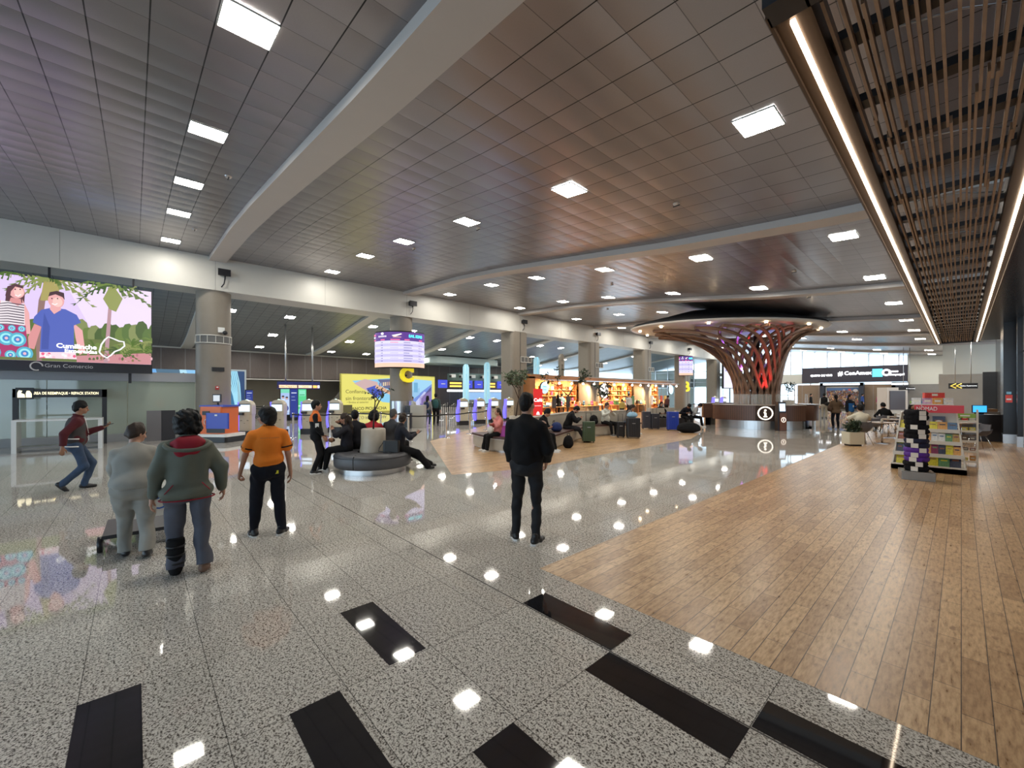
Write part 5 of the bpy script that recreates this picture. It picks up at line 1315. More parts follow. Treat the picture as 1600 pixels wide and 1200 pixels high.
# second portal, hanging direction signs
t = thing('gate_portal', 'dark portal with bright top light right of the mural', 'portal', (0, 0, 0))
a, b = SY(1393, 620, Y0), SY(1419, 620, Y0); m = MB(); m.bx(a.x, b.x, Y0, Y0 + .9, zt_ - 1.1, zt_); m.bx(a.x, a.x + .3, Y0, Y0 + .9, 0, zt_); m.build('frame', mat('portal_navy'), t)
m = MB(); m.bx(a.x, b.x, Y0 - .05, Y0, zt_ - .3, zt_ - .1); m.build('light_strip', mat('portal_light'), t)
def hang_sign(lab, px0, px1, py0, py1, Y, words, arrow=None, wsz=.3):
    a, b = at_y(px0, py0, Y), at_y(px1, py1, Y); t = thing('direction_sign', lab, 'sign', (0, Y, 0)); m = MB(); m.bx(a.x, b.x, -.05, .05, b.z, a.z); m.build('panel', BLACK, t)
    m = MB()
    for x in (a.x + .3, b.x - .3): m.tube([(x, 0, a.z), (x, 0, zc(x))], .02, 5)
    m.build('hanging_rod', SIL, t)
    text('lettering', words, GW, wsz, t, ((a.x + b.x) / 2 + .25, -.055, (a.z + b.z) / 2), RYs, .004, fit=(b.x - a.x) * .55)
    if arrow:
        m = MB(); zc__ = (a.z + b.z) / 2; h_ = (a.z - b.z) * .42
        for q in range(2): m.tube([(a.x + .35 + q * .25, -.06, zc__ + h_), (a.x + .1 + q * .25, -.06, zc__), (a.x + .35 + q * .25, -.06, zc__ - h_)], .04, 5)
        m.build('arrow', mat('arrow_yellow', (.8, .6, .1), .4, emit=(1, .75, .15), es=.7), t)
    return t
hang_sign('black hanging direction sign right of the sponsor band', 1404, 1429, 605, 609.5, 48, '♦  Restaurantes', None, .26)
hang_sign('dark hanging sign with yellow arrows above the book stand', 1482, 1528, 599, 607, 40, 'Baños Restrooms', True, .26)
# grey boxes, coffee stand, posters
def stand(name, lab, cat, px, py, w, d, h, mm, rz=None, base=None):
    g0 = gp(px, py); t = thing(name, lab, cat, (g0.x + fw.x * d / 2, g0.y + fw.y * d / 2, 0), YAW if rz is None else rz); m = MB(); m.rbox((0, 0, h / 2), (w, d, h), .03); m.build('cabinet', mm, t); return t
t = stand('cafe_booth', 'white framed coffee booth with a dark menu board', 'booth', 1402, 645.5, 1.9, 1.0, 2.3, mat('booth_cream', (.55, .47, .40), .4))
m = MB(); m.box((-.0, -.52, 1.15), (1.4, .04, 1.7)); m.build('menu_board', mat('menu_dark', (.05, .025, .02), .35), t)
t = stand('poster_screen', 'green and blue poster board with white figures behind the book stand', 'poster', 1432, 652, .05, .05, .9, DARK)
m = MB(); m.box((-.30, -.05, .90), (.38, .04, .62)); m.build('green_poster', mat('poster_green', (.25, .42, .06), .4), t); m = MB(); m.box((.32, -.05, .90), (.86, .04, .62)); m.build('blue_poster', mat('poster_blue', (.05, .16, .38), .4), t)
text('lettering', '5/2', WHITE, .26, t, (.42, -.075, .8), (PI / 2, 0, 0), .002)
t = stand('service_cabinet', 'grey service cabinet with round emblem by the black wall', 'cabinet', 1555, 680, .62, .6, .98, mat('cab_grey', (.17, .15, .13), .4), YAW - .6)
m = MB(); m.lathe([(.0, 0), (.06, 0)], n=12); o = m.build('emblem', WHITE, t); o.rotation_euler = (PI / 2, 0, 0); o.location = (0, -.305, .55)
t2 = thing('wooden_tray', 'brown wooden box on the grey service cabinet', 'box', t.location + Vector((0, 0, .98)), YAW - .6); m = MB(); m.box((0, 0, .06), (.5, .4, .12)); m.build('body', mat('tray_wood', (.22, .11, .05), .5), t2)
q = at_depth(1531, 0, 15.3); t = thing('computer_monitor', 'bright blue computer screen on the side table by the wall', 'monitor', (q.x, q.y, .98), YAW - .2)
m = MB(); m.box((0, .02, .2), (.46, .03, .28)); m.build('casing', BLACK, t); m = MB(); m.box((0, 0, .2), (.42, .01, .24)); m.build('screen', mat('blue_screen', (.05, .4, .9), .4, emit=(.05, .42, .95), es=1.0), t); m = MB(); m.box((0, .03, .03), (.2, .14, .06)); m.build('stand', BLACK, t)
t2 = thing('side_counter', 'low dark counter under the blue computer screen', 'counter', (q.x, q.y, 0), YAW - .2); m = MB(); m.rbox((0, 0, .49), (.9, .6, .98), .02); m.build('cabinet', mat('dark_bench'), t2)
# notice on black pillar
t = thing('wall_notice', 'red notice with a small blue one above on the black pillar', 'notice', (1.28, 16.5, 0))
m = MB(); a = at_x(1571, 637, 1.29); 
m = MB(); m.bx(1.2, 1.3, 15.7, 15.701, 0, .001)
q0, q1 = at_y(1571, 617, 22.55), at_y(1582, 629, 22.55)
t.location = ((q0.x + q1.x) / 2, 22.56, (q0.z + q1.z) / 2)
m = MB(); m.box((0, 0, 0), (abs(q1.x - q0.x), .02, abs(q0.z - q1.z))); m.build('red_notice', mat('notice_red', (.75, .07, .05), .4), t)
m = MB(); m.box((0, 0, abs(q0.z - q1.z) * .75), (abs(q1.x - q0.x) * .7, .02, abs(q0.z - q1.z) * .32)); m.build('blue_notice', mat('notice_blue', (.25, .45, .55), .4), t)
m = MB(); m.box((0, -.012, -.02), (abs(q1.x - q0.x) * .7, .006, .05)); m.build('notice_text', WHITE, t)
# lit shop sign on the right wall
t = thing('wall_shop_sign', 'small orange lit sign high on the black shop front', 'sign', (1.28, at_x(1581, 500, 1.28).y, at_x(1581, 500, 1.28).z)); m = MB()
OG = mat('orange_glow', (.9, .4, .1), .4, emit=(1, .45, .1), es=1.2); m.box((0, 0, 0), (.05, .4, .28)); m.build('plate', BLACK, t); m = MB(); m.tube([(-.04, -.1, -.1), (-.04, -.05, .1), (-.04, .05, -.02), (-.04, .1, .1)], .02, 5); m.build('glowing_mark', OG, t)
# ================================================================== PEOPLE
class SDF:
    """smooth union of rounded cones and ellipsoids, meshed with surface nets"""
    def __init__(s): s.p = []; s.subs = []; s.cuts = []
    def cone(s, a, b, ra, rb, k=.02, fl=None): s.p.append(('c', np.array(a, float), np.array(b, float), ra, rb, k)); return s
    def ell(s, c, r, k=.02, M=None): s.p.append(('e', np.array(c, float), np.array(r, float), None if M is None else np.array(M), 0, k)); return s
    def sub_ell(s, c, r, k=.015, M=None): s.subs.append(('e', np.array(c, float), np.array(r, float), None if M is None else np.array(M), 0, k)); return s
    def cut(s, p, n): s.cuts.append((np.array(p, float), np.array(n, float) / np.linalg.norm(n))); return s   # keeps the side n points away from
    @staticmethod
    def ev(q, X):
        if q[0] == 'c':
            a, b, ra, rb = q[1], q[2], q[3], q[4]; ba = b - a; l2 = float(ba @ ba) or 1e-9
            h = np.clip(((X - a) @ ba) / l2, 0, 1); d = X - a - h[..., None] * ba
            return np.sqrt((d * d).sum(-1)) - (ra + (rb - ra) * h)
        d = X - q[1]
        if q[3] is not None: d = d @ q[3]
        r = q[2]; k0 = np.sqrt(((d / r) ** 2).sum(-1)); k1 = np.sqrt(((d / (r * r)) ** 2).sum(-1)) + 1e-9
        return k0 * (k0 - 1.0) / k1
    def mesh(s, res, noise=0.0, nf=22.0, seed=0, mfn=None):
        lo = np.full(3, 1e9); hi = -lo
        for q in s.p:
            if q[0] == 'c':
                m = max(q[3], q[4]); lo = np.minimum(lo, np.minimum(q[1], q[2]) - m); hi = np.maximum(hi, np.maximum(q[1], q[2]) + m)
            else: m = q[2].max(); lo = np.minimum(lo, q[1] - m); hi = np.maximum(hi, q[1] + m)
        lo -= res * 3 + noise; hi += res * 3 + noise; n = np.ceil((hi - lo) / res).astype(int) + 1
        ax = [lo[i] + res * np.arange(n[i]) for i in range(3)]; F = np.full(n, .5, np.float32)
        for q in s.p:
            pad = q[5] * 2 + res * 3
            if q[0] == 'c': m = max(q[3], q[4]) + pad; a_, b_ = np.minimum(q[1], q[2]) - m, np.maximum(q[1], q[2]) + m
            else: m = q[2].max() + pad; a_, b_ = q[1] - m, q[1] + m
            i0 = np.maximum(0, np.floor((a_ - lo) / res).astype(int)); i1 = np.minimum(n, np.ceil((b_ - lo) / res).astype(int) + 1)
            sl = tuple(slice(i0[i], i1[i]) for i in range(3))
            X = np.stack(np.meshgrid(*[ax[i][sl[i]] for i in range(3)], indexing='ij'), -1)
            d = s.ev(q, X).astype(np.float32); f = F[sl]; k = q[5]
            h = np.clip(.5 + .5 * (f - d) / k, 0, 1); F[sl] = f * (1 - h) + d * h - k * h * (1 - h)
        if noise or s.subs or s.cuts:
            X = np.stack(np.meshgrid(*ax, indexing='ij'), -1)
            if noise:
                rr = np.random.RandomState(seed); w = 0
                for _ in range(5):
                    k_ = rr.normal(size=3); k_ /= np.linalg.norm(k_); k_[2] *= .6; w = w + np.sin(X @ (k_ * nf * rr.uniform(.6, 1.7)) + rr.uniform(0, 6) + 1.5 * np.sin(X @ (rr.normal(size=3) * nf * .4)))
                F = F + noise * (w / 2.2).astype(np.float32)
            for q in s.subs: F = np.maximum(F, -s.ev(q, X).astype(np.float32))
            for p, nn in s.cuts: F = np.maximum(F, ((X - p) @ nn).astype(np.float32))
        I = F < 0; nx, ny, nz = n - 1
        c = [I[i:i + nx, j:j + ny, k:k + nz] for i in (0, 1) for j in (0, 1) for k in (0, 1)]
        su = sum(x.astype(np.int8) for x in c); act = (su > 0) & (su < 8); idx = -np.ones(act.shape, int); cells = np.argwhere(act); idx[act] = np.arange(len(cells))
        acc = np.zeros((len(cells), 3)); cnt = np.zeros(len(cells)); cor = [(i, j, k) for i in (0, 1) for j in (0, 1) for k in (0, 1)]
        for u in range(8):
            for v in range(u + 1, 8):
                A, B = np.array(cor[u]), np.array(cor[v])
                if abs(A - B).sum() != 1: continue
                ia, ib = cells + A, cells + B; fa = F[ia[:, 0], ia[:, 1], ia[:, 2]]; fb = F[ib[:, 0], ib[:, 1], ib[:, 2]]; m = (fa < 0) != (fb < 0)
                t = np.where(m, fa / np.where(m, fa - fb, 1), 0)[:, None]; acc += np.where(m[:, None], A + (B - A) * t, 0); cnt += m
        V = lo + res * (cells + acc / cnt[:, None]); faces = []
        for axn in range(3):
            o1, o2 = [(1, 2), (2, 0), (0, 1)][axn]; S = [slice(1, nx), slice(1, ny), slice(1, nz)]; S[axn] = slice(0, (nx, ny, nz)[axn])
            a = I[tuple(S)]; S2 = list(S); S2[axn] = slice(1, (nx, ny, nz)[axn] + 1); b = I[tuple(S2)]; ch = np.argwhere(a != b)
            if not len(ch): continue
            off = np.array([1, 1, 1]); off[axn] = 0; g = ch + off; d1 = np.zeros(3, int); d1[o1] = 1; d2 = np.zeros(3, int); d2[o2] = 1
            q = [idx[tuple((g - e).T)] for e in (d1 + d2, d2, 0 * d1, d1)]; q = np.stack(q, 1); fl = b[tuple(ch.T)]
            q[fl] = q[fl][:, ::-1]; q = q[(q >= 0).all(1)]; faces.append(q)
        Q = np.concatenate(faces) if faces else np.zeros((0, 4), int); return V, Q
    def build(s, name, mats, parent, res, noise=0.0, nf=22.0, seed=0, mfn=None, smooth=1):
        V, Q = s.mesh(res, noise, nf, seed)
        if not isinstance(mats, (list, tuple)): mats = [mats]
        me = bpy.data.meshes.new(name); me.vertices.add(len(V)); me.vertices.foreach_set('co', V.astype(np.float32).ravel())
        me.loops.add(len(Q) * 4); me.loops.foreach_set('vertex_index', Q.ravel().astype(np.int32)); me.polygons.add(len(Q)); me.polygons.foreach_set('loop_start', np.arange(0, len(Q) * 4, 4, dtype=np.int32))
        me.polygons.foreach_set('use_smooth', np.ones(len(Q), bool))
        for m in mats: me.materials.append(m)
        if mfn is not None: me.polygons.foreach_set('material_index', mfn(V[Q].mean(1)).astype(np.int32))
        me.update(calc_edges=True); me.validate()
        o = bpy.data.objects.new(name, me); scene.collection.objects.link(o); o.parent = parent; return o

def v3(*a): return np.array(a, float)
def nrm(a): return a / (np.linalg.norm(a) + 1e-9)
def rotx(a): c, s = math.cos(a), math.sin(a); return np.array([[1, 0, 0], [0, c, -s], [0, s, c]])
def roty(a): c, s = math.cos(a), math.sin(a); return np.array([[c, 0, s], [0, 1, 0], [-s, 0, c]])
def rotz(a): c, s = math.cos(a), math.sin(a); return np.array([[c, -s, 0], [s, c, 0], [0, 0, 1]])
def ik(a, t, l1, l2, pole):
    d = t - a; L = np.linalg.norm(d)
    if L > (l1 + l2) * .999: t = a + d / L * (l1 + l2) * .999; d = t - a; L = np.linalg.norm(d)
    x = (l1 * l1 - l2 * l2 + L * L) / (2 * L); hh = math.sqrt(max(0, l1 * l1 - x * x)); u = d / L; p = pole - u * (pole @ u); p = nrm(p)
    return a + u * x + p * hh, t

SK1 = mat('skin_tan', (.44, .23, .15), .45, noise=.08, nscale=30); SK2 = mat('skin_brown', (.30, .145, .085), .45, noise=.08, nscale=30)
HAIRB = mat('hair_black', (.004, .0035, .0035), .6, bump=.6, bscale=90, spec=.25); HAIRG = mat('hair_brown', (.03, .018, .012), .55, bump=.6, bscale=90, spec=.3)
EYEM = mat('eye_dark', (.01, .008, .008), .2); LIPM = mat('lip', (.32, .10, .08), .45)
def cloth(n, c=(.1, .1, .1), rough=.75, noise=.12): return mat('cloth_' + n, c, rough, noise=noise, nscale=14, bump=.25, bscale=180, spec=.25)
CBLK = cloth('black', (.006, .006, .007), .85); CNAV = cloth('navy', (.006, .007, .013), .85); CWHT = cloth('white', (.62, .62, .60)); CJEAN = cloth('jeans', (.035, .06, .11), .7, .35)
SHB = mat('shoe_black', (.012, .012, .013), .4); SHW = mat('shoe_white', (.68, .68, .66), .45); SOLE = mat('sole_white', (.72, .72, .70), .5)

def person(label, loc, H=1.7, face=0.0, lean=0.0, side=0.0, twist=0.0, head=(0, 0, 0), pelvis=(0, 0, .92), feet=None, hands=None, poles=None, kpoles=None, curl=(.45, .45), palms=None,
           top=None, sleeve='long', hem=.86, bulk=1.0, flare=0.0, pants=CBLK, pw=1.0, shorts=False, shoes=SHB, sole=True, hair='short', hairm=HAIRB, skin=SK1, res=.012, skirt=0.0, seed=1, ftoe=(0, 0), fpitch=(0, 0), collar=None, belly=0.0,
           topmfn=None, cnoise=.004, female=False, zoff=0.0, shoulders=.18, name='person', rz=None, boots=None, hood=None):
    k = H / 1.7; t = thing(name, label, 'person', (loc[0], loc[1], zoff), (YAW - face) if rz is None else rz)
    sh = shoulders * (.92 if female else 1.0); P = v3(*pelvis); Rt = rotz(twist) @ rotx(-lean) @ roty(side)
    def U(p): return P + Rt @ (v3(*p) - v3(0, 0, .92))
    chest = U((0, .0, 1.20)); neckb = U((0, -.005, 1.43)); hips = [P + v3(-.09, 0, -.02), P + v3(.09, 0, -.02)]
    shl = [U((-sh, -.005, 1.365)), U((sh, -.005, 1.365))]
    Rh = Rt @ rotz(head[0]) @ rotx(-head[1]) @ roty(head[2]); hb = neckb + Rt @ v3(0, .015, .06)
    def HD(p): return hb + Rh @ v3(*p)     # head frame: origin at the top of the neck
    if feet is None: feet = ((-.11, 0, .08), (.11, 0, .08))
    if hands is None: hands = ((-.25, .02, .74), (.25, .02, .74))
    poles = poles or ((-.3, -1, 0), (.3, -1, 0)); kpoles = kpoles or ((-.05, 1, .1), (.05, 1, .1))
    kn, an, el, wr = [], [], [], []
    for i in (0, 1):
        a, b = ik(hips[i], v3(*feet[i]), .43, .42, v3(*kpoles[i])); kn.append(a); an.append(b)
        a, b = ik(shl[i], v3(*hands[i]), .285, .255, v3(*poles[i])); el.append(a); wr.append(b)
    S = lambda q: q * k
    # ---- body: one continuous surface
    b = SDF(); sc = .86
    b.ell(S(HD((0, .012, .135))), S(v3(.070, .092, .108)), .01, Rh); b.ell(S(HD((0, .036, .068))), S(v3(.053, .066, .062)), .03, Rh)
    b.ell(S(HD((0, .082, .035))), S(v3(.026, .024, .020)), .02, Rh)                      # chin
    b.cone(S(HD((0, .098, .118))), S(HD((0, .122, .085))), .010 * k, .0150 * k, .012)        # nose
    b.ell(S(HD((0, .090, .135))), S(v3(.048, .014, .010)), .015, Rh)                     # brow
    b.ell(S(HD((0, .097, .058))), S(v3(.024, .012, .010)), .010, Rh)                     # mouth
    for sg in (-1, 1):
        b.ell(S(HD((sg * .073, .008, .098))), S(v3(.010, .020, .032)), .006, Rh); b.ell(S(HD((sg * .040, .070, .085))), S(v3(.022, .022, .022)), .02, Rh)
        b.sub_ell(S(HD((sg * .030, .112, .114))), S(v3(.015, .012, .010)), .01, Rh)
    b.cone(S(neckb - Rt @ v3(0, 0, .06)), S(HD((0, .0, .06))), .062 * k, .050 * k, .02)
    b.ell(S(chest), S(v3(.135, .095, .19)), .05, Rt); b.ell(S(U((0, 0, 1.0))), S(v3(.125, .09, .14)), .05, Rt); b.ell(S(P + v3(0, 0, -.02)), S(v3(.14, .10, .11)), .05)
    b.cone(S(shl[0]), S(shl[1]), .045 * k, .045 * k, .05)
    for i in (0, 1):
        sg = -1 if i == 0 else 1
        b.cone(S(shl[i]), S(el[i]), .042 * k, .036 * k, .02); b.cone(S(el[i]), S(wr[i]), .037 * k, .024 * k, .015)
        b.cone(S(hips[i]), S(kn[i]), .070 * k, .050 * k, .03); b.cone(S(kn[i]), S(an[i]), .052 * k, .034 * k, .02)
        Mf = rotz(-ftoe[i] if i else ftoe[i]) @ rotx(-fpitch[i]); b.ell(S(an[i] + Mf @ v3(0, .045, -.035)), S(v3(.028, .08, .026)), .02, Mf)
        # hand
        d = nrm(wr[i] - el[i])
        if palms and palms[i] is not None and len(palms[i]) == 6: d = nrm(v3(*palms[i][3:])); n0 = v3(*palms[i][:3])
        else: n0 = v3(*(palms[i] if palms and palms[i] is not None else (-sg, .1, 0)))
        pn = nrm(n0 - d * (n0 @ d)); sd = np.cross(pn, d); fwd_side = sd if (sd @ v3(0, 1, .3)) > 0 else -sd     # thumb side
        w = wr[i]; cu = curl[i]
        if res <= .0125:
            b.cone(S(w), S(w + d * .03), .023 * k, .022 * k, .01)
            for j in range(4):
                o = (j - 1.5) * -.0185; L = (.040, .046, .042, .033)[3 - j] if False else (.041, .046, .043, .033)[j]
                kb = w + d * (.085 - abs(j - 1) * .004) + fwd_side * o * -1 if False else w + d * (.088 - .005 * abs(j - 1.2)) + fwd_side * (.028 - j * .0185)
                b.cone(S(w + d * .025 + fwd_side * (.012 - j * .008)), S(kb), .0145 * k, .0125 * k, .012)
                q = kb; ang = cu * .7
                for s_, rr_ in ((L, .0095), (L * .68, .0088), (L * .52, .0078)):
                    dd = d * math.cos(ang) + pn * math.sin(ang); q2 = q + dd * s_; b.cone(S(q), S(q2), rr_ * k, (rr_ - .0006) * k, .004); q = q2; ang += cu * .85
            tb = w + d * .025 + fwd_side * .022; t1 = tb + nrm(d * .75 + fwd_side * .75 + pn * .35) * .042; t2 = t1 + nrm(d * .95 + fwd_side * .15 + pn * (.3 + cu * .5)) * .034; t3 = t2 + nrm(d * .9 + pn * (.3 + cu * .8) - fwd_side * .1) * .026
            b.cone(S(tb), S(t1), .015 * k, .0125 * k, .01); b.cone(S(t1), S(t2), .0115 * k, .0105 * k, .004); b.cone(S(t2), S(t3), .0102 * k, .009 * k, .004)
        else:
            b.cone(S(w), S(w + d * .075), .026 * k, .034 * k, .015)
            for j in range(4):
                kb = w + d * .085 + fwd_side * (.030 - j * .02); b.cone(S(kb), S(kb + nrm(d + pn * cu) * (.075 - .008 * abs(j - 1))), .0125 * k, .010 * k, .004)
            b.cone(S(w + d * .03 + fwd_side * .02), S(w + d * .075 + fwd_side * .055 + pn * .02), .014 * k, .011 * k, .008)
    b.build('body_skin', skin, None, res) if False else None
    bo = b.build('body', skin, t, res)
    # ---- face details
    if res <= .016:
        for sg in (-1, 1):
            m = MB(); m.ball(S(HD((sg * .030, .099, .114))), (.0125 * k, .006 * k, .0065 * k), 8, M=Matrix(Rh.tolist())); m.build('eye', EYEM, t)
            m = MB(); m.ball(S(HD((sg * .031, .103, .133))), (.019 * k, .006 * k, .0035 * k), 8, M=Matrix(Rh.tolist())); m.build('eyebrow', hairm, t)
        m = MB(); m.ball(S(HD((0, .108, .058))), (.021 * k, .005 * k, .0065 * k), 8, M=Matrix(Rh.tolist())); m.build('lips', LIPM, t)
    # ---- hair
    h = SDF(); fac = (0, .085, .075)
    if hair in ('short', 'crop'):
        g = .012 if hair == 'short' else .005
        h.ell(S(HD((0, -.004, .152))), S(v3(.075 + g, .092 + g, .100 + g)), .02, Rh); h.ell(S(HD((0, -.045, .10))), S(v3(.064 + g, .05, .075)), .03, Rh)
        h.sub_ell(S(HD((0, .125, .085))), S(v3(.085, .085, .088)), .01, Rh); h.sub_ell(S(HD((0, .045, .015))), S(v3(.12, .085, .075)), .01, Rh)
    elif hair in ('bob', 'curly', 'puffy'):
        g = .03 if hair != 'bob' else .018
        if hair == 'curly': g = .042
        h.ell(S(HD((0, -.008, .145))), S(v3(.080 + g, .092 + g, .095 + g)), .02, Rh); h.ell(S(HD((0, -.035, .07))), S(v3(.078 + g, .062 + g * .6, .09)), .04, Rh)
        h.sub_ell(S(HD((0, .14, .07))), S(v3(.075, .095, .10)), .01, Rh)
    elif hair in ('long', 'tail', 'bun'):
        h.ell(S(HD((0, -.004, .152))), S(v3(.084, .102, .108)), .02, Rh); h.ell(S(HD((0, -.045, .09))), S(v3(.075, .055, .08)), .03, Rh)
        h.sub_ell(S(HD((0, .13, .078))), S(v3(.074, .085, .095)), .01, Rh)
        if hair == 'bun': h.ell(S(HD((0, -.12, .15))), S(v3(.045, .045, .045)), .02, Rh)
        else:
            e = hb + Rh @ v3(0, -.10, .10); w_ = .055 if hair == 'long' else .03
            h.cone(S(e), S(neckb + Rt @ v3(0, -.10, -.05)), w_ * k, w_ * .9 * k, .03); h.cone(S(neckb + Rt @ v3(0, -.10, -.05)), S(neckb + Rt @ v3(0, -.12, -.20)), w_ * .9 * k, .02 * k, .03)
            if hair == 'long':
                for sg in (-1, 1): h.cone(S(HD((sg * .065, -.01, .12))), S(HD((sg * .075, -.01, -.03))), .030 * k, .024 * k, .02)
    if hair != 'none': h.build('hair', hairm, t, min(res, .012) if res < .018 else res, .005 if hair != 'curly' else .012, 70, seed)
    # ---- trousers
    p = SDF(); g = pw; hipw = v3(.165, .125 + belly * .3, .13)
    p.ell(S(P + v3(0, -.015, -.035)), S(hipw * (1 + (g - 1) * .4)), .04); p.ell(S(P + v3(0, 0, .05)), S(v3(.145, .11, .08)), .03)
    for i in (0, 1):
        kx = kn[i]; ax_ = an[i]; low = ax_ + nrm(kx - ax_) * (-.015)
        if shorts: p.cone(S(hips[i]), S(hips[i] + (kx - hips[i]) * .95), .095 * g * k, .088 * g * k, .03)
        else:
            p.cone(S(hips[i] + v3((-.01, .01)[i], 0, 0)), S(kx), .092 * g * k, .068 * g * k, .03); p.cone(S(kx), S(low), .066 * g * k, (.050 * g + flare) * k, .02)
            nn = nrm(low - kx); p.cut(S(low + nn * .01), nn) if abs(nn[2]) > .9 and an[0][2] < .12 and an[1][2] < .12 and np.linalg.norm(an[0][2] - an[1][2]) < .03 else None
    p.build('trousers', pants, t, res, cnoise * 1.3, 30, seed + 5)
    # ---- shoes
    for i in (0, 1):
        s_ = SDF(); M_ = rotz(-ftoe[i] if i else ftoe[i]) @ rotx(-fpitch[i]); A = an[i]
        def Fp(q): return S(A + M_ @ v3(*q))
        s_.cone(Fp((0, -.045, -.035)), Fp((0, .06, -.045)), .036 * k, .040 * k, .03); s_.cone(Fp((0, .06, -.045)), Fp((0, .145, -.050)), .042 * k, .032 * k, .03); s_.cone(Fp((0, -.02, -.02)), Fp((0, -.01, .02 if not boots else .25)), .042 * k, (.042 if not boots else .062) * k, .03)
        s_.cut(Fp((0, 0, -.079)), M_ @ v3(0, 0, -1)); sm = boots[i] if boots and boots[i] else shoes
        ss = s_.build('shoe', sm, t, min(res, .010) if res < .014 else res)
        if sole and res < .02:
            q = MB(); prof = [(-.036, -.06), (-.04, 0), (-.042, .07), (-.030, .15), (0, .178), (.030, .15), (.042, .07), (.04, 0), (.036, -.06), (0, -.085)]
            vs = [Fp((x, y, -.082)) for x, y in prof] + [Fp((x, y, -.058)) for x, y in prof]; n_ = len(prof); q.add(vs, [tuple(range(n_)), tuple(range(2 * n_ - 1, n_ - 1, -1))] + [(a_, (a_ + 1) % n_, n_ + (a_ + 1) % n_, n_ + a_) for a_ in range(n_)]); q.build('sole', SOLE if sole is True else sole, t).parent = t
    # ---- top garment
    if top is not None:
        j = SDF(); B = bulk
        j.ell(S(U((0, -.005, 1.26))), S(v3(.168 * B, .122 * B, .20)), .05, Rt); j.ell(S(U((0, .01 + belly * .4, 1.05))), S(v3(.155 * B, (.12 + belly) * B, .17)), .06, Rt)
        j.ell(S(U((0, .005, hem + .08))), S(v3((.165 + skirt) * B, (.128 + belly * .6 + skirt) * B, .13)), .06, Rt)
        j.cone(S(U((-sh + .03, -.005, 1.345))), S(U((sh - .03, -.005, 1.345))), .060 * k, .060 * k, .05); j.cone(S(U((0, -.01, 1.38))), S(U((0, -.005, 1.452))), .085 * k, .062 * k, .03)
        for sg in (-1, 1): j.cone(S(U((sg * .03, -.005, 1.425))), S(U((sg * (sh - .01), -.005, 1.35))), .050 * k, .052 * k, .04)
        for i in (0, 1):
            if sleeve == 'none': j.cone(S(shl[i]), S(shl[i] + (el[i] - shl[i]) * .12), .062 * k * B, .06 * k * B, .03); continue
            e = el[i] if sleeve == 'long' else shl[i] + (el[i] - shl[i]) * .62; r1 = (.062 if sleeve == 'long' else .067) * B
            j.cone(S(shl[i] - Rt @ v3(0, 0, .012)), S(e), .060 * k * (1 + (B - 1) * .5), r1 * k, .035)
            if sleeve == 'long': j.cone(S(el[i]), S(wr[i] - nrm(wr[i] - el[i]) * .01), .058 * k * B, .044 * k * B, .02)
        j.cut(S(U((0, 0, hem))), Rt @ v3(0, 0, -1)); 
        mm = top if isinstance(top, (list, tuple)) else [top]
        mf = (lambda c: topmfn(c / k)) if topmfn else None
        j.build('top_garment' if not isinstance(name, tuple) else 'top', mm, t, res, cnoise * 1.3, 20, seed + 9, mf)
    if collar is not None:
        m = MB(); m.tube([S(U((.068 * math.cos(a_), .01 + .066 * math.sin(a_), 1.462 - .018 * math.sin(a_)))) for a_ in [2 * PI * q / 16 for q in range(16)]], .017 * k, 6, closed=True); m.build('collar', collar, t)
    t['h'] = H
    return t, dict(U=U, S=S, HD=HD, el=el, wr=wr, kn=kn, an=an, shl=shl, Rt=Rt, Rh=Rh, k=k, P=P)
def sk(t): 
    if 'h' in t: del t['h']

# ---- 1. man in black, back to the camera, in the middle of the floor
def extras_tube(t, nm, m_, pts, r, n=8): m = MB(); m.tube(pts, r, n); return m.build(nm, m_, t)
g = gp(823, 846)
t, K = person('man in black bomber jacket standing with his back turned in the middle of the floor', (g.x, g.y), 1.725, .12, lean=-.02, twist=-.1, head=(-.35, .03, 0), feet=((-.14, .06, .08), (.11, -.08, .08)), hands=((-.20, .17, .86), (.22, .17, .90)), poles=((-.4, -1, 0), (.4, -1, 0)), cnoise=.0065,
    top=CBLK, hem=.90, bulk=1.16, pants=cloth('charcoal_jeans', (.016, .017, .020)), pw=.98, shoes=SHB, hair='crop', skin=SK1, res=.008, seed=3, ftoe=(.35, .5), shoulders=.188)
m = SDF(); m.ell(K['S'](K['U']((0, .0, .90))), K['S'](v3(.17, .135, .035)), .02, K['Rt']); m.build('jacket_waistband', cloth('black_rib', (.014, .014, .016)), t, .009)

# ---- 2. young man in an orange polo, back turned, head to the left
ORP = cloth('orange', (.82, .22, .02), .7, .06)
g = gp(419, 836)
t, K = person('young man in bright orange polo, black trousers and glasses looking left', (g.x, g.y), 1.56, -.58, lean=-.03, twist=.08, head=(.95, .12, 0), feet=((-.16, .03, .08), (.15, -.05, .08)), hands=((-.33, .12, .80), (.28, .02, .74)), poles=((-.8, -.7, 0), (.8, -.6, 0)), curl=(1.15, .5),
    top=ORP, sleeve='short', hem=.93, bulk=1.06, pants=CNAV, pw=1.12, shoes=SHB, hair='bob', skin=SK1, res=.008, seed=8, ftoe=(.3, .6), cnoise=.006, belly=.0, collar=cloth('dark_brown', (.03, .015, .01)))
m = SDF(); m.ell(K['S'](K['U']((0, .0, .945))), K['S'](v3(.158, .125, .024)), .01, K['Rt']); m.build('belt', mat('belt_brown', (.05, .02, .012), .4), t, .008)
for i in (0, 1):
    a, b = K['shl'][i], K['el'][i]; c = a + (b - a) * .64; m = MB(); d_ = nrm(b - a); m.tube([K['S'](c - d_ * .012), K['S'](c + d_ * .006)], .083 * K['k'], 14); m.build('sleeve_band', cloth('dark_brown'), t)
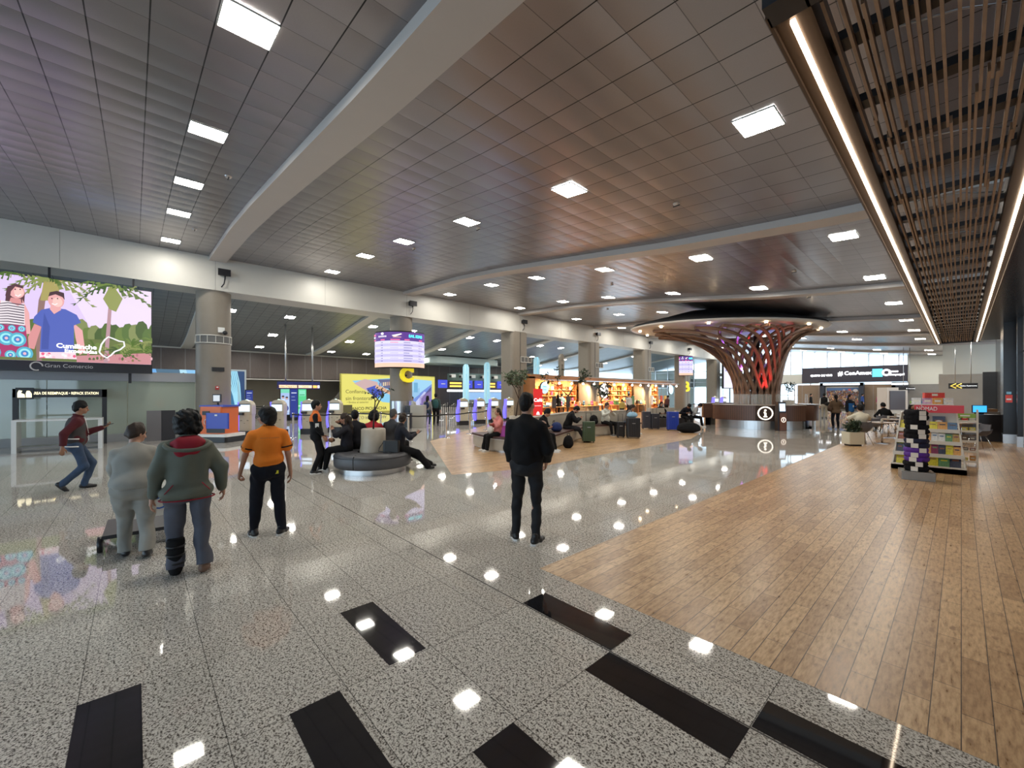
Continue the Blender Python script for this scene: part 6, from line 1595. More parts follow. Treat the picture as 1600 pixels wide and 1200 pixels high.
text('back_lettering', 'servicio al pasajero', mat('faded_ink', (.45, .16, .06), .6), .03, t, K['S'](K['U']((0, -.147, 1.33))), (PI / 2 - .12, 0, 0), .001, fit=.20)
m = MB(); m.box(K['S'](K['P'] + v3(.095, -.128, -.06)), (.035, .01, .04)); m.build('yellow_tag', mat('tag_yellow', (.8, .75, .05), .5), t)
m = MB()
for sg in (-1, 1): m.tube([Vector(K['S'](K['HD']((sg * .034 + .022 * math.cos(a_), .124, .113 + .018 * math.sin(a_))))) for a_ in [2 * PI * q / 12 for q in range(12)]], .0035, 5, closed=True); m.tube([K['S'](K['HD']((sg * .056, .122, .118))), K['S'](K['HD']((sg * .084, .0, .118)))], .003, 5)
m.tube([K['S'](K['HD']((-.012, .124, .117))), K['S'](K['HD']((.012, .124, .117)))], .003, 5); m.build('glasses', BLACK, t)
m = MB(); a_ = K['S'](K['shl'][1] + (K['el'][1] - K['shl'][1]) * .5); m.box(a_ + v3(.078, -.01, 0), (.01, .06, .07)); m.build('sleeve_patch', SHW, t)

# ---- 3. woman in grey-green parka with red hood
PARK = cloth('parka', (.115, .125, .10), .65, .1); REDL = cloth('red_lining', (.25, .012, .025), .7)
g = gp(293, 893)
t, K = person('woman in a grey green parka with red hood and one black walking boot', (g.x, g.y), 1.535, -.68, lean=.04, head=(.1, .1, 0), feet=((-.10, .02, .08), (.14, -.10, .08)), hands=((-.30, .06, .80), (.32, .10, .86)), poles=((-.9, -.6, 0), (.9, -.5, 0)), curl=(.5, .5),
    top=PARK, hem=.80, bulk=1.26, skirt=.03, pants=cloth('slate_trousers', (.085, .09, .115), .7), pw=1.15, flare=.02, shoes=mat('brown_shoe', (.16, .09, .06), .5), sole=False, hair='curly', skin=SK1, res=.008, seed=12, ftoe=(.1, .25), cnoise=.0075, boots=None, female=True)
m = SDF(); U = K['U']; S_ = K['S']
m.ell(S_(U((0, -.075, 1.405))), S_(v3(.165, .10, .075)), .03, K['Rt']); m.ell(S_(U((0, -.125, 1.34))), S_(v3(.12, .055, .08)), .04, K['Rt']); m.build('hood', REDL, t, .008, .008, 30, 4)
m = MB(); m.tube([S_(U((.19 * math.sin(a_), -.06 - .115 * math.cos(a_), 1.33 + .06 * (1 - math.cos(a_))))) for a_ in [-1.7 + 3.4 * q / 14 for q in range(15)]], .02, 8); m.build('hood_edge', PARK, t)
m = MB(); hm = []; 
for q in range(28):
    a_ = 2 * PI * q / 28; hm.append(S_(U((.218 * 1.10 * math.cos(a_), .005 + .19 * math.sin(a_), .806))))
m.tube(hm, .007, 5, closed=True); m.build('red_piping', REDL, t)
for sg in (-1, 1): m = MB(); m.tube([S_(U((sg * .12, -.182, .98))), S_(U((sg * .19, -.150, .89)))], .005, 5); m.build('pocket_piping', REDL, t)
b_ = SDF(); A = K['an'][0]; b_.cone(S_(A + v3(0, 0, .26)), S_(A), .082 * K['k'], .066 * K['k'], .02); b_.cone(S_(A + v3(0, -.04, -.045)), S_(A + v3(0, .14, -.045)), .050 * K['k'], .046 * K['k'], .03); b_.cut(S_(A + v3(0, 0, -.078)), (0, 0, -1)); b_.cut(S_(A + v3(0, 0, .30)), (0, 0, 1)); b_.build('walking_boot', CBLK, t, .009, .002)
for z in (.04, .13, .22): m = MB(); m.tube([S_(A + v3(.08 * math.cos(a2), .08 * math.sin(a2), z)) for a2 in [2 * PI * q / 14 for q in range(14)]], .010, 5, closed=True); m.build('boot_strap', BLACK, t)

# ---- 4. short haired woman in a grey sweatsuit pushing a trolley
GRY = cloth('grey_sweat', (.30, .295, .27), .85, .08)
g = gp(214, 868)
t, K = person('short haired woman in a light grey tracksuit pushing a luggage trolley', (g.x, g.y), 1.43, -.72, lean=.20, head=(-.95, .15, 0), pelvis=(-.03, -.05, .90), feet=((-.11, .08, .08), (.10, -.16, .09)), hands=((-.22, .42, .93), (.24, .42, .93)), poles=((-.9, -.5, -.2), (.9, -.5, -.2)), curl=(1.2, 1.2), palms=((0, .2, -1), (0, .2, -1)),
    top=GRY, hem=.88, bulk=1.25, pants=GRY, pw=1.30, flare=.01, shoes=SHB, sole=False, hair='short', hairm=HAIRG, skin=SK1, res=.008, seed=17, ftoe=(.1, .1), cnoise=.007, female=True, belly=.0, skirt=.025)
m = SDF(); m.ell(K['S'](K['P'] + v3(0, -.0, .04)), K['S'](v3(.19, .155, .02)), .02); m.build('dark_waistband', CNAV, t, .009)
trx = t

# ---- 5. luggage trolley
gt = at_depth(214, 0, 4.75); tl = thing('luggage_trolley', 'low luggage trolley with black wheels pushed by the grey tracksuit woman', 'trolley', (gt.x, gt.y, 0), YAW + .72)
m = MB(); m.tube([(-.2, -.10, .86), (.2, -.10, .86)], .016, 8); m.build('handle', BLACK, tl)
for sg in (-1, 1): m = MB(); m.tube([(sg * .10, -.10, .86), (sg * .11, .0, .50), (sg * .12, .08, .16)], .014, 8); m.build('upright_tube', SIL, tl)
m = MB(); m.box((0, .30, .17), (.56, .80, .04)); m.build('deck', mat('trolley_dark', (.03, .03, .035), .4), tl)
m = MB(); m.box((0.10, -.06, .45), (.40, .02, .26)); m.build('advert_panel', SHW, tl)
text('panel_lettering', 'UIO', mat('uio_blue', (.03, .12, .45), .5), .2, tl, (.10, -.073, .46), (PI / 2, 0, 0), .001, fit=.34)
for sx, sy, r in ((-.30, -.02, .085), (.30, -.02, .085), (.0, .62, .06)):
    m = MB(); m.tube([(sx - .022, sy, r), (sx + .022, sy, r)], r, 18); w_ = m.build('wheel', BLACK, tl); m = MB(); m.tube([(sx - .026, sy, r), (sx + .026, sy, r)], r * .4, 10); m.build('hub', SIL, w_)

# ---- 6. walking man in a grey vest over a maroon shirt
MARN = cloth('maroon', (.075, .012, .016)); VEST = cloth('grey_vest', (.05, .045, .045))
g = gp(118, 765)
t, K = person('man in maroon shirt and grey vest walking right while holding a phone', (g.x, g.y), 1.62, .78, lean=.05, head=(0, .12, 0), feet=((-.07, .12, .08), (.07, -.17, .14)), hands=((-.10, .36, 1.16), (.24, -.16, .84)), poles=((-.1, -.5, -1), (.5, -1, 0)), curl=(.6, .5), palms=((0, .0, 1), None), pelvis=(0, 0, .88),
    top=MARN, hem=.90, bulk=1.1, pants=CJEAN, pw=1.05, shoes=SHB, sole=False, hair='short', skin=SK2, res=.010, seed=21, fpitch=(0, .8), ftoe=(0, 0), collar=MARN)
vv = SDF(); U = K['U']; S_ = K['S']; vv.ell(S_(U((0, -.01, 1.24))), S_(v3(.198, .152, .22)), .05, K['Rt']); vv.ell(S_(U((0, 0, 1.0))), S_(v3(.188, .148, .20)), .06, K['Rt']); vv.cut(S_(U((0, 0, .86))), (0, 0, -1)); vv.cut(S_(U((0, 0, 1.42))), (0, 0, 1))
vv.sub_ell(S_(U((0, .17, 1.2))), S_(v3(.07, .09, .5))); vv.build('vest', VEST, t, .010, .004)
for z, mm in ((1.02, SHW), (.875, SHW)): m = MB(); rr_ = .19; m.tube([S_(U((.196 * math.cos(a_), .157 * math.sin(a_), z))) for a_ in [PI * .95 + q * PI * 1.15 / 14 for q in range(15)]], .012, 5); m.build('reflective_band', mm, t)
m = MB(); m.tube([S_(U((-.05, .10, 1.42))), S_(U((0, .165, 1.12))), S_(U((.05, .10, 1.42)))], .005, 5); m.build('lanyard', SHW, t); m = MB(); m.box(S_(U((0, .17, 1.03))), (.07, .01, .10)); m.build('badge', SHW, t)
def phone(owner_t, K, i, lab, off=(0, .09, .03), tilt=-.6):
    w = K['wr'][i]; d = nrm(K['wr'][i] - K['el'][i]); p = K['S'](w + d * .10 + v3(*off) * .35); q = owner_t.matrix_basis @ Vector(p)
    ph = thing('phone', lab, 'phone', q, owner_t.rotation_euler[2]); m = MB(); m.box((0, 0, 0), (.072, .145, .010), M=Matrix.Rotation(-tilt, 3, 'X')); m.build('phone_body', BLACK, ph); return ph
phone(t, K, 0, 'black phone held by the walking man in the grey vest', (0, 0, .06), -.25)

# ---- 7. young man in orange and black jacket
g = gp(494, 739)
ORJ = cloth('jacket_orange', (.70, .16, .03))
t, K = person('young man in orange and black zip jacket standing in profile facing right', (g.x, g.y), 1.57, 1.05, lean=-.03, head=(-.0, .05, 0), feet=((-.10, .10, .08), (.10, -.06, .08)), hands=((-.20, .16, .88), (.21, .14, .87)), poles=((-.4, -1, 0), (.4, -1, 0)),
    top=[ORJ, CBLK], topmfn=lambda c: ((c[:, 2] < 1.24) | ((np.abs(c[:, 0]) > .165) & (c[:, 1] < .02))), hem=.90, bulk=1.08, pants=CBLK, shoes=SHB, hair='short', skin=SK1, res=.010, seed=30)
m = MB(); c = K['S'](K['shl'][1] + (K['el'][1] - K['shl'][1]) * .75); m.box(c + v3(.066, 0, 0), (.012, .07, .09)); m.build('sleeve_patch', SHW, t)
SEATED = dict(pelvis=(0, 0, .55))
def sitter(label, base, seat, H, face, **kw):
    """base: where the hips are on the seat; local +y looks away from the backrest"""
    k = H / 1.7; z = seat / k + .10
    d = dict(pelvis=(0, 0, z), feet=((-.13, .47, .08), (.12, .50, .08)), kpoles=((-.1, .6, 1), (.1, .6, 1)), hands=((-.13, .30, z + .16), (.13, .30, z + .16)), poles=((-1, -.6, -.4), (1, -.6, -.4)), curl=(.7, .7), palms=((.5, .2, 1), (-.5, .2, 1)), hem=z - .06, bulk=1.08)
    if 'hem' not in kw: d['hem'] = .86
    d.update(kw); return person(label, base, H, face, **d)
# ---- round bench party
def onb(ang, r): return bc + rt * (r * math.cos(ang)) + fw * (r * math.sin(ang))
SUIT = cloth('dark_suit', (.012, .012, .018))
q = onb(math.radians(185), .58)
t, K = sitter('woman in a dark suit seated on the left of the round bench eating', (q.x, q.y), .44, 1.60, -1.85, lean=.05, head=(0, .1, 0), hands=((-.10, .30, .98), (.08, .20, 1.16)), top=SUIT, pants=CBLK, shoes=SHW, sole=True, hair='long', hairm=HAIRG, skin=SK1, res=.010, seed=40, female=True)
t0_, K0_ = t, K
q2 = t.matrix_basis @ Vector(K['S'](v3(.0, .36, .74))); hb_ = thing('food_bag', 'crumpled tan paper bag on the lap of the woman seated left on the round bench', 'bag', q2); m = SDF(); m.ell((0, 0, 0), (.10, .07, .05), .02); m.build('paper', cloth('tan_paper', (.32, .17, .10)), hb_, .012, .01, 50)
q = onb(math.radians(-5), .60)
t, K = sitter('woman in a dark suit seated on the right of the round bench holding a phone', (q.x, q.y), .44, 1.62, 1.2, lean=.12, twist=.15, head=(.95, .05, 0), hands=((-.06, .40, .86), (.10, .38, .86)), feet=((-.02, .78, .09), (.12, .66, .09)), top=SUIT, pants=CBLK, flare=.02, pw=1.1, shoes=SHB, sole=False, hair='bun', hairm=HAIRG, skin=SK1, res=.010, seed=41, female=True)
phone(t, K, 1, 'phone in the hands of the woman seated right on the round bench')
m = MB(); m.add([K['S'](K['U'](p_)) for p_ in ((-.03, .125, 1.40), (.03, .125, 1.40), (.02, .15, 1.12), (-.02, .15, 1.12))], [(0, 1, 2, 3)]); m.build('shirt_front', cloth('light_blue', (.35, .5, .7)), t)
q = onb(math.radians(148), .66)
sitter('man with black hair seated behind the dark suited woman on the round bench', (q.x, q.y), .44, 1.70, -.35, lean=.1, top=SUIT, pants=CBLK, hair='short', res=.014, seed=42)
q = onb(math.radians(112), .68)
sitter('person in a red jacket seated on the far side of the round bench', (q.x, q.y), .44, 1.66, .0, lean=.25, top=cloth('red_jacket', (.42, .02, .03)), pants=CBLK, hair='curly', res=.014, seed=43)
q = onb(math.radians(74), .68)
sitter('man in dark coat and cap seated far right on the round bench', (q.x, q.y), .44, 1.74, .45, lean=.15, top=cloth('dark_coat', (.05, .05, .055)), pants=CBLK, hair='crop', hairm=cloth('grey_cap', (.09, .085, .08)), res=.014, seed=44)
q = onb(math.radians(-32), .60)
hb_ = thing('handbag', 'black handbag standing on the round bench beside the planter', 'handbag', (q.x, q.y, .45), YAW + .1); m = MB(); m.rbox((0, 0, .13), (.36, .14, .26), .04); m.build('bag_body', mat('bag_black', (.012, .012, .013), .35), hb_)
m = MB(); m.tube([(-.17, 0, .24), (-.26, -.02, .10), (-.27, -.04, .03), (-.05, -.10, .012), (.02, -.16, .0), (.03, -.20, -.06)], .011, 6); m.build('strap', BLACK, hb_)

# ---- people on the wavy bench
def on_bench(px, py_front, back=.42):
    g = gp(px, py_front); i = min(range(len(FP)), key=lambda i: (FP[i] - g).length); a, b = FP[max(0, i - 1)], FP[min(len(FP) - 1, i + 1)]; td = (b - a).normalized(); n_ = Vector((-td.y, td.x, 0)); p = FP[i] + n_ * .30
    return p, math.atan2(-n_.y, -n_.x) - PI / 2, n_
BS = .46
def bench_sitter(label, px, py, H, turn=0.0, **kw):
    p, rz, n_ = on_bench(px, py); return sitter(label, (p.x, p.y), BS, H, 0, rz=rz + turn, **kw)
PINK = mat('cloth_pink_pattern', (.55, .18, .16), .75, noise=.75, nscale=9)
t, K = bench_sitter('woman in a pink patterned jacket sitting at the left end of the wavy bench', 768, 705, 1.56, -.25, lean=.03, head=(.1, .0, 0), hands=((-.10, .18, 1.0), (.14, .24, .86)), top=PINK, pants=CBLK, pw=1.1, flare=.015, shoes=SHW, hair='tail', hairm=HAIRG, skin=SK1, res=.012, seed=50, female=True, bulk=1.2)
q2 = t.matrix_basis @ Vector(K['S'](v3(.02, .30, .72))); b2 = thing('tote_bag', 'white cloth bag on the lap of the woman in pink', 'bag', q2, t.rotation_euler[2]); m = SDF(); m.ell((0, 0, -.02), (.17, .09, .12), .03); m.build('cloth_bag', cloth('tote_white', (.6, .57, .52)), b2, .014, .01, 30)
p, rz, n_ = on_bench(786, 706); b2 = thing('handbag', 'magenta handbag on the wavy bench beside the woman in pink', 'handbag', (p.x, p.y, BS), rz); m = MB(); m.box((0, -.05, .16), (.34, .20, .32), taper=.55); m.build('bag_body', mat('magenta', (.40, .04, .30), .45), b2); m = MB(); m.tube([(-.08, -.05, .3), (-.10, -.05, .45), (.08, -.05, .45), (.08, -.05, .3)], .012, 6); m.build('strap', mat('magenta'), b2)
t, K = bench_sitter('person in black with striped trousers sitting hunched behind the black clad man', 853, 705, 1.66, .15, lean=.30, head=(.3, .35, 0), feet=((-.02, .52, .08), (.20, .56, .08)), top=CBLK, pants=CBLK, shoes=SHW, hair='short', skin=SK1, res=.012, seed=51)
for i in (0, 1): m = MB(); a_, b_ = K['kn'][i], K['an'][i]; m.tube([K['S'](a_ + v3((-.06, .06)[i], .02, .02)), K['S'](b_ + v3((-.055, .055)[i], .01, .02))], .010, 5); m.build('leg_stripe', SHW, t)
t, K = bench_sitter('bearded man in a black hooded jacket sitting bent over his phone by the green suitcase', 899, 690, 1.76, .45, lean=.42, head=(-.1, .45, 0), hands=((-.07, .45, .80), (.12, .45, .80)), feet=((-.05, .62, .08), (.16, .66, .08)), top=CBLK, pants=cloth('dark_cargo', (.02, .02, .025)), shoes=SHB, sole=False, hair='short', skin=SK1, res=.012, seed=52, bulk=1.15)
phone(t, K, 0, 'phone in the hands of the bearded man on the wavy bench')
m = SDF(); m.ell(K['S'](K['HD']((0, .07, .035))), K['S'](v3(.045, .035, .035)), .01, K['Rh']); m.sub_ell(K['S'](K['HD']((0, .11, .06))), K['S'](v3(.025, .02, .012))); m.build('beard', HAIRB, t, .009)
t, K = bench_sitter('older man in a white shirt with glasses sitting on the wavy bench', 957, 681, 1.72, .20, lean=.10, head=(-.2, .2, 0), hands=((-.05, .34, .96), (.12, .34, .94)), top=cloth('cream_shirt', (.60, .60, .53)), pants=CBLK, shoes=mat('shoe_grey', (.12, .12, .12), .5), hair='short', hairm=cloth('brown_cap', (.05, .035, .03)), skin=SK1, res=.012, seed=53, belly=.05)
q = at_depth(942, 0, 17.0); b2 = thing('backpack', 'round black backpack leaning on the backrest beside the older man', 'backpack', (0, 0, 0)); p, rz, n_ = on_bench(944, 682); b2.location = (p.x, p.y, BS); m = SDF(); m.ell((0, -.05, .2), (.19, .13, .2), .03); m.ell((0, .08, .12), (.12, .07, .1), .03); m.build('bag_body', CBLK, b2, .014); b2.rotation_euler = (0, 0, rz)
t, K = bench_sitter('person in a grey coat sitting behind the large black suitcase', 992, 679, 1.62, .5, lean=.3, head=(-.2, .3, 0), top=cloth('grey_coat', (.16, .14, .13)), pants=cloth('jeans2', (.10, .13, .18)), shoes=SHW, hair='long', hairm=HAIRG, res=.016, seed=54, female=True)
g = at_depth(1072, 0, 19.6)
def long_sitter(label, px, H, face, **kw):
    g = gp(px, 667.5) + fw * .25; return sitter(label, (g.x, g.y), .48, H, face, **kw)
long_sitter('person in a dark jacket bent over beside the blue suitcase', 1072, 1.68, 2.9, lean=.55, head=(0, .5, 0), top=CNAV, pants=CBLK, hair='short', skin=SK2, res=.016, seed=55)
long_sitter('man in a light grey shirt sitting at the right end of the long bench', 1085, 1.66, 2.0, lean=.5, head=(0, .4, 0), top=cloth('pale_grey', (.38, .38, .38)), pants=CBLK, shoes=SHW, hair='short', skin=SK2, res=.016, seed=56)
long_sitter('woman in black sitting behind the two grey suitcases', 1034, 1.6, 3.0, lean=.2, top=CBLK, pants=CBLK, hair='long', res=.016, seed=57, female=True)
# ---- standing people further off
FAR = dict(res=.02, sole=False)
def stander(label, px, py, H, face, **kw):
    g = gp(px, py); d = dict(FAR); d.update(kw); return person(label, (g.x, g.y), H, face, **d)
t, K = stander('woman with long hair and navy backpack standing in the check-in queue', 668, 666, 1.60, .1, top=cloth('grey_top', (.30, .28, .28)), pants=CJEAN, hair='long', shoes=SHW, female=True, seed=60, sleeve='long', res=.016)
m = SDF(); m.ell(K['S'](K['U']((0, -.20, 1.20))), K['S'](v3(.15, .10, .20)), .03); m.build('backpack', cloth('navy_bag', (.02, .03, .09)), t, .016)
t, K = stander('person with a teal backpack standing in the check-in queue', 681, 665, 1.72, .0, top=cloth('dark_green', (.05, .08, .07)), pants=CBLK, hair='short', seed=61, res=.016)
m = SDF(); m.ell(K['S'](K['U']((.02, -.20, 1.18))), K['S'](v3(.17, .11, .24)), .03); m.build('backpack', cloth('teal_bag', (.03, .09, .09)), t, .016)
g = gp(645, 666); stander('clerk in a white jacket sitting behind the pale service desk', 644, 663, 1.55, 3.0, top=CWHT, pants=CBLK, hair='tail', female=True, seed=62, res=.016, hands=((-.15, .3, 1.1), (.15, .3, 1.1)))
t, K = stander('woman in a brown coat with a large shoulder bag standing right of the desk', 1306, 669, 1.66, .35, top=cloth('brown_coat', (.13, .08, .045)), pants=CNAV, hair='tail', female=True, seed=63, hem=.78, bulk=1.2, skirt=.03, res=.016, hands=((-.2, .3, 1.1), (.25, .35, 1.15)))
m = SDF(); m.ell(K['S'](K['U']((-.27, -.02, 1.0))), K['S'](v3(.10, .17, .15)), .03); m.build('shoulder_bag', cloth('brown_bag', (.09, .05, .03)), t, .016)
t, K = stander('person in a blue staff vest and beige trousers facing the camera', 1328, 671, 1.68, 2.9, top=[cloth('blue_vest', (.02, .11, .30)), CNAV], topmfn=lambda c: (c[:, 2] > 1.30) | (np.abs(c[:, 0]) > .2), pants=cloth('beige_chinos', (.50, .40, .26)), hair='tail', seed=64, bulk=1.2, res=.016, hands=((-.2, .25, 1.15), (.3, .1, .85)))
m = MB(); m.box(K['S'](K['U']((0, .165, 1.15))), (.07, .01, .10)); m.build('badge', SHW, t)
t, K = stander('man with white sleeves and a black bag walking past the mural', 1288, 654, 1.75, .8, top=[CBLK, CWHT], topmfn=lambda c: (np.abs(c[:, 0]) > .19), pants=cloth('khaki', (.28, .25, .20)), hair='short', seed=65)
m = SDF(); m.ell(K['S'](K['U']((.25, -.12, 1.0))), K['S'](v3(.22, .22, .14)), .03); m.build('shoulder_bag', CBLK, t, .02)
stander('person in a dark jacket standing far left of the mural', 1267, 643, 1.70, 2.5, top=CBLK, pants=CBLK, hair='short', seed=66, res=.026)
stander('person in a blue jacket standing at the right edge of the mural', 1347.5, 641.5, 1.72, 2.0, top=cloth('blue_jacket', (.03, .07, .25)), pants=CBLK, hair='short', seed=67, res=.026)
t, K = stander('person with a bright blue backpack walking far right of the mural', 1374, 642, 1.74, .3, top=cloth('pink_top', (.35, .06, .12)), pants=CNAV, hair='short', seed=68, res=.026)
m = SDF(); m.ell(K['S'](K['U']((-.05, -.20, 1.15))), K['S'](v3(.17, .11, .26)), .03); m.build('backpack', cloth('sky_bag', (.03, .22, .48)), t, .024)
stander('left of two dark haired people standing beyond the book stand', 1508, 648, 1.66, 3.0, top=cloth('grey_top2', (.10, .10, .11)), pants=CBLK, hair='short', seed=69, res=.024)
stander('right of two people beyond the book stand, white shirt', 1516.5, 648, 1.68, .8, top=[CBLK, CWHT], topmfn=lambda c: (c[:, 0] > .02), pants=CBLK, hair='short', seed=70, res=.024)
stander('shop customer in black near the left end of the souvenir shop', 872, 652.5, 1.66, -.3, top=CBLK, pants=CBLK, hair='long', seed=71, female=True, res=.024)
stander('shop customer in a blue top near the round blue sign', 878, 650.5, 1.72, .2, top=cloth('steel_blue', (.10, .18, .24)), pants=CBLK, hair='short', seed=72, res=.024)
stander('shop assistant in a white apron in the middle of the shop', 983, 652, 1.7, 2.8, top=CWHT, pants=CBLK, hair='short', seed=73, res=.024)
stander('shopper in a yellow shirt seated between the white oval sign and the tables', 972, 655, 1.35, .5, top=cloth('mustard', (.45, .35, .10)), pants=CBLK, hair='short', seed=74, res=.024)
stander('shopper in maroon leaning at the right end of the shop', 1041, 650, 1.6, 1.2, lean=.25, top=cloth('wine', (.08, .03, .03)), pants=CBLK, hair='short', seed=75, res=.024)
t, K = sitter('person partly hidden behind the black post reading at the far right edge', (1.98, 22.1), .5, 1.65, 0, rz=PI / 2, top=cloth('grey_hoodie', (.13, .13, .13)), pants=CBLK, shoes=SHB, sole=False, skin=SK2, res=.016, seed=76)
# ================================================================== LUGGAGE AND PROPS
def suitcase(lab, px, py, w, d, h, col, face=0.0, rough=.35, handle=True, dist=None):
    g = gp(px, py); t = thing('suitcase', lab, 'suitcase', (g.x + fw.x * d / 2, g.y + fw.y * d / 2, 0), YAW - face)
    mm = mat('case_%d_%d_%d' % tuple(int(c * 200) for c in col), col, rough)
    m = MB(); m.rbox((0, 0, .05 + h / 2), (w, d, h), .05, n=3); m.build('shell', mm, t, bevel=.012)
    m = MB()
    for k in range(5): x = (k - 2) * w / 6; m.box((x, -d / 2 - .004, .05 + h / 2), (.012, .012, h * .86))
    m.build('rib_grooves', mm, t)
    for sx in (-1, 1):
        for sy in (-1, 1): m = MB(); m.tube([(sx * (w / 2 - .05) - .012, sy * (d / 2 - .05), .026), (sx * (w / 2 - .05) + .012, sy * (d / 2 - .05), .026)], .026, 10); m.build('wheel', BLACK, t)
    if handle: m = MB(); m.tube([(-.09, d / 4, .05 + h), (-.09, d / 4, .05 + h + .30), (.09, d / 4, .05 + h + .30), (.09, d / 4, .05 + h)], .010, 6); m.build('handle', SIL if handle == 2 else BLACK, t)
    m = MB(); m.box((0, -d / 2 - .012, .05 + h * .72), (.12, .01, .025)); m.build('badge', SIL, t)
    return t
suitcase('olive green hard shell suitcase in front of the bearded man', 921, 692, .44, .28, .70, (.06, .095, .05), .1, handle=True)
suitcase('large black hard suitcase in front of the older man', 991, 685, .52, .32, .74, (.02, .02, .024), .1, handle=False)
suitcase('upright black carry-on suitcase left of the large black one', 971, 684, .32, .25, .58, (.012, .012, .014), .1)
suitcase('tall slate grey suitcase before the long bench', 1011, 670.8, .42, .28, .82, (.05, .055, .075), .0, handle=False)
suitcase('dark grey suitcase with a silver sticker right of the slate one', 1025, 671, .40, .28, .72, (.03, .033, .045), .1)
suitcase('bright blue hard shell suitcase at the right end of the long bench', 1053, 673, .52, .32, .84, (.02, .05, .36), .15, handle=False)
def softbag(name, lab, loc, rz, dims, m_, cat, extra=None):
    t = thing(name, lab, cat, loc, rz); s_ = SDF(); w, d, h = dims; s_.ell((0, 0, h * .48), (w / 2, d / 2, h * .5), .04); s_.ell((0, 0, h * .3), (w * .52, d * .52, h * .3), .06); s_.cut((0, 0, 0.0), (0, 0, -1)); s_.build('bag_body', m_, t, .014, .006, 18, 3)
    m = MB(); m.tube([(-w * .15, -d * .35, h * .9), (-w * .12, -d * .3, h * 1.12), (w * .12, -d * .3, h * 1.12), (w * .15, -d * .35, h * .9)], .012, 6); m.build('strap', BLACK, t); return t
p, rz, n_ = on_bench(876, 695); softbag('duffel_bag', 'navy blue duffel bag on the wavy bench between the two men in black', (p.x, p.y, BS), rz, (.52, .32, .33), cloth('duffel_navy', (.015, .03, .12)), 'duffel bag')
g = gp(888, 700); softbag('backpack', 'small black backpack on the floor in front of the wavy bench', (g.x, g.y, 0), YAW, (.32, .24, .42), CBLK, 'backpack')
g = gp(1076, 676); softbag('duffel_bag', 'big black duffel bag on the floor in front of the hunched people', (g.x, g.y, 0), YAW, (1.0, .55, .48), CBLK, 'duffel bag')
p = at_depth(988, 0, 16.35); softbag('clothes_bundle', 'pale blue bundle of clothes lying on the large black suitcase', (p.x - .0, p.y, .80), YAW, (.40, .28, .24), cloth('pale_blue', (.30, .48, .62)), 'bundle')
g = gp(660 - 22, 672); suitcase('black suitcase standing left of the pale service desk', 635, 671, .45, .3, .75, (.012, .012, .012), 0)

# ================================================================== BOOK DISPLAY STAND
RED = mat('stand_red', (.62, .02, .03), .35); STW = mat('stand_white', (.66, .62, .54), .35)
sx0, sx1 = at_y(1392, 733, 13.0).x, at_y(1511, 744, 13.0).x; sw = sx1 - sx0; Y0 = 13.0
t = thing('book_stand', 'white stepped book display stand with a red top sign on the wood floor', 'display stand', (sx0 + sw / 2, Y0, 0))
LV = [(.02, .12, 0.0, .42), (.36, .39, .06, .36), (.64, .67, .13, .30), (.90, .93, .20, .25)]     # z0,z1, inset front, depth
hw = sw / 2
m = MB(); m.bx(-hw, hw, 0.0, 1.0, .02, .12); m.bx(-hw, hw, -.0, .02, .02, .155); m.build('base_tray', STW, t)
for i, (z0, z1, ins, dp) in enumerate(LV[1:]):
    m = MB(); m.bx(-hw + ins * .5, hw - ins * .5, ins, .5, z0, z1); m.bx(-hw + ins * .5, hw - ins * .5, ins - .01, ins + .01, z0 - .02, z1 + .03); m.build('shelf', STW, t)
for sg in (-1, 1):
    m = MB(); x = sg * hw; pr = [(.0, .02), (.98, .02), (.74, 1.32), (.30, 1.32)]
    xi = [x - sg * .0, x - sg * .0, x - sg * .14, x - sg * .14]
    m.add([(xi[j], y_, z_) for j, (y_, z_) in enumerate(pr)] + [(xi[j] - sg * .025, y_, z_) for j, (y_, z_) in enumerate(pr)], [(0, 1, 2, 3), (7, 6, 5, 4), (0, 4, 5, 1), (1, 5, 6, 2), (2, 6, 7, 3), (3, 7, 4, 0)])
    mf = MB(); 
    m.build('side_panel', STW, t)
m = MB(); m.bx(-hw + .14, hw - .14, .48, .52, .12, 1.32); m.build('centre_board', STW, t)
m = MB(); m.bx(-hw + .38, hw - .04, .22, .26, 1.32, 1.49); m.build('top_sign', RED, t)
text('sign_lettering', 'NOMAD', WHITE, .16, t, (-hw + .38 + .20, .216, 1.405), (PI / 2, 0, 0), .002, fit=.33, fith=.085)
m = MB(); m.ball((-hw + .50, .215, 1.468), (.012, .004, .012), 6); m.build('sign_dot', WHITE, t)
BC = [(.65, .06, .05), (.04, .05, .09), (.85, .62, .05), (.75, .72, .66), (.30, .10, .05), (.45, .30, .10), (.10, .20, .35), (.55, .35, .50), (.25, .04, .10), (.15, .10, .08), (.80, .35, .10), (.12, .28, .12)]
BN = ['red', 'black', 'yellow', 'white', 'brown', 'tan', 'blue', 'lilac', 'maroon', 'dark', 'orange', 'green']
BM = [mat('book_%d' % i, c_, .35, noise=.5, nscale=30) for i, c_ in enumerate(BC)]
PAGE = mat('pages', (.75, .72, .62), .7)
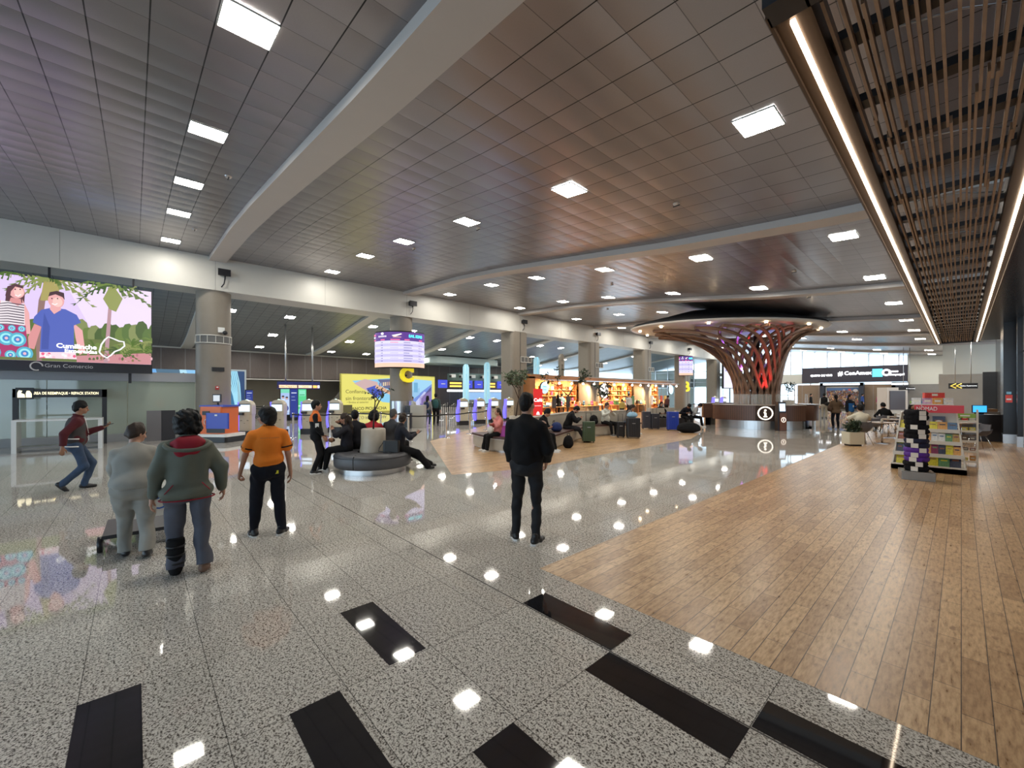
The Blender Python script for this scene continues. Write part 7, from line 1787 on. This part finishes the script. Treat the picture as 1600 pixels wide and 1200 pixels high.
def book(lab, x, y, z, w, h, th, ci, tilt=-.35, rz=0.0, group='books on the display stand'):
    b = thing('book', lab, 'book', (t.location.x + x, t.location.y + y, z), rz, group)
    M_ = Matrix.Rotation(tilt, 3, 'X')
    def T(p): return M_ @ Vector(p)
    m = MB()
    m.box(T((0, 0, h / 2)), (w, .004, h), M=M_); m.box(T((0, th, h / 2)), (w, .004, h), M=M_); m.box(T((-w / 2, th / 2, h / 2)), (.004, th, h), M=M_); m.build('cover', BM[ci], b)
    m = MB(); m.box(T((.002, th / 2, h / 2)), (w - .008, th * .8, h * .97), M=M_); m.build('pages', PAGE, b)
    m = MB(); m.box(T((0, -.004, h * .68)), (w * .6, .002, h * .12), M=M_); m.build('cover_title', BM[(ci + 3) % 12], b); return b
rows_ = [(.125, .06, .30, .26, 6, .02), (.39, .12, .225, .225, 9, .03), (.67, .18, .20, .21, 9, .06), (.93, .25, .20, .20, 6, .12)]
RN = ['bottom', 'second', 'third', 'top']
for ri, (z, y, w_, h_, n_, ins) in enumerate(rows_):
    W_ = sw - .14 - ins * 1.1
    for k in range(n_):
        x = -W_ / 2 + (k + .5) * W_ / n_; ci = R.randrange(12)
        if ri == 3 and k in (3, 4): ci = 2 if k == 3 else 10
        book('%s book, %s from the left on the %s tier of the stand' % (BN[ci], ORD[k], RN[ri]), x, y, z + .003, W_ / n_ * .96, h_ * R.uniform(.85, 1.05), R.uniform(.015, .035), ci, -.45 if ri == 0 else -.3)
        if ri in (1, 2) and k % 2 == 0:
            ci2 = R.randrange(12); book('%s book standing behind the %s one on the %s tier of the stand' % (BN[ci2], ORD[k], RN[ri]), x, y + .12, z + .003, W_ / n_ * .9, h_ * 1.15, .02, ci2, -.2)
ci = 0
book('red picture book leaning against the board below the red sign', -.12, .40, .935, .24, .32, .03, 0, -.1); book('black book with a white round dish on the cover', .17, .40, .935, .20, .30, .03, 1, -.1)
m = MB(); m.tube([(t.location.x + .17, t.location.y + .385, 1.09), (t.location.x + .17, t.location.y + .380, 1.09)], .062, 20); o = m.build('dish_print', STW); o.parent = [ob for ob in scene.objects if ob.get('label') == 'black book with a white round dish on the cover'][0]; o.matrix_parent_inverse = Matrix.Translation(-o.parent.location)
m = MB(); m.bx(-.30, .40, .40, .72, 1.49, 1.51); m.bx(-.02, .02, .5, .52, 1.3, 1.49); m.bx(.2, .24, .5, .52, 1.3, 1.49); m.build('upper_board', STW, t)
for i, (x, y, z, ci) in enumerate(((-.20, .55, 1.51, 3), (-.02, .55, 1.51, 7), (.14, .5, 1.51, 10), (.30, .55, 1.51, 3), (.08, .56, 1.65, 0))):
    tt = thing('gift_box', '%s gift box on top of the book stand, %s from the left' % (BN[ci], ORD[i]) if i < 4 else 'bright red box topmost on the book stand', 'box', (t.location.x + x, t.location.y + y, z), .1 * i)
    m = MB(); m.box((0, 0, .07 if i < 4 else .06), (.16 if i < 4 else .34, .12, .14 if i < 4 else .12)); m.build('carton', BM[ci], tt); m = MB(); m.box((0, -.062, .07), (.10, .002, .05)); m.build('carton_label', PAGE, tt)
# second narrower rack behind, right
q = gp(1506, 729); t2 = thing('gift_rack', 'narrow white souvenir rack right behind the book stand', 'rack', (q.x + .02, q.y + .05, 0), 0)
for sx in (-.20, .20):
    for sy in (0, .5): m = MB(); m.bx(sx - .015, sx + .015, sy - .015, sy + .015, 0, 1.36); m.build('post', STW, t2)
for k, z in enumerate((.10, .34, .58, .82, 1.06)):
    m = MB(); m.bx(-.2, .2, 0, .5, z, z + .02); m.bx(-.2, .2, -.01, .01, z, z + .05); m.build('shelf', STW, t2)
    for j in range(3):
        ci = R.randrange(12); tt = thing('souvenir_pack', '%s souvenir pack on %s shelf of the narrow rack, %s along' % (BN[ci], ('the lowest', 'the second', 'the middle', 'the fourth', 'the top')[k], ORD[j]), 'souvenir', (t2.location.x - .12 + j * .12, t2.location.y + .12, z + .02), R.uniform(-.2, .2), 'packs on the narrow rack')
        h_ = R.uniform(.08, .15); m = MB(); m.box((0, 0, h_ / 2), (.095, .08, h_)); m.build('carton', BM[ci], tt); m = MB(); m.box((0, -.041, h_ * .6), (.06, .002, .03)); m.build('carton_label', PAGE, tt)
tt = thing('green_header_card', 'green header card on the narrow rack', 'sign', (t2.location.x, t2.location.y - .04, 1.22)); m = MB(); m.box((0, 0, 0), (.34, .02, .10)); m.build('card', mat('poster_green'), tt); m = MB(); m.box((0, -.011, 0), (.16, .003, .03)); m.build('card_lettering', WHITE, tt)
tt.location.y = t2.location.y - .015
# neck pillow tower
q = gp(1430, 751); pc = Vector((q.x, q.y + .28, 0)); t3 = thing('pillow_stand', 'square steel base and pole carrying a tower of neck pillows', 'stand', pc, YAW - .65)
m = MB(); m.rbox((0, 0, .085), (.50, .50, .17), .01); m.build('base', mat('brushed_base', (.30, .29, .27), .35, .7), t3); m = MB(); m.tube([(0, 0, .17), (0, 0, 1.42)], .016, 8); m.build('pole', SIL, t3)
PIL = {'black': cloth('pillow_black', (.008, .008, .010), .95, .5), 'navy': cloth('pillow_navy', (.015, .018, .045), .6), 'purple': cloth('pillow_purple', (.10, .03, .28), .5)}
order = ['black', 'black', 'purple', 'purple', 'purple', 'navy', 'navy', 'black', 'black', 'black', 'black', 'black', 'black']
TAG = mat('tag_white', (.72, .68, .62), .6)
z = .17 + .055
for i, cn in enumerate(order):
    tt = thing('neck_pillow', '%s neck pillow, %s from the bottom of the pillow tower' % (cn, (ORD + ['thirteenth'])[i]), 'neck pillow', (pc.x + R.uniform(-.01, .01), pc.y + R.uniform(-.01, .01), z), YAW - .77 + R.uniform(-.3, .3), 'neck pillows in the tower')
    s_ = SDF(); n_ = 11
    for j in range(n_ - 1):
        a_, b_ = -2.6 + 5.2 * j / (n_ - 1), -2.6 + 5.2 * (j + 1) / (n_ - 1); r_ = .128
        s_.cone((r_ * math.sin(a_), -r_ * math.cos(a_), 0), (r_ * math.sin(b_), -r_ * math.cos(b_), 0), .060, .060, .02)
    s_.build('cushion', PIL[cn], tt, .012, .008 if cn == 'black' else .003, 40, i)
    M_ = Matrix.Rotation(.45, 3, 'X') @ Matrix.Rotation(R.uniform(-.3, .3), 3, 'Y'); m = MB(); a_ = R.uniform(-.45, .9); m.box((.202 * math.sin(a_), -.202 * math.cos(a_), .0), (.11, .004, .09), rz=a_ + R.uniform(-.2, .2)); m.build('price_tag', TAG, tt)
    z += .094

# ================================================================== CAFE TABLES AND CHAIRS
SHELL = mat('grey_shell', (.12, .12, .135), .4)
def chair():
    t = thing('shell_chair', 'tmp', 'chair')
    m = MB(); n_ = 13; L = []
    prof = [(.24, .46), (.20, .44), (.05, .435), (-.12, .44), (-.20, .50), (-.24, .62), (-.26, .78)]
    for (y, z) in prof:
        row = []
        for k in range(n_):
            u = -1 + 2 * k / (n_ - 1); row.append((.27 * u * (1 - .12 * (z > .6)), y + .10 * u * u * (1 if z > .5 else .1) * (1 if y < 0 else 0), z + .16 * abs(u) ** 4 * (1 if .2 > y > -.21 else .2)))
        L.append(row)
    vs = [p for r_ in L for p in r_] + [(p[0], p[1], p[2] - .012) for r_ in L for p in r_]; N_ = n_ * len(L); fs = []
    for i in range(len(L) - 1):
        for k in range(n_ - 1):
            a = i * n_ + k; fs += [(a, a + n_, a + n_ + 1, a + 1), (N_ + a + 1, N_ + a + n_ + 1, N_ + a + n_, N_ + a)]
    m.add(vs, fs, smooth=True); m.build('seat_shell', SHELL, t)
    for sx in (-1, 1):
        for sy in (-1, 1): m = MB(); m.tube([(sx * .12, sy * .10, .43), (sx * .25, sy * .24, 0)], .010, 6); m.build('leg', CHROME, t)
    return t
def cafe_table():
    t = thing('cafe_table', 'tmp', 'table'); m = MB(); m.rbox((0, 0, .735), (.70, .70, .03), .03); m.build('tabletop', mat('table_wood', (.45, .33, .25), .35), t)
    m = MB(); m.tube([(0, 0, .02), (0, 0, .72)], .03, 10); m.build('column', CHROME, t); m = MB(); m.box((0, 0, .012), (.55, .06, .024)); m.box((0, 0, .012), (.06, .55, .024)); m.build('foot', CHROME, t); return t
ch = chair(); tb = cafe_table()
g0 = gp(1345, 694); place(ch, (g0.x, g0.y, 0), YAW - .25, 'grey shell chair of the man in the cream shirt')
tabs = [(1378, 693), (1388, 684), (1399, 677.5), (1408, 671)]
for i, (px, py) in enumerate(tabs):
    o = tb if i == 0 else copy_tree(tb); g = gp(px, py); place(o, (g.x, g.y, 0), YAW, 'cafe table with pale brown top, %s from the man in the cream shirt' % ORD[i], 'cafe tables'); 
    if i: g = gp(px - 17 + i * 2, py + .5); c_ = copy_tree(ch); place(c_, (g.x - .2, g.y, 0), YAW - .3, 'grey shell chair left of the %s cafe table' % ORD[i], 'grey shell chairs')
    m = MB(); tt = thing('menu_holder', 'small menu holder on the %s cafe table' % ORD[i], 'menu holder', (gp(px, py).x, gp(px, py).y, .75), YAW + .3); m.box((0, 0, .06), (.10, .02, .12)); m.build('card', PAGE, tt); m = MB(); m.box((0, 0, .005), (.12, .06, .01)); m.build('foot', BLACK, tt)
for i, (px, py) in enumerate(((1414, 683), (1424, 675))):
    c_ = copy_tree(ch); g = gp(px, py); place(c_, (g.x, g.y, 0), YAW + PI + .3, 'grey shell chair right of the cafe tables, %s from the camera' % ORD[i], 'grey shell chairs')
t, K = sitter('man in a cream t-shirt and shorts seated with his back turned at the cafe tables', (g0.x, g0.y), .455, 1.70, .3, lean=.05, head=(0, .1, 0), hands=((-.16, .42, .84), (.22, .42, .84)), top=cloth('cream_tshirt', (.62, .57, .45)), sleeve='short', pants=cloth('cream_shorts', (.40, .36, .28)), shorts=True, shoes=SHW, feet=((-.20, .30, .08), (.30, .45, .08)), bulk=1.2, hair='short', skin=SK1, res=.016, seed=80)
g = gp(1384, 676); c_ = copy_tree(ch); place(c_, (g.x, g.y, 0), YAW - .2, 'grey shell chair under the person in black at the cafe tables', 'grey shell chairs')
sitter('person in black seated left at the far cafe table', (g.x, g.y), .455, 1.70, .2, lean=.25, top=CBLK, pants=CBLK, hair='short', res=.02, seed=81)
g = gp(1404, 677); c_ = copy_tree(ch); place(c_, (g.x + .3, g.y + .6, 0), YAW + PI, 'grey shell chair under the woman facing the camera', 'grey shell chairs')
sitter('woman in black facing the camera at the far cafe table', (g.x + .3, g.y + .6), .455, 1.66, 3.1, lean=.2, top=CBLK, pants=CBLK, hair='long', res=.02, seed=82, female=True)
# chair and tall table right of the book stand
g = gp(1529, 702); c_ = copy_tree(ch); place(c_, (g.x, g.y, 0), YAW + 1.2, 'grey shell chair right of the narrow souvenir rack'); 
g = gp(1537, 698); o = copy_tree(tb); place(o, (g.x + fw.x * .7, g.y + fw.y * .7, 0), YAW, 'brown topped table behind the grey chair right of the rack')
# planter boxes
g = gp(1331, 697); t = thing('planter_box', 'cream square planter with a dark bush at the edge of the wood floor', 'planter', (g.x, g.y + .2, 0), YAW - .1)
m = MB(); m.rbox((0, 0, .26), (.48, .4, .40), .03); m.build('box', mat('planter_cream', (.60, .55, .42), .45), t); m = MB(); m.box((0, 0, .03), (.34, .3, .06)); m.build('foot', mat('dark_bench'), t)
m = MB(); foliage(m, (0, 0, .62), (.27, .2, .26), 420, .10, 77); m.build('foliage', LEAFD, t)
